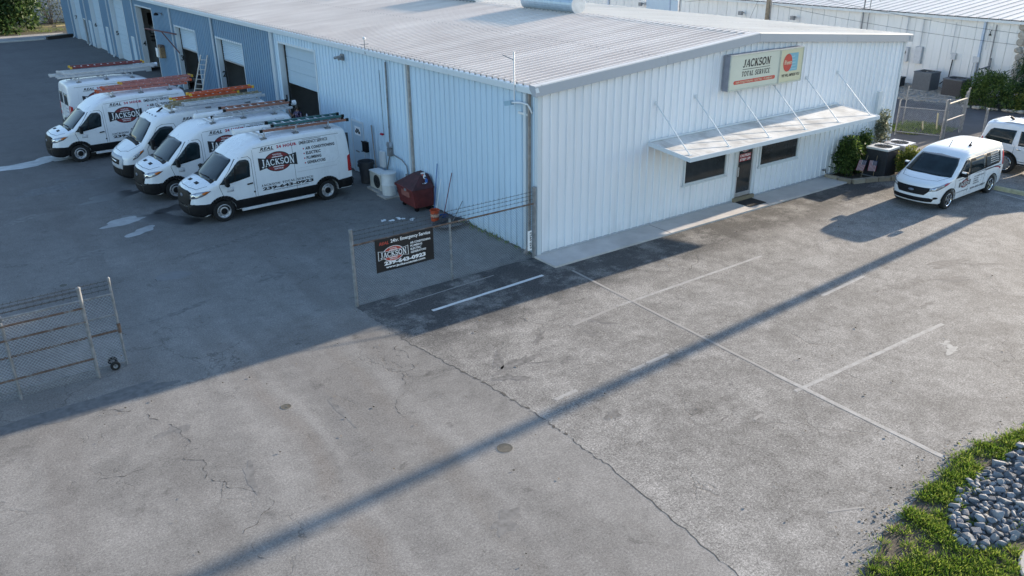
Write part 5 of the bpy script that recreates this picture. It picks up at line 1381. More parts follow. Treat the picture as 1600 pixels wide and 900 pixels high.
def fence(name, label, cat, p0, p1, posts, z1, rails, barbs=(), z0=.06, mesh=True, postmat=None):
    p0, p1 = Vector((*p0, 0)), Vector((*p1, 0)); L = (p1-p0).length; rz = math.atan2(p1.y-p0.y, p1.x-p0.x)
    t = thing(name, label, cat, p0, rz)
    for (u, h, r) in posts:
        MB().tube([(u, 0, 0), (u, 0, h)], r, 10).build('post', postmat or M['galv'], t, True); po = t.children[-1]
        MB().lathe([(r*1.15, h-.02), (r*1.15, h+.02), (.002, h+.05)], (u, 0, 0), n=10).build('cap', M['galv'], po)
    for (z, m, r) in rails: MB().tube([(0, -.02, z), (L, -.02, z)], r, 8).build('rail', m, t, True)
    for (z, a, b) in barbs:
        w = MB(); n = 12; w.tube([(a+(b-a)*i/n, 0, z-.02*math.sin(math.pi*i/n)) for i in range(n+1)], .006, 4)
        x = a+.1
        while x < b: w.tube([(x-.02, -.02, z-.03), (x+.02, .02, z+.02)], .004, 3); x += .14
        w.build('barbed_wire', M['barb'], t)
    if mesh: tag(chain_mesh(L, z0, z1).build('chain_link_mesh', M['wire'], t), kind='stuff')
    return t
# corner fence that carries the banner
RU = M['rust']
fence('chain_link_fence', 'chain link fence with a rusty top rail from the building corner, holding the black banner', 'fence', (-6.0, 0.0), (-.12, 0.0),
      [(0, 2.12, .045), (2.95, 1.80, .03), (5.86, 2.18, .055)], 1.70, [(1.71, RU, .026)], [(1.84, 0, 5.86), (1.96, 0, 5.86), (2.07, 0, 5.86)])
tg = thing('fence_tag', 'narrow white number plate tied to the mesh at the building corner', 'plate', (-.40, -.035, .28))
MB().box(0, .15, -.006, 0, 0, .62).build('plate', M['inkwhite'], tg)
tm = MB(); v, f = bfont('643-0923', .03); v2, f2 = fit((v, f), .05, -.11, .52, .075)
put(tm, v2, f2, lambda a, b, o: (.035-b, -.008, a), 0); tm.build('lettering', M['inkblack'], tg)
# banner
bn = thing('banner', 'black banner with a red oval logo and phone number hung on the corner fence', 'banner', (-5.38, -.055, .80))
bw, bh = 1.76, .92
bm_ = MB(); nx, nz = 18, 9
wob = lambda a, b: .012*math.sin(a*5.0)*math.sin(b*4+1)
for i in range(nx):
    for j in range(nz):
        q = [(bw*(i+d)/nx, bh*(j+e)/nz) for d, e in ((0, 0), (1, 0), (1, 1), (0, 1))]; bm_.poly([(a, wob(a, b), b) for a, b in q])
bm_.build('cloth', simple('banner_black', (.010, .010, .012), .45, var=.2, scale=2), bn)
bfn = lambda a, b, o: (a, wob(a, b)-.003-o, b)
lm = MB(); logo(lm, bfn, .52, .46, .90, .27, True, .06); lm.build('logo', [M['inkblack'], M['inkwhite'], simple('banner_red', (.42, .06, .04), .5)], bn)
BRED = simple('banner_red', (.42, .06, .04), .5)
for word, bold, sh, x, z, w, h, m_ in (('REAL', .03, .25, .12, .75, .28, .085, BRED), ('24hr. Emergency Service', .025, 0, .46, .735, 1.20, .125, M['inkwhite']), ('AIR CONDITIONING', .03, 0, 1.04, .60, .62, .06, M['inkwhite']),
        ('PLUMBING', .03, 0, 1.04, .512, .36, .06, M['inkwhite']), ('ELECTRIC', .03, 0, 1.04, .424, .33, .06, M['inkwhite']), ('GENERATORS', .03, 0, 1.04, .336, .48, .06, M['inkwhite']),
        ('239-643-0923', .055, 0, .24, .155, 1.26, .12, M['inkwhite']), ('www.jacksontotal.com', .035, 0, .28, .05, 1.2, .085, M['inkwhite'])):
    tm = MB(); put(tm, *fit(bfont(word, bold, sh), x, z, w, h), bfn, 0); tm.build('lettering', m_, bn)
# sliding gate fence on the other side of the drive
fence('chain_link_fence', 'rusty railed chain link fence ending at the open drive, left of the gate mouth', 'fence', (-22.0, 0.0), (-12.34, 0.0),
      [(.2, 2.2, .045), (3.2, 2.15, .03), (6.2, 2.15, .03), (8.12, 1.76, .028), (9.66, 2.17, .042)], 1.70, [(1.72, RU, .024), (1.40, RU, .024), (.50, RU, .024), (1.90, M['galv'], .022)], [(2.02, 0, 9.66), (2.13, 0, 9.66)])
sg = fence('sliding_gate', 'sliding chain link gate on two small wheels behind the rusty railed fence', 'gate', (-20.0, 0.30), (-11.68, 0.30),
      [(8.32, 2.13, .028), (6.15, 1.8, .022), (2.6, 1.8, .022)], 1.76, [(1.78, M['galv'], .022), (1.29, M['galv'], .022), (.89, RU, .026), (.10, M['galv'], .024)], [(1.90, 0, 8.3), (2.0, 0, 8.3), (2.09, 0, 8.3)])
MB().tube([(8.32, -.02, .82), (8.32, -.02, 1.05)], .04, 8).build('latch_collar', RU, sg)
for yy in (-.14, .14):
    w = MB(); w.lathe([(.05, -.03), (.085, -.035), (.105, -.02), (.105, .02), (.085, .035), (.05, .03)], (8.06, yy, .105), 'y', 20); o = w.build('wheel', M['rubber'], sg, True)
    MB().lathe([(.055, -.025), (.055, .025), (.001, .02)], (8.06, yy, .105), 'y', 14).build('hub', M['alu'], o)
MB().tube([(8.06, -.17, .105), (8.06, .17, .105)], .016, 6).build('axle', M['galv'], sg)
# gates by the far corner of the office
fence('chain_link_gate', 'galvanised swing gate leaf standing open beyond the air conditioners', 'gate', (23.0, 2.35), (23.75, .55),
      [(0, 1.62, .035), (1.95, 1.80, .045)], 1.35, [(1.32, M['galv'], .026), (.18, M['galv'], .026)], z0=.2)
fence('chain_link_gate', 'second swing gate leaf with a pale top rail, behind the passenger van', 'gate', (23.9, .55), (25.85, .76),
      [(0, 1.78, .045), (.10, 1.2, .035), (1.85, 1.75, .03), (1.95, 1.90, .04)], 1.62, [(1.62, simple('pale_rail', (.50, .44, .33), .6), .032), (.85, M['galv'], .028)], z0=.2)
fence('chain_link_fence', 'run of chain link fence crossing behind both swing gate leaves', 'fence', (24.95, 3.15), (26.2, .85),
      [(0, 1.9, .032), (2.6, 2.0, .038)], 1.4, [(1.45, M['galv'], .028)], z0=.2, mesh=True)
t = thing('steel_post', 'lone galvanised post standing behind the sport utility vehicle', 'post', (25.85, -.30, 0)); MB().tube([(0, 0, 0), (0, 0, 1.25)], .055, 10).build('tube', M['galv'], t, True); MB().lathe([(.066, 1.24), (.066, 1.28), (.001, 1.31)], n=10).build('cap', M['galv'], t)
fence('chain_link_fence', 'low dark fence beside the hedge at the far white building', 'fence', (34.2, 4.6), (36.3, 4.9), [(0, 2.0, .05), (2.1, 2.0, .05)], 1.5, [(1.6, M['galv'], .04)], z0=.1)

# ================================================================== THINGS ALONG THE SIDE WALL
t = thing('trash_can', 'tall dark grey round trash can between the entry door and the cooling unit', 'trash can', (-.42, 10.42, 0))
gp = simple('grey_bin_plastic', (.055, .058, .065), .55, var=.2)
MB().lathe([(.001, .01), (.23, .01), (.30, .80), (.325, .80), (.325, .86), (.295, .86), (.22, .06), (.001, .06)], n=22).build('body', gp, t, True)
for s in (-1, 1): MB().bar((s*.31, -.06, .72), (s*.31, .06, .72), .06, .09).build('handle', gp, t)
t = thing('cooling_unit', 'cream outdoor cooling unit with one round fan guard beside the white drum', 'cooling unit', (-.50, 9.15, 0))
beige = simple('beige_steel', (.52, .51, .46), .5, var=.1)
MB().box(-.30, .32, -.55, .55, 0, .07).build('base_pad', M['concrete'], t); b = MB(); b.box(-.19, .19, -.45, .45, .09, .70); o = b.build('cabinet', beige, t)
MB().box(-.21, .21, -.47, .47, .703, .74).build('top', M['pvc'], t)
MB().lathe([(.001, 0), (.25, 0), (.25, -.012), (.001, -.012)], (-.192, -.12, .40), 'x', 22).build('fan_guard', M['black'], t)
g = MB()
for r in (.07, .13, .19, .245): g.lathe([(r, -.02), (r+.008, -.02)], (-.192, -.12, .40), 'x', 22)
g.build('guard_ring', M['galv'], t)
t = thing('drum', 'white lidded plastic drum on a small concrete pad beside the red dumpster', 'drum', (-.58, 8.28, 0))
MB().box(-.36, .36, -.36, .36, 0, .06).build('base_pad', M['concrete'], t)
MB().lathe([(.001, .07), (.26, .07), (.27, .12), (.27, .44), (.285, .45), (.27, .47), (.275, .84), (.30, .85), (.30, .90), (.001, .94)], n=24).build('body', simple('drum_white', (.62, .63, .62), .45, var=.08), t, True)
# dumpster
t = thing('dumpster', 'dark red steel dumpster with a hipped lid on casters against the wall', 'dumpster', (-.50, 6.48, 0), R(-2))
dr = simple('dumpster_red', (.125, .022, .020), .55, var=.35, scale=4); dl = simple('dumpster_lid', (.06, .018, .020), .75, var=.35, scale=4)
x0, x1, y0, y1 = -.42, .40, -.66, .66
b = MB(); b.v += [(x0+.12, y0+.06, .16), (x1, y0+.06, .16), (x1, y1-.06, .16), (x0+.12, y1-.06, .16), (x0, y0, .82), (x1, y0, .82), (x1, y1, .82), (x0, y1, .82)]
for q in ((3, 2, 1, 0), (0, 1, 5, 4), (1, 2, 6, 5), (2, 3, 7, 6), (3, 0, 4, 7), (4, 5, 6, 7)): b.f.append(q); b.m.append(0)
b.build('bin', dr, t)
l = MB(); l.v += [(x0-.03, y0-.03, .83), (x1+.02, y0-.03, .83), (x1+.02, y1+.03, .83), (x0-.03, y1+.03, .83), (x1-.30, y0+.40, 1.20), (x1+.02, y0+.36, 1.22), (x1+.02, y1-.36, 1.22), (x1-.30, y1-.40, 1.20)]
for q in ((3, 2, 1, 0), (0, 1, 5, 4), (1, 2, 6, 5), (2, 3, 7, 6), (3, 0, 4, 7), (4, 5, 6, 7)): l.f.append(q); l.m.append(0)
l.build('lid', dl, t)
MB().bar((x0-.02, y0, .80), (x0-.02, y1, .80), .05, .08).build('rim', dr, t)
MB().box(x0+.012, x0+.05, -.35, .25, .50, .70).build('faded_plate', simple('faded_red_plate', (.25, .09, .07), .7, var=.3), t)
MB().box(x0-.07, x0-.02, -.25, -.12, .74, .82).build('latch', M['alu'], t)
for cx, cy in ((x0+.22, y0+.2), (x0+.22, y1-.2), (x1-.12, y0+.2), (x1-.12, y1-.2)):
    c = MB(); c.lathe([(.001, -.03), (.08, -.03), (.08, .03), (.001, .03)], (cx, cy, .08), 'y', 14); c.bar((cx, cy, .10), (cx, cy, .18), .07, .07); c.build('caster', M['black'], t)
# cleaning bottles on the lid
for i, (yy, c, h) in enumerate(((5.98, (.05, .14, .40), .16), (6.10, (.62, .62, .64), .22), (6.22, (.45, .10, .06), .12))):
    t = thing('spray_bottle', ['blue bottle lying near the dumpster lid edge', 'white spray bottle standing on the dumpster lid', 'small orange bottle on the dumpster lid edge'][i], 'bottle', (-.30, yy, 1.00+.55*(yy-5.98)))
    MB().lathe([(.001, 0), (.05, 0), (.052, h*.6), (.02, h*.8), (.02, h), (.001, h)], n=12).build('body', simple('bottle_%d' % i, c, .35), t, True); MB().box(-.07, .03, -.015, .015, h, h+.04).build('trigger', M['inkwhite'] if i else M['navy'], t)
t = thing('work_rag', 'pale crumpled rag on the dumpster lid beside the bottles', 'rag', (-.42, 6.05, .98)); r_ = MB()
for i in range(9):
    a = rp.uniform(0, 6.28); x, y = rp.uniform(-.10, .10), rp.uniform(-.16, .16); r_.poly([(x, y, .02), (x+.09*math.cos(a), y+.09*math.sin(a), .0), (x+.09*math.cos(a+1.4), y+.09*math.sin(a+1.4), .035)])
r_.build('cloth', M['inkwhite'], t)
# bucket and poles
t = thing('bucket', 'orange red five gallon bucket on the pavement in front of the fence wall', 'bucket', (-.72, 4.78, 0))
bo = simple('bucket_orange', (.50, .075, .025), .4, var=.12)
MB().lathe([(.001, .01), (.135, .01), (.155, .36), (.172, .36), (.172, .39), (.148, .39), (.13, .03), (.001, .03)], n=22).build('body', bo, t, True)
MB().tube([(.16*math.cos(R(a)), .16*math.sin(R(a)), .34-.10*math.sin(R(a)) if a > 0 else .34) for a in range(0, 181, 20)], .006, 5).build('handle', M['galv'], t)
MB().lathe([(.148, .16), (.152, .26)], (-.002, 0, 0), n=22).build('label_band', simple('bucket_label', (.48, .30, .22), .5, var=.5, scale=30), t)
def pole(name, label, a, b, r, mat, head=None, hm=None, cat='broom'):
    a, b = Vector(a), Vector(b); t = thing(name, label, cat, a); MB().tube([(0, 0, 0), b-a], r, 8).build('pole', mat, t, True)
    if head: head(t)
    return t
def mophead(m):
    def f(t):
        q = MB()
        for i in range(26):
            an = rp.uniform(0, 6.28); l = rp.uniform(.12, .22); q.tube([(0, 0, .10), (l*.6*math.cos(an), l*.6*math.sin(an), .06), (l*math.cos(an), l*math.sin(an), .015)], .010, 4)
        q.build('mop_head', m, t)
    return f
bluep = simple('blue_pole', (.02, .10, .33), .4); maroon = simple('maroon_pole', (.17, .03, .05), .4)
pole('mop', 'blue handled pole leaning on the wall behind the dumpster end', (-.30, 5.55, .02), (-.05, 5.62, 1.70), .014, bluep, lambda t: MB().box(-.12, .12, -.03, .03, 0, .05).build('squeegee', M['black'], t), cat='mop')
pole('mop', 'white mop handle standing in the orange bucket and leaning on the wall', (-.68, 4.84, .06), (-.08, 5.35, 1.22), .013, M['pvc'], cat='mop')
pole('mop', 'maroon mop handle with a blue mop head at the foot of the wall', (-.30, 4.92, .02), (-.05, 4.68, 1.58), .014, maroon, mophead(simple('blue_mop_strands', (.03, .07, .20), .9)), cat='mop')
pole('mop', 'short grey handle with a mop head by the fence post', (-.45, 4.15, .02), (-.06, 4.05, .75), .013, M['galv'], mophead(simple('grey_mop_strands', (.10, .10, .09), .9)), cat='mop')
# timber and channels leaning on the wall
t = thing('leaning_board', 'long thin board leaning on the wall between the trash can and cooling unit', 'board', (-.25, 10.1, 0)); MB().bar((0, -.25, 0), (.19, .35, 2.2), .03, .09).build('board', simple('weathered_board', (.26, .22, .19), .8, var=.3), t)
t = thing('leaning_board', 'short dark panel leaning on the wall next to the entry door', 'board', (-.22, 12.75, 0)); MB().bar((0, -.1, 0), (.16, 0, 1.5), .06, .28).build('board', simple('dark_board', (.07, .07, .075), .8, var=.3), t)
t = thing('letter_box', 'black box fixed to the white wall right of the entry door', 'mailbox', (-.04, 10.98, 1.28)); MB().box(-.14, 0, -.16, .16, -.22, .18).build('box', M['black'], t); MB().bar((-.15, -.17, .18), (-.15, .17, .18), .03, .05).build('lid', M['black'], t)
t = thing('white_panel_box', 'white disconnect box with short conduits above the cooling unit', 'electrical box', (-.04, 9.6, 1.05)); MB().box(-.12, 0, -.15, .15, -.3, .3).build('box', M['pvc'], t); MB().tube([(-.05, 0, -.3), (-.05, -.05, -.55), (-.12, -.2, -.7)], .02, 6).build('conduit', M['pvc'], t)
# hose coil
t = thing('cable_coil', 'loose coil of dark hose on the ground behind the fence', 'hose', (-.62, 3.95, 0)); q = MB()
for k in range(7):
    rr = .36+.03*k; ph = rp.uniform(0, 6); q.tube([(rr*math.cos(R(a)+ph)*1.25+.03*math.sin(a*.1+k), rr*math.sin(R(a)+ph)*.8, .02+.02*k) for a in range(0, 361, 18)], .013, 5, caps=False)
q.build('hose', simple('dark_hose', (.05, .045, .05), .6), t)
for i, (x, y) in enumerate(((-2.12, 5.83), (-1.92, 5.62), (-1.62, 5.72), (-1.55, 5.60), (-1.27, 5.35))):
    t = thing('paper_scrap', ['first white paper scrap on the pavement counting from the fence post with the banner', 'second white paper scrap in the row between banner and dumpster', 'third white paper scrap, middle of the row before the dumpster', 'fourth white paper scrap, touching the middle one of the row', 'last white paper scrap in the row, closest to the orange bucket'][i], 'scrap', (x, y, .006), rp.uniform(0, 6), group='paper scraps on the pavement'); q = MB()
    for k in range(5): a = rp.uniform(0, 6.28); c = (rp.uniform(-.12, .12), rp.uniform(-.05, .05)); q.poly([(c[0]+.07*math.cos(a+w), c[1]+.07*math.sin(a+w), .004+.012*(w % 2)) for w in (0, 1.3, 2.8, 4.4)])
    q.build('paper', M['inkwhite'], t)
t = thing('step_ladder', 'aluminium ladder leaning on the blue wall between two rolling doors', 'ladder', (-.75, 31.3, 0)); top_ = Vector((.52, -1.05, 2.75)); rzv = Vector((-.28, -.2, 0))
sd = Vector((.26, -.36, 0))
for s in (-.5, .5): MB().bar(sd*s*1.3, top_+sd*s, .04, .07).build('rail', M['alu'], t)
for k in range(1, 10): MB().bar(top_*(k/10)-sd*.6, top_*(k/10)+sd*.6, .05, .03).build('rung', M['alu'], t)
t = thing('trash_can', 'black round trash can standing just inside the third bay', 'trash can', (.30, 33.4, 0)); MB().lathe([(.001, .01), (.36, .01), (.44, 1.02), (.47, 1.02), (.47, 1.10), (.42, 1.10), (.001, .9)], n=20).build('body', simple('black_bin', (.02, .02, .024), .5), t, True); MB().lathe([(.45, .92), (.475, .95), (.475, 1.0), (.45, 1.02)], n=20).build('rim', simple('black_bin', (.02, .02, .024), .5), t)
pole('mop', 'dark pole standing in the black can inside the third bay', (.35, 33.5, .5), (.42, 33.9, 2.05), .03, M['black'], lambda t: MB().box(-.12, .12, -.06, .06, -.1, .02).build('brush', M['black'], t))
t = thing('wall_shelf', 'dark shelf with folded goods seen through the open bay', 'shelf', (4.0, 46.9, 0))
for z in (1.9, 2.15, 2.4, 3.0): MB().box(-3.0, 0, -.6, 0, z, z+.05).build('shelf', simple('shelf_dark', (.05, .05, .055), .8), t)
MB().box(-3.0, 0, -.6, -.05, 3.06, 3.8).build('stock', M['black'], t); MB().box(-3, 0, -.6, -.05, 2.46, 2.9).build('stock', M['inwall'], t)
t = thing('wheel_dolly', 'small dark machine on wheels inside the open bay', 'machine', (1.3, 44.6, 0)); MB().box(-.3, .3, -.35, .35, .3, 1.1).build('body', M['black'], t)
for s in (-1, 1): MB().lathe([(.001, -.05), (.2, -.05), (.2, .05), (.001, .05)], (-.2, s*.4, .2), 'y', 14).build('wheel', M['rubber'], t)

# ------------------------------------------------------------------ person in the first bay
def person():
    t = thing('person', 'person in a flowered shirt raising one hand in the first bay doorway', 'person', (.18, 18.35, 0), R(200))
    J = {'pelvis': (0, 0, .94), 'waist': (0, 0, 1.06), 'chest': (.02, 0, 1.28), 'neckb': (.01, 0, 1.44), 'neck': (.03, 0, 1.50), 'chin': (.045, 0, 1.545), 'head': (.05, 0, 1.62), 'crown': (.035, 0, 1.70)}
    R0 = {'pelvis': (.15, .12), 'waist': (.15, .115), 'chest': (.165, .12), 'neckb': (.085, .07), 'neck': (.052, .052), 'chin': (.062, .06), 'head': (.082, .078), 'crown': (.06, .055)}
    E = [('pelvis', 'waist'), ('waist', 'chest'), ('chest', 'neckb'), ('neckb', 'neck'), ('neck', 'chin'), ('chin', 'head'), ('head', 'crown')]
    def add(n, p, r, par): J[n] = p; R0[n] = r if isinstance(r, tuple) else (r, r); E.append((par, n))
    for s, nm in ((1, 'l'), (-1, 'r')):
        add('hip'+nm, (0, s*.10, .88), .095, 'pelvis'); add('knee'+nm, (.02, s*.11, .48), .058, 'hip'+nm); add('calf'+nm, (-.01, s*.115, .34), .056, 'knee'+nm); add('ankle'+nm, (-.01, s*.12, .09), .038, 'calf'+nm); add('toe'+nm, (.15, s*.14, .035), .036, 'ankle'+nm)
        add('sh'+nm, (.0, s*.185, 1.39), .062, 'neckb')
        if s > 0:
            arm = [('el', (.02, .25, 1.12), .042), ('wr', (.16, .22, .92), .030), ('pm', (.20, .21, .86), .034)]; fd = Vector((.35, -.1, -.93)).normalized()
        else:
            arm = [('el', (.12, -.27, 1.20), .042), ('wr', (.24, -.30, 1.42), .030), ('pm', (.25, -.30, 1.49), .034)]; fd = Vector((.1, .0, 1)).normalized()
        par = 'sh'+nm
        for k, p, r in arm: add(k+nm, p, r, par); par = k+nm
        pm = Vector(arm[-1][1]); side = fd.cross(Vector((1, 0, 0))).normalized()
        if side.length < .5: side = Vector((0, 1, 0))
        for q, (off, ln) in enumerate(((-.030, .060), (-.010, .072), (.011, .068), (.030, .052))):
            b = pm+side*off+fd*.035; m = b+fd*ln*.6; e = m+fd*ln*.45+Vector((.02, 0, 0)); add('f%d%s' % (q, nm), tuple(b), .0095, par); add('g%d%s' % (q, nm), tuple(m), .0085, 'f%d%s' % (q, nm)); add('h%d%s' % (q, nm), tuple(e), .007, 'g%d%s' % (q, nm))
        b = pm-side*.04+fd*.0; add('t'+nm, tuple(b), .010, par); add('u'+nm, tuple(b-side*.02+fd*.04), .008, 't'+nm)
    names = list(J); ix = {n: i for i, n in enumerate(names)}
    me = bpy.data.meshes.new('skel'); me.from_pydata([J[n] for n in names], [(ix[a], ix[b]) for a, b in E], [])
    o = bpy.data.objects.new('skel', me); COL.objects.link(o)
    sk = o.modifiers.new('s', 'SKIN'); ss = o.modifiers.new('u', 'SUBSURF'); ss.levels = ss.render_levels = 2
    for n in names: me.skin_vertices[0].data[ix[n]].radius = R0[n]
    me.skin_vertices[0].data[0].use_root = True
    dg = bpy.context.evaluated_depsgraph_get(); bm2 = bpy.data.meshes.new_from_object(o.evaluated_get(dg)); bpy.data.objects.remove(o)
    tt = NT('flowered_cloth'); v = tt.n.new("ShaderNodeTexVoronoi"); v.inputs['Scale'].default_value = 14; tt.link(tt.co, v.inputs['Vector'])
    cl = tt.done(tt.ramp(v.outputs[0], (.15, (.50, .08, .16)), (.30, (.30, .30, .34)), (.5, (.05, .04, .10))), .8)
    skin = simple('skin', (.42, .24, .17), .55, var=.06); shorts = simple('dark_trousers', (.03, .035, .05), .85); shoe = simple('shoe', (.10, .09, .08), .7)
    bm2.name = 'body'; bm2.materials.clear()
    for m in (skin, cl, shorts, shoe): bm2.materials.append(m)
    for p in bm2.polygons:
        c = p.center; p.use_smooth = True
        arm_s = abs(c.y) > .20
        if c.z < .10: p.material_index = 3
        elif c.z < .98 and not (abs(c.y) > .19 and c.z > .7): p.material_index = 2
        elif c.z < 1.47 and not (arm_s and (c.z < 1.22 or c.x > .10)): p.material_index = 1
        else: p.material_index = 0
    link('body', bm2, t)
    h = MB(); h.lathe([(.001, .125), (.055, .115), (.088, .07), (.096, .01), (.088, -.05), (.07, -.07)], (.025, 0, 1.625), n=18); h.build('hair', simple('grey_brown_hair', (.10, .085, .07), .8, var=.3, scale=30), t, True)
    for s in (-1, 1):
        MB().lathe([(.001, .006), (.011, 0), (.001, -.006)], (.128, s*.03, 1.632), 'x', 8).build('eye', M['black'], t)
        MB().lathe([(.001, .012), (.028, 0), (.001, -.012)], (.045, s*.086, 1.615), 'y', 8).build('ear', skin, t)
    n_ = MB(); n_.bar((.128, 0, 1.63), (.148, 0, 1.60), .018, .022); n_.build('nose', skin, t); MB().box(.122, .130, -.022, .022, 1.572, 1.580).build('mouth', simple('lips', (.28, .10, .09), .5), t)
person()

# ================================================================== FOLIAGE
import numpy as np
def leaf_mesh(name, pts, dirs, size, mat, rng, aspect=.45, fold=.25):
    """bent diamond leaves: four triangles' worth of two quads each"""
    n = len(pts); P = np.asarray(pts); D = np.asarray(dirs); D /= np.linalg.norm(D, axis=1, keepdims=True)+1e-9
    A = rng.normal(size=(n, 3)); A -= (A*D).sum(1, keepdims=True)*D; A /= np.linalg.norm(A, axis=1, keepdims=True)+1e-9
    N = np.cross(D, A); s = size*rng.uniform(.6, 1.3, (n, 1))
    v = np.stack([P, P+D*s*.5+A*s*aspect*.5+N*s*fold*.2, P+D*s, P+D*s*.5-A*s*aspect*.5+N*s*fold*.2], 1).reshape(-1, 3)
    me = bpy.data.meshes.new(name); me.vertices.add(4*n); me.vertices.foreach_set('co', v.ravel())
    me.loops.add(4*n); me.loops.foreach_set('vertex_index', np.arange(4*n, dtype=np.int32))
    me.polygons.add(n); me.polygons.foreach_set('loop_start', np.arange(0, 4*n, 4, dtype=np.int32))
    me.materials.append(mat); me.update(calc_edges=True); me.validate(); return me
def clump_points(rng, clumps, per, spread):
    P, D = [], []
    for (c, r) in clumps:
        u = rng.normal(size=(per, 3)); u /= np.linalg.norm(u, axis=1, keepdims=True); rad = r*(rng.uniform(.35, 1.0, (per, 1)))**.6
        P.append(np.array(c)+u*rad); d = u*.7+rng.normal(size=(per, 3))*.6; d[:, 2] -= .15; D.append(d)
    return np.concatenate(P), np.concatenate(D)
def shrub(name, label, cat, loc, rx, ry, h, n, leaf, mat, seed, clump=.28, group=None, sparse=1.0, trunk=0.0, stems=6):
    rng = np.random.default_rng(seed); t = thing(name, label, cat, loc, 0, group)
    cl = []; 
    for i in range(n):
        a = rng.uniform(0, 6.283); r = math.sqrt(rng.uniform(0, 1)); zz = rng.uniform(0.06, 1)**.8
        k = math.sqrt(max(.05, 1-(max(0, zz-.35)/.7)**2)); cl.append(((rx*r*k*math.cos(a), ry*r*k*math.sin(a), trunk+(h-trunk)*zz*rng.uniform(.85, 1.05)), clump*rng.uniform(.6, 1.25)))
    P, D = clump_points(rng, cl, int(70*sparse), 1); P[:, 2] = np.maximum(P[:, 2], .02)
    link('foliage', leaf_mesh('foliage', P, D, leaf, mat, rng), t)
    st = MB()
    for i in range(stems):
        c = cl[int(rng.integers(len(cl)))][0]; st.tube([(c[0]*.15, c[1]*.15, 0), (c[0]*.5, c[1]*.5, c[2]*.5), c], .03 if trunk == 0 else .05, 5, r2=.008)
    st.build('stems', M['bark'], t); return t
def tree(name, label, loc, rx, ry, z0, z1, n, per, leaf, mat, seed, tr=.16, clump=.7, group=None, droop=0.0):
    rng = np.random.default_rng(seed); t = thing(name, label, 'tree', loc, 0, group); cl = []; L = MB()
    L.tube([(0, 0, 0), (.05, .03, z0*.6), (0, .05, z0+(z1-z0)*.45)], tr, 9, r2=tr*.55)
    for i in range(n):
        u = rng.normal(size=3); u /= np.linalg.norm(u); r = rng.uniform(.45, 1.0)
        c = (rx*u[0]*r, ry*u[1]*r, (z0+z1)/2+(z1-z0)/2*u[2]*r); cl.append((c, clump*rng.uniform(.6, 1.3)))
        if i % 4 == 0: L.tube([(0, .02, z0*.8+(z1-z0)*.15), (c[0]*.45, c[1]*.45, (z0*.8+c[2])/2+.15), c], tr*.4, 5, r2=.012)
    L.build('trunk', M['bark'], t, True); P, D = clump_points(rng, cl, per, 1)
    if droop: D[:, 2] -= droop
    link('crown', leaf_mesh('crown', P, D, leaf, mat, rng), t); return t
# far left
tree('leafy_tree', 'dense green tree at the far end of the yard beyond the vans', (-5.0, 79.6, 0), 3.6, 3.0, -.2, 6.6, 85, 150, .40, M['leafdark'], 5, clump=1.15)  # darker leaf colour stands in for shade on this tree
shrub('bare_shrub', 'thin twiggy shrub against the pale far wall at the yard end', 'shrub', (.4, 86.2, 0), 2.4, 1.0, 4.6, 46, .26, M['leafgrey'], 6, clump=.5, sparse=.35, stems=26)
strip_grass = sheet('far_verge', [(-30, 76.6), (8, 76.6), (8, 88), (-30, 88)], .02, simple('dry_verge', (.055, .05, .03), .95, var=.5, scale=1.2)); tag(strip_grass, kind='structure')  # verge colour darkened to paint the shade lying on it
far_path = sheet('far_path', [(-30, 70.7), (-2.6, 71.3), (-.3, 75.2), (-.2, 76.6), (-30, 76.6)], .012, simple('pale_path', (.30, .29, .28), .9, var=.25, scale=.8)); tag(far_path, kind='structure')
far_kerb = MB(); far_kerb.bar((-30, 70.6, .05), (-2.6, 71.2, .05), .22, .12); tag(far_kerb.build('far_kerb', simple('kerb_pale', (.48, .46, .42), .9)), kind='structure')
t = thing('kerb_rail', 'long dark timber lying on the ground at the far building corner', 'timber', (-2.4, 70.9, 0)); MB().bar((0, 0, .14), (2.5, 1.1, .14), .3, .28).build('beam', simple('dark_timber', (.04, .035, .03), .9, var=.3), t)
t = thing('plywood_sheet', 'pale plywood sheet lying by the far building corner', 'plywood', (-.7, 73.4, .03)); MB().bar((-.6, 0, .03), (.6, .9, .03), 1.3, .05).build('sheet', simple('plywood', (.46, .38, .28), .8), t)
for i, (x, y) in enumerate(((-1.8, 82.2), (-.6, 82.8), (.7, 83.1))):
    t = thing('kerb_block', ['first yellowish block in the dry verge counting from the leafy tree', 'middle yellowish block in the dry verge under the twiggy shrub', 'yellowish block in the dry verge nearest the blue building corner'][i], 'block', (x, y, 0), .2*i, group='yellowish blocks in the dry verge'); MB().box(-.5, .5, -.12, .12, 0, .14).build('block', simple('ochre_block', (.27, .235, .13), .9, var=.3), t)
# far end building
fb = thing('far_warehouse', 'pale grey metal warehouse wall closing the far end of the yard', 'building', (-30, 88, 0))
k = 0
fp = MB()
V, F = panel(0, PW*2, lambda x: 6.2, [], base=.3)
fp.v = [(a, -o, z) for a, o, z in V]; fp.f = F; fp.m = [0]*len(F); fpm = fp.mesh('wall_panel', wall_paint('grey_white_siding', (.58, .60, .62)))
for k in range(40): link('wall_panel', fpm, fb, (k*PW*2, 0, 0))
MB().box(0, 40*PW*2, -.12, .3, 0, .3).build('base_kerb', M['concrete'], fb); MB().box(0, 40*PW*2, .1, 12, 6.0, 6.3).build('roof', M['roofw'], fb)
MB().box(0, 40*PW*2, -.06, -.04, 3.0, 3.05).build('girt_line', M['galv'], fb)

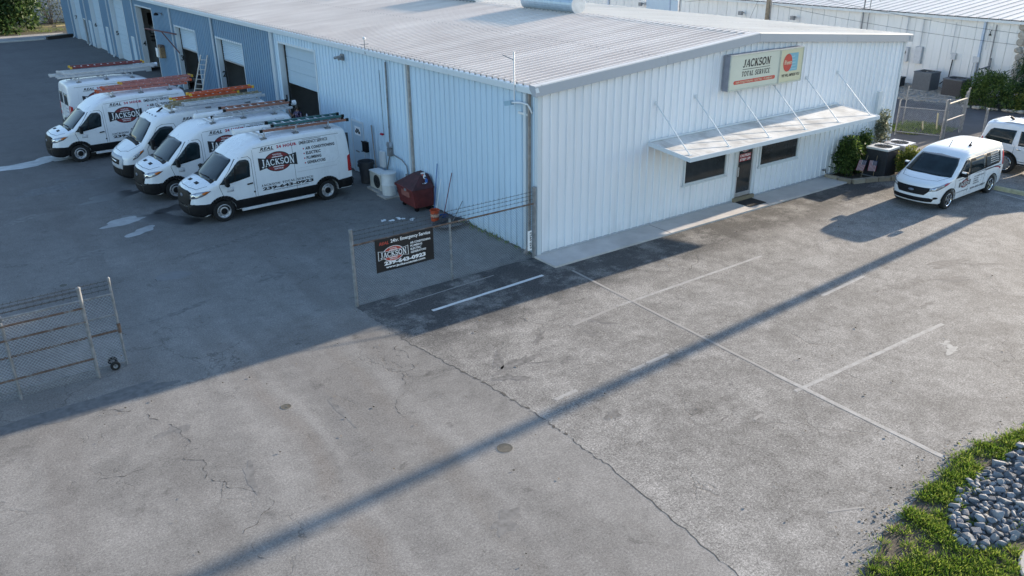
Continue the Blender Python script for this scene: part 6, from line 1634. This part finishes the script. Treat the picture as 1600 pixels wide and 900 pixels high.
# ================================================================== SECOND BUILDING
BX = 36.5
b2 = thing('white_warehouse', 'long white panelled warehouse with a bright ribbed roof behind the office', 'building', (BX, 3.4, 0))
pw = .92; NP = 92
vp = MB()
vp.poly([(0, 0, .25), (-.035, 0, .25), (-.035, 0, 4.0), (0, 0, 4.0)][::-1])
for a, b, o in ((0, .05, .035), (.05, pw, 0)): vp.poly([(-o, a, .25), (-o, b, .25), (-o, b, 4.0), (-o, a, 4.0)][::-1])
vp.poly([(0, .05, .25), (-.035, .05, .25), (-.035, .05, 4.0), (0, .05, 4.0)])
vp.poly([(0, .48, .25), (-.012, .49, .25), (-.012, .49, 4.0), (0, .48, 4.0)]); vp.poly([(-.012, .49, .25), (0, .50, .25), (0, .50, 4.0), (-.012, .49, 4.0)])
vpm = vp.mesh('wall_panel', M['wall2'])
for k in range(NP): link('wall_panel', vpm, b2, (0, k*pw, 0))
MB().box(-.02, 22, 0, NP*pw, .0, .25).build('foundation', simple('white_block_base', (.60, .60, .58), .9, var=.15), b2)
rpn = MB()
for a, b, o in ((0, .22, .0), (.22, .27, .05), (.27, .61, 0)): rpn.poly([(-.35, a, o), (-.35, b, o), (14, b, 14*.09+o), (14, a, 14*.09+o)][::-1])
rpn.poly([(-.35, .22, 0), (-.35, .22, .05), (14, .22, 14*.09+.05), (14, .22, 14*.09)])
rpn.poly([(-.35, .27, 0), (-.35, .27, .05), (14, .27, 14*.09+.05), (14, .27, 14*.09)])
rpm = rpn.mesh('roof_panel', M['roofw'])
for k in range(138): link('roof_panel', rpm, b2, (0, k*.61-.6, 4.16))
MB().box(-.30, -.02, -.6, NP*pw, 3.98, 4.13).build('eave_trim', M['trim'], b2)
cl = MB()
for k in range(138): cl.box(-.345, -.30, k*.61-.6+.27, k*.61-.6+.80, 4.135, 4.185)
tag(cl.build('eave_closures', simple('dark_closure', (.07, .075, .085), .8), b2), kind='stuff')
MB().box(0, 14, -.1, -.005, 0, 4.1).build('end_wall', M['wall2'], b2); MB().box(13.8, 14, 0, NP*pw, 0, 5.3).build('rear_wall', M['wall2'], b2); MB().box(.06, .12, 0, NP*pw, .26, 4.12).build('wall_lining', M['wall2'], b2)
for y in (2.2, 17.2, 26.8, 34.0): MB().box(-.16, -.04, y, y+.12, .2, 4.0).build('downspout', simple('blue_grey_spout', (.38, .46, .56), .6), b2)
# coral rock at the corner of the end
rng = random.Random(5)
cb = [None]*5
def angular_rock(name, seed, mat):
    r = random.Random(seed); bm = bmesh.new()
    for _ in range(15):
        v = Vector((r.gauss(0, 1), r.gauss(0, 1), r.gauss(0, 1))).normalized()*r.uniform(.85, 1.1); bm.verts.new((v.x, v.y, v.z*.75))
    res = bmesh.ops.convex_hull(bm, input=bm.verts); bmesh.ops.delete(bm, geom=[g for g in res['geom_interior'] if isinstance(g, bmesh.types.BMVert)], context='VERTS')
    bmesh.ops.bevel(bm, geom=list(bm.edges), offset=.035, segments=1, affect='EDGES')
    me = bpy.data.meshes.new(name); bm.to_mesh(me); bm.free(); me.materials.append(mat); return me
def rock_mesh(name, seed, mat, sub=2, flat=.75, amp=.28):
    r = random.Random(seed); bm = bmesh.new(); bmesh.ops.create_icosphere(bm, subdivisions=sub, radius=1)
    pl = [(Vector((r.gauss(0, 1), r.gauss(0, 1), r.gauss(0, 1))).normalized(), r.uniform(.55, .85)) for _ in range(9)]
    for v in bm.verts:
        for n, d in pl:
            e = v.co.dot(n)
            if e > d: v.co -= n*(e-d)
        v.co *= 1+r.uniform(-amp, amp)*.18
    for v in bm.verts: v.co.z *= flat
    me = bpy.data.meshes.new(name); bm.to_mesh(me); bm.free(); me.materials.append(mat); return me
cm = [rock_mesh('stone', 40+i, M['coral'], 2, .9) for i in range(5)]
for y in [i*.42 for i in range(5)]:
    for z in [.2+j*.40 for j in range(10)]:
        o = link('stone', cm[rng.randrange(5)], b2, (-.08+rng.uniform(-.05, .05), -1.55+y+rng.uniform(-.06, .06), z+rng.uniform(-.05, .05))); o.scale = (.20, .27*rng.uniform(.85, 1.15), .26*rng.uniform(.85, 1.15)); o.rotation_euler = (rng.uniform(0, 6), 0, 0)
MB().box(.0, 3, -1.7, -.12, 0, 4.05).build('stone_backing', M['coral'], b2)
# big door and fittings
dd = MB().box(-.10, -.04, 26.0, 29.5, .2, 3.75).build('loading_door', M['door'], b2); MB().box(-.11, -.04, 25.85, 25.99, .2, 3.9).build('door_frame', M['alu'], dd); MB().box(-.11, -.04, 29.51, 29.65, .2, 3.9).build('door_frame', M['alu'], dd)
def onwall(name, label, cat, y, z, w, h, d, mat, extra=None):
    t = thing(name, label, cat, (BX-.05, y, z)); MB().box(-d, 0, -w/2, w/2, -h/2, h/2).build('box', mat, t)
    if extra: extra(t)
    return t
lg_ = simple('light_grey_box', (.50, .51, .52), .5)
onwall('meter_box', 'grey electric meter box with a round dial on the white warehouse', 'meter box', 10.15, 1.72, .52, .85, .22, lg_, lambda t: (MB().lathe([(.001, -.06), (.15, -.05), (.15, 0)], (-.22, 0, .12), 'x', 14).build('dial', M['wglass'], t), MB().tube([(-.1, .1, .42), (-.1, .1, 2.2)], .04, 6).build('conduit', lg_, t)))
onwall('switch_box', 'tall grey switch box beside the electric meter', 'switch box', 9.25, 1.75, .42, 1.0, .2, lg_, lambda t: MB().tube([(-.1, .0, .5), (-.1, .0, 2.1)], .04, 6).build('conduit', lg_, t))
onwall('disconnect_box', 'small grey disconnect box above the gap between the cooling units', 'switch box', 7.1, 1.9, .26, .36, .14, lg_, lambda t: (MB().tube([(-.1, 0, -.18), (-.1, .05, -1.2), (-.5, .3, -1.6)], .03, 6).build('conduit', M['black'], t), MB().tube([(-.08, .2, .1), (-.08, .2, 1.9)], .02, 5).build('conduit', lg_, t)))
onwall('disconnect_box', 'small grey disconnect box above the right hand cooling unit', 'switch box', 5.75, 1.85, .36, .34, .14, lg_, lambda t: (MB().tube([(-.1, .1, -.18), (-.1, .15, -1.3)], .025, 6).build('conduit', lg_, t), MB().tube([(-.08, -.4, .6), (-.08, -.4, 1.9)], .02, 5).build('conduit', lg_, t), MB().tube([(-.08, -.75, -.6), (-.08, -.75, 2.0)], .035, 5).build('conduit', M['galv'], t)))
t = thing('wall_lamp', 'small dark lamp hanging high on the white warehouse wall', 'wall lamp', (BX-.05, 5.25, 3.35)); MB().tube([(0, 0, .2), (-.12, 0, .12), (-.12, 0, 0)], .02, 5).build('arm', M['black'], t); MB().lathe([(.03, 0), (.07, -.1), (.001, -.12)], (-.12, 0, 0), n=10).build('shade', M['black'], t)
for y, z in ((22.9, 3.3), (18.4, 3.3), (33.2, 3.3)):
    t = thing('wall_lamp', {22.9: 'grey floodlight high on the white warehouse, next along from the wooden pole', 18.4: 'grey floodlight on the white warehouse just right of the wooden pole', 33.2: 'grey floodlight beside the pale loading door of the white warehouse'}[y], 'wall lamp', (BX-.05, y, z), group='floodlights on the white warehouse'); MB().tube([(0, 0, 0), (-.3, 0, .05)], .03, 5).build('arm', M['galv'], t); MB().box(-.5, -.3, -.15, .15, -.15, .1).build('head', M['galv'], t)
# ------------------------------------------------------------------ cooling units
def condenser(label, loc, w, h, rz, body, top, louver=True, logo_=None):
    t = thing('cooling_unit', label, 'cooling unit', loc, rz); b = MB(); b.box(-w/2, w/2, -w/2, w/2, .06, h); b.build('cabinet', body, t)
    MB().box(-w/2-.08, w/2+.08, -w/2-.08, w/2+.08, 0, .06).build('base_pad', M['concrete'], t)
    tp = MB(); n = 24; ro = w*.40
    sq = []
    for k in range(n):
        a = 2*math.pi*k/n; c, s = math.cos(a), math.sin(a); m = (w/2+.02)/max(abs(c), abs(s)); sq.append((c*m, s*m))
    for k in range(n):
        k2 = (k+1) % n; a, a2 = 2*math.pi*k/n, 2*math.pi*k2/n
        tp.poly([(*sq[k], h+.05), (*sq[k2], h+.05), (ro*math.cos(a2), ro*math.sin(a2), h+.06), (ro*math.cos(a), ro*math.sin(a), h+.06)])
        tp.poly([(*sq[k2], h+.05), (*sq[k], h+.05), (*sq[k], h-.02), (*sq[k2], h-.02)]); tp.poly([(ro*math.cos(a), ro*math.sin(a), h+.06), (ro*math.cos(a2), ro*math.sin(a2), h+.06), (ro*math.cos(a2), ro*math.sin(a2), h-.05), (ro*math.cos(a), ro*math.sin(a), h-.05)])
    tp.build('top_panel', top, t)
    MB().lathe([(ro, h+.002), (.001, h+.002)], n=24).build('fan_well', M['black'], t)
    f = MB()
    for k in range(3): a = 2.1*k; f.poly([(.05*math.cos(a), .05*math.sin(a), h+.03), (ro*.9*math.cos(a-.35), ro*.9*math.sin(a-.35), h+.012), (ro*.9*math.cos(a+.35), ro*.9*math.sin(a+.35), h+.04)])
    f.lathe([(.09, h+.01), (.08, h+.06), (.001, h+.06)], n=12); f.build('fan', M['galv'], t)
    g = MB()
    for r in (.3, .5, .7, .9): g.lathe([(ro*r, h+.065), (ro*r+.012, h+.065)], n=24)
    for k in range(4): a = R(45*k); g.bar((-ro*math.cos(a), -ro*math.sin(a), h+.07), (ro*math.cos(a), ro*math.sin(a), h+.07), .012, .01)
    g.build('fan_guard', M['black'], t)
    if louver:
        for s in range(4):
            l = MB(); z = .14
            while z < h-.10: l.box(-w/2+.06, w/2-.06, -w/2-.012, -w/2-.002, z, z+.018); z += .05
            o = l.build('louvre_grille', body, t); o.rotation_euler = (0, 0, R(90*s))
    if logo_: MB().box(-.12, .12, -w/2-.022, -w/2-.013, h*.72, h*.80).build('maker_plate', logo_, t)
    return t
dk = simple('charcoal_cabinet', (.030, .034, .042), .5, var=.2); ltop = simple('light_grey_top', (.62, .63, .62), .4, var=.08)
condenser('dark cooling unit with pale top behind the two small flags', (16.1, -1.15, .0), .86, 1.12, R(4), dk, ltop)
condenser('pale cooling unit with ring top behind the dark one by the office corner', (17.65, -.92, .0), .86, 1.0, R(4), simple('grey_cabinet', (.28, .28, .28), .5, var=.2), simple('pale_top_metal', (.60, .57, .57), .35, .2, .12))
condenser('charcoal cooling unit with an orange plate against the white warehouse', (35.0, 7.75, 0), 1.05, 1.05, R(90), simple('charcoal_cabinet_far', (.10, .115, .13), .6), simple('charcoal_cabinet_far', (.10, .115, .13), .6), logo_=M['inkorange'])
o = condenser('black cooling unit beside the hedge at the white warehouse', (34.6, 5.7, 0), 1.1, .95, R(90), dk, simple('charcoal_cabinet_far', (.10, .115, .13), .6))
condenser('low dark cooling unit half hidden by the office corner', (34.6, 9.6, 0), 1.0, .55, R(90), dk, dk)
# gravel under them
gb = sheet('gravel_bed', [(31.2, 12), (31.4, 7.0), (32.3, 4.3), (36.4, 4.3), (36.4, 12)], .012, simple('gravel_ground', (.30, .29, .27), .95, var=.4, scale=9, bump=.5)); tag(gb, kind='structure')
def scatter_rocks(name, pts, mat, seed, lo, hi):
    r = np.random.default_rng(seed); base = rock_mesh('tmp', seed, mat, 1, .7); bv = np.array([v.co for v in base.vertices]); bf = [tuple(p.vertices) for p in base.polygons]; bpy.data.meshes.remove(base)
    V, F = [], []
    for i, (x, y) in enumerate(pts):
        s = r.uniform(lo, hi); a = r.uniform(0, 6.28); c, q = math.cos(a), math.sin(a); m = np.array([[c, -q, 0], [q, c, 0], [0, 0, 1]])*s*r.uniform(.8, 1.2, (1, 3)); p = bv@m.T+np.array([x, y, s*.25])
        n = len(V)*len(bv); V.append(p); F += [tuple(n+k for k in f) for f in bf]
    me = bpy.data.meshes.new(name); me.from_pydata(np.concatenate(V).tolist(), [], F); me.materials.append(mat); return me
rr_ = np.random.default_rng(4)
pts = [(31.3+5*rr_.random(), 4.2+7.5*rr_.random()) for _ in range(1500)]; pts = [p for p in pts if p[0] > 31.3+max(0, (7-p[1])*.35)]
tag(link('gravel', scatter_rocks('gravel', pts, M['coral'], 9, .05, .12)), kind='stuff')
# hedge and bushes
shrub('clipped_hedge', 'rounded dark green hedge against the white warehouse beside the black cooling unit', 'hedge', (32.9, 2.9, 0), 1.15, 1.6, 1.75, 120, .13, M['leaf'], 21, clump=.30)
shrub('clipped_hedge', 'darker green hedge mass between the clipped hedge and the drooping tree', 'hedge', (34.6, 1.0, 0), 1.2, 1.6, 1.7, 90, .15, M['leafdark'], 22, clump=.34)
shrub('round_bush', 'yellow green rounded bush with stones at its foot by the side drive', 'bush', (33.2, .6, 0), .95, 1.3, 1.15, 80, .13, M['leafyellow'], 23, clump=.26)
t = thing('weeping_tree', 'tree with long drooping fine foliage at the stone corner of the warehouse', 'tree', (35.3, 1.5, 0)); rng2 = np.random.default_rng(31); P, D = [], []
MB().tube([(0, 0, 0), (.1, 0, 1.5), (0, .1, 2.7)], .13, 8, r2=.05).build('trunk', M['bark'], t, True)
for i in range(130):
    a = rng2.uniform(0, 6.28); l = rng2.uniform(.7, 2.0); zt = rng2.uniform(2.2, 3.2); n = 34
    for k in range(n):
        s = k/n; x = l*s*math.cos(a); y = l*s*math.sin(a); z = zt+.45*math.sin(s*2.2)-1.5*s*s*l*.8
        if z < .3: break
        P.append((x+rng2.normal()*.04, y+rng2.normal()*.04, z)); D.append((math.cos(a)*.5+rng2.normal()*.4, math.sin(a)*.5+rng2.normal()*.4, -.9))
link('crown', leaf_mesh('crown', P, D, .30, M['leafdark'], rng2, aspect=.14), t)
em = [rock_mesh('border_stone', 60+i, M['coral'], 1, .7) for i in range(3)]
bs = thing('stone_border', 'row of pale border stones along the foot of the hedge by the side drive', 'stone border', (32, 2, 0))
for i in range(16):
    q = i/15; o = link('stone', em[i % 3], bs, (.0+.9*q+rng.uniform(-.12, .12)-.2, 1.6-3.1*q+rng.uniform(-.1, .1), .08)); s = rng.uniform(.13, .24); o.scale = (s, s, s*.8); o.rotation_euler = (0, 0, rng.uniform(0, 6))
sd = sheet('side_verge', [(23.2, 2.3), (24.6, .9), (27.2, 2.2), (26.4, 3.9), (24.4, 3.6)], .010, M['soil']); tag(sd, kind='structure')
sdr = sheet('side_drive', [(19, .03), (60, -3.0), (60, .4), (33, 1.0), (31.6, 3.2), (31, 8), (31, 60), (18.8, 60), (18.8, .6)], .006, simple('side_asphalt', (.085, .080, .082), .9, var=.25, scale=.8, bump=.3)); tag(sdr, kind='structure')

# ------------------------------------------------------------------ planter bed by the office
pb = sheet('planter_bed', [(14.22, -.03), (14.22, -1.15), (14.9, -1.42), (16.6, -2.15), (18.6, -2.2), (18.6, -.03)], .05, M['soil']); tag(pb, kind='structure')
edge = [((14.16, -.10), (14.18, -.62)), ((14.16, -.66), (14.26, -1.16)), ((14.30, -1.20), (14.78, -1.36)), ((14.82, -1.38), (15.28, -1.58)), ((15.32, -1.60), (15.78, -1.80)), ((15.82, -1.82), (16.28, -2.0)), ((16.32, -2.02), (16.8, -2.18)), ((16.84, -2.20), (17.4, -2.24)), ((17.44, -2.24), (18.2, -2.22))]
for a, b in edge: MB().bar((*a, .08), (*b, .08+rng.uniform(-.01, .02)), .17, .17).build('edging_block', M['edging'], pb)
shrub('leafy_bush', 'large dark green leafy bush in the planter against the office wall', 'bush', (15.05, -.42, .05), .66, .30, 1.45, 80, .11, M['leaf'], 41, clump=.21)
shrub('leafy_bush', 'low yellow green flowering bush in front of the pale cooling unit', 'bush', (16.85, -1.85, .05), .66, .30, .95, 70, .10, M['leafyellow'], 42, clump=.18)
shrub('leafy_bush', 'tall pale variegated shrub at the office corner behind the cooling units', 'bush', (17.3, -.28, .05), .45, .22, 2.1, 46, .12, M['leafgrey'], 43, clump=.20, sparse=.5)
shrub('leafy_bush', 'mid green bush between the dark cooling unit and the office wall', 'bush', (15.8, -.38, .05), .45, .28, 1.55, 40, .11, M['leaf'], 44, clump=.2)
t = thing('spiky_plant', 'spiky palm like plant with upright fronds behind the dark cooling unit', 'plant', (16.2, -.35, .05)); rng3 = np.random.default_rng(8)
for i in range(16):
    a = rng3.uniform(0, 6.28); l = rng3.uniform(.5, 1.0); h = rng3.uniform(1.2, 1.75); f = MB(); pr = None; n = 7
    for k in range(n+1):
        s = k/n; w = .045*math.sin(math.pi*min(1, s*.9+.1)); c = (l*.6*s*s*math.cos(a), l*.35*s*s*math.sin(a), .2+h*s-.25*s*s); q = ((c[0]-w*math.sin(a), c[1]+w*math.cos(a), c[2]), (c[0]+w*math.sin(a), c[1]-w*math.cos(a), c[2]))
        if pr: f.poly([pr[0], pr[1], q[1], q[0]])
        pr = q
    f.build('frond', M['leafyellow'] if i % 3 == 0 else M['leaf'], t)
# flags
fr_, fb_, fw_ = simple('flag_red', (.24, .035, .06), .8), simple('flag_blue', (.025, .03, .09), .8), simple('flag_white', (.48, .46, .48), .8)
def flag(label, x, y, lean, rz):
    t = thing('small_flag', label, 'flag', (x, y, .05), rz); MB().tube([(0, 0, 0), (lean, .05, .88)], .008, 5).build('stick', simple('flag_stick', (.40, .30, .18), .7), t)
    # hung vertically: stripes run down, canton at the top right
    c = MB(); w, h = .29, .42; ox = -.24; skew = lean*.75
    P = lambda u, v, d=0: (ox+u+skew*v/h*.8, -.03-d+.02*math.sin(u*14), .28+v)
    for i in range(13): c.poly([P(w*i/13, 0), P(w*(i+1)/13, 0), P(w*(i+1)/13, h), P(w*i/13, h)], 0 if i % 2 == 0 else 1)
    for i in range(4): u = .46*w+.54*w*i/4; c.poly([P(u, h*.55, .004), P(u+.54*w/4, h*.55, .004), P(u+.54*w/4, h, .004), P(u, h, .004)], 2)
    for i in range(4):
        for j in range(5):
            u, v = .50*w+.13*w*i, h*.59+.08*h*j; c.poly([P(u+.012*math.cos(R(72*k)), v+.012*math.sin(R(72*k)), .008) for k in range(5)], 1)
    c.build('cloth', [fr_, fw_, fb_], t)
flag('small american flag leaning left in the planter by the big bush', 15.16, -.98, .14, R(-52)); flag('small american flag standing in front of the dark cooling unit', 15.42, -1.32, .05, R(-52))
t = thing('wall_spigot', 'small dark hose tap by the wall at the walk end', 'tap', (13.95, -.05, .35)); MB().tube([(0, .02, 0), (0, -.14, 0), (0, -.16, -.08)], .02, 6).build('pipe', M['black'], t); MB().lathe([(.05, 0), (.05, .015)], (0, -.1, .04), n=8).build('handle', M['black'], t)
t = thing('door_mat', 'black mat on the walk in front of the glass door', 'mat', (9.15, -.48, .056)); MB().box(-.40, .48, -.36, .30, 0, .014).build('mat', simple('mat_black', (.018, .018, .019), .95, var=.3, scale=40, bump=.4), t)
# parking block
t = thing('wheel_stop', 'yellowed concrete wheel stop beside the passenger van', 'wheel stop', (17.85, -5.75, 0), R(-86)); st = MB(); P = [(-.09, 0), (.09, 0), (.07, .11), (.03, .14), (-.03, .14), (-.07, .11)]
for i in range(6): a, b = P[i], P[(i+1) % 6]; st.poly([(-.92, a[0], a[1]), (-.92, b[0], b[1]), (.92, b[0], b[1]), (.92, a[0], a[1])])
st.poly([(-.92, a, b) for a, b in P][::-1]); st.poly([(.92, a, b) for a, b in P]); st.build('block', simple('yellowed_concrete', (.42, .38, .24), .9, var=.2, scale=8, bump=.3), t)
strip('bay_line', (17.45, -5.0), (17.2, -6.9), .10, M['paint'], parent=lot)
# ------------------------------------------------------------------ poles and wires
t = thing('utility_pole', 'brown wooden utility pole between the two buildings', 'utility pole', (31.0, 16.6, 0)); MB().tube([(0, 0, 0), (0, 0, 9.6)], .16, 12, r2=.11).build('pole', simple('weathered_pole', (.20, .165, .12), .9, var=.35, scale=5), t, True); MB().box(-.06, .06, -1.1, 1.1, 8.9, 9.05).build('crossarm', M['bark'], t)
MB().tube([(.1, -.15, .0), (.1, -.15, 7.5)], .03, 6).build('ground_wire', M['galv'], t)
t = thing('utility_pole', 'brown wooden utility pole beyond the passenger van whose long shadow crosses the lot', 'utility pole', (24.6, -5.47, 0)); MB().tube([(0, 0, 0), (0, 0, 11.2)], .20, 12, r2=.16).build('pole', simple('weathered_pole', (.20, .165, .12), .9, var=.35, scale=5), t, True); MB().box(-.06, .06, -.25, .25, 9.5, 9.62).build('bracket', M['bark'], t)
def wire(label, a, b, sag, r=.009):
    t = thing('overhead_wire', label, 'cable', a); a, b = Vector(a), Vector(b); n = 18
    MB().tube([(b-a)*(i/n)+Vector((0, 0, -sag*4*(i/n)*(1-i/n))) for i in range(n+1)], r, 5).build('cable', M['black'], t); return t
pz = lambda u: None
wire('thin black wire from the wooden pole dipping toward the far warehouse lamps', (31, 16.6, 5.3), (36.3, 38.0, 3.4), .15)
wire('upper of two thin wires running from the wooden pole over the ridge side', (31, 16.6, 5.5), (33.5, 26.0, 4.0), .1)
wire('thin black wire crossing the warehouse wall down to the stone corner', (31, 16.6, 4.6), (36.2, 3.6, 2.9), .18)
wire('thin black wire near the eave of the white warehouse', (31, 16.6, 5.6), (36.2, 3.6, 3.5), .22)
wire('guy wire slanting from the wooden pole to the ground', (31, 16.6, 6.6), (32.4, 20.5, .2), 0)
t = thing('roof_mast', 'thin service mast with stay on the warehouse eave', 'mast', (BX-.2, 13.3, 1.2)); MB().tube([(0, 0, 0), (0, 0, 4.6)], .05, 6).build('pipe', M['galv'], t); MB().tube([(0, -.4, 0), (0, -.4, 3.6)], .03, 6).build('pipe', M['galv'], t); MB().tube([(0, 0, 4.4), (.9, -.5, 3.4)], .02, 5).build('stay', M['galv'], t)

# ================================================================== VERGE WITH ROCKS, near corner
bed_edge = [(9, -12.75), (4.2, -13.1), (1.8, -13.22), (.6, -12.98), (-.18, -12.92), (-.9, -13.08), (-1.7, -13.12), (-2.5, -13.30), (-3.06, -13.30), (-3.5, -13.52), (-4.1, -13.62), (-4.5, -13.95), (-4.9, -14.6), (-5.2, -15.4), (-5.2, -17.5), (9, -17.5)]
vg = sheet('verge', bed_edge, .022, M['soil']); tag(vg, kind='structure')
rg2 = np.random.default_rng(17)
def in_poly(x, y, poly):
    c = False; n = len(poly)
    for i in range(n):
        (x1, y1), (x2, y2) = poly[i], poly[(i+1) % n]
        if (y1 > y) != (y2 > y) and x < (x2-x1)*(y-y1)/(y2-y1)+x1: c = not c
    return c
rock_poly = [(5.5, -13.7), (2.3, -13.62), (1.3, -13.42), (.5, -13.50), (-.1, -13.42), (-.75, -13.42), (-1.3, -13.55), (-1.9, -13.72), (-2.35, -14.1), (-2.42, -14.42), (-1.9, -14.62), (-1.0, -14.85), (.4, -15.3), (5.5, -15.6)]
slab_c, slab_r = (-1.75, -15.75), .86
# stones
sm = [angular_rock('stone', 100+i, M['stone']) for i in range(10)]
rb_ = sheet('rock_bed', rock_poly, .030, simple('rock_bed_ground', (.09, .085, .075), .95, var=.45, scale=9, bump=.6)); tag(rb_, kind='structure')
placed = []; tries = 0
while len(placed) < 300 and tries < 40000:
    tries += 1
    x, y = rg2.uniform(-2.5, 1.25), rg2.uniform(-14.9, -13.35); s = .046+.060*rg2.random()**1.4
    if not in_poly(x, y, rock_poly) or (x-slab_c[0])**2+(y-slab_c[1])**2 < (slab_r+.12)**2: continue
    if any((x-a)**2+(y-b)**2 < (.60*(s+c))**2 for a, b, c in placed): continue
    placed.append((x, y, s))
for i, (x, y, s) in enumerate(placed):
    o = link('stone', sm[i % 10], rb_, (x, y, .03+s*.42)); o.scale = (s*rg2.uniform(.9, 1.3), s*rg2.uniform(.85, 1.15), s*rg2.uniform(.85, 1.15)); o.rotation_euler = (rg2.uniform(-.5, .5), rg2.uniform(-.5, .5), rg2.uniform(0, 6.28))
fill = []
while len(fill) < 1300:
    x, y = rg2.uniform(-2.6, 2.6), rg2.uniform(-15.6, -13.3)
    if in_poly(x, y, rock_poly): fill.append((x, y))
tag(link('small_stones', scatter_rocks('small_stones', fill, M['stone'], 77, .03, .075), rb_), kind='stuff')
grit = []
while len(grit) < 900:
    x, y = rg2.uniform(-4.6, 2.2), rg2.uniform(-14.4, -12.85); d = min((x-a)**2+(y-b)**2 for a, b in bed_edge[2:13])
    if in_poly(x, y, bed_edge) and (d < .05 or (-3.6 < x < -2.2 and y > -13.9 and rg2.random() < .4) or (-2.3 < x < -1.2 and -14 < y < -13.4)): grit.append((x, y))
tag(link('gravel', scatter_rocks('gravel', grit, M['coral'], 78, .010, .035)), kind='stuff')
# grass
gp_, gd = [], []
dens = np.random.default_rng(2)
clumps = [(rg2.uniform(-5.2, 6), rg2.uniform(-16.5, -12.8)) for _ in range(2900)]
cn = 0
for cx, cy in clumps:
    if not in_poly(cx, cy, bed_edge): continue
    inr = in_poly(cx, cy, rock_poly)
    if inr and rg2.random() < .97: continue
    if -3.7 < cx < -2.5 and cy > -13.85 and rg2.random() < .8: continue
    if (cx-slab_c[0])**2+(cy-slab_c[1])**2 < (slab_r+.04)**2: continue
    if math.sin(cx*3.1+1)*math.cos(cy*4.7)+.35*math.sin(cx*9+cy*7) > .62: continue
    n = int(rg2.uniform(32, 85)) if cx < 2.4 else 16
    for k in range(n):
        a = rg2.uniform(0, 6.28); r = abs(rg2.normal())*.085
        x, y = cx+r*math.cos(a), cy+r*math.sin(a)
        if (x-slab_c[0])**2+(y-slab_c[1])**2 < slab_r**2: continue
        gp_.append((x, y, .02)); l = rg2.uniform(.3, 1.1); gd.append((math.cos(a)*l+rg2.normal()*.25, math.sin(a)*l+rg2.normal()*.25, rg2.uniform(.45, 1.0)))
gm = leaf_mesh('grass', gp_, gd, .092, M['grass'], rg2, aspect=.16, fold=.5)
tag(link('grass', gm), kind='stuff')
# weeds under the side wall and at the gates
wp, wd = [], []
for cx, cy, n, sp in [(-.10, y, 26, .08) for y in np.arange(.3, 4.2, .22)]+[(23.6+rg2.random()*2.6, 1.3+rg2.random()*2.2, 60, .16) for _ in range(70)]+[(-30+rg2.random()*32, 78+rg2.random()*9, 40, .4) for _ in range(130)]+[(-.1, 12.6, 20, .12), (-.15, 13.2, 26, .12)]:
    for k in range(int(n*(rg2.random() if n == 26 else 1))):
        wp.append((cx+rg2.normal()*sp, cy+rg2.normal()*sp, .015)); wd.append((rg2.normal()*.5, rg2.normal()*.5, .8))
tag(link('weeds', leaf_mesh('weeds', wp, wd, .13, M['grass'], rg2, aspect=.2)), kind='stuff')
for i, (x, y, h) in enumerate(((25.2, 1.55, .85), (24.8, 2.0, .45))):
    t = thing('bare_stake', ['pale stake standing in the grass strip between the gates', 'short pale stub in the grass strip between the gates'][i], 'stake', (x, y, 0)); MB().bar((0, 0, 0), (.05, .1, h), .06, .06).build('stake', simple('pale_stake', (.46, .40, .24), .8), t)
# round concrete collar at the picture's lower corner
cc = thing('concrete_collar', 'round pale concrete slab at the edge of the rocks and grass', 'concrete slab', (*slab_c, .02)); MB().lathe([(slab_r, -.02), (slab_r, .03), (slab_r-.03, .04), (slab_r*.86, .038), (slab_r*.84, .03), (.001, .03)], n=40).build('slab', M['concrete'], cc)
# fallen leaves and litter specks on the pavement
lv, ld = [], []
for _ in range(260):
    x, y = rg2.uniform(-13, 10), rg2.uniform(-13, 6); lv.append((x, y, .02)); ld.append((rg2.normal(), rg2.normal(), .05))
for _ in range(200):
    k = rg2.integers(2, 12); a, b = bed_edge[k], bed_edge[k+1]; q = rg2.random(); lv.append((a[0]+(b[0]-a[0])*q+rg2.normal()*.15, a[1]+(b[1]-a[1])*q+abs(rg2.normal())*.25, .02)); ld.append((rg2.normal(), rg2.normal(), .05))
tag(link('fallen_leaves', leaf_mesh('fallen_leaves', lv, ld, .055, simple('dead_leaf', (.10, .075, .045), .9, var=.5, scale=40), rg2)), kind='stuff')
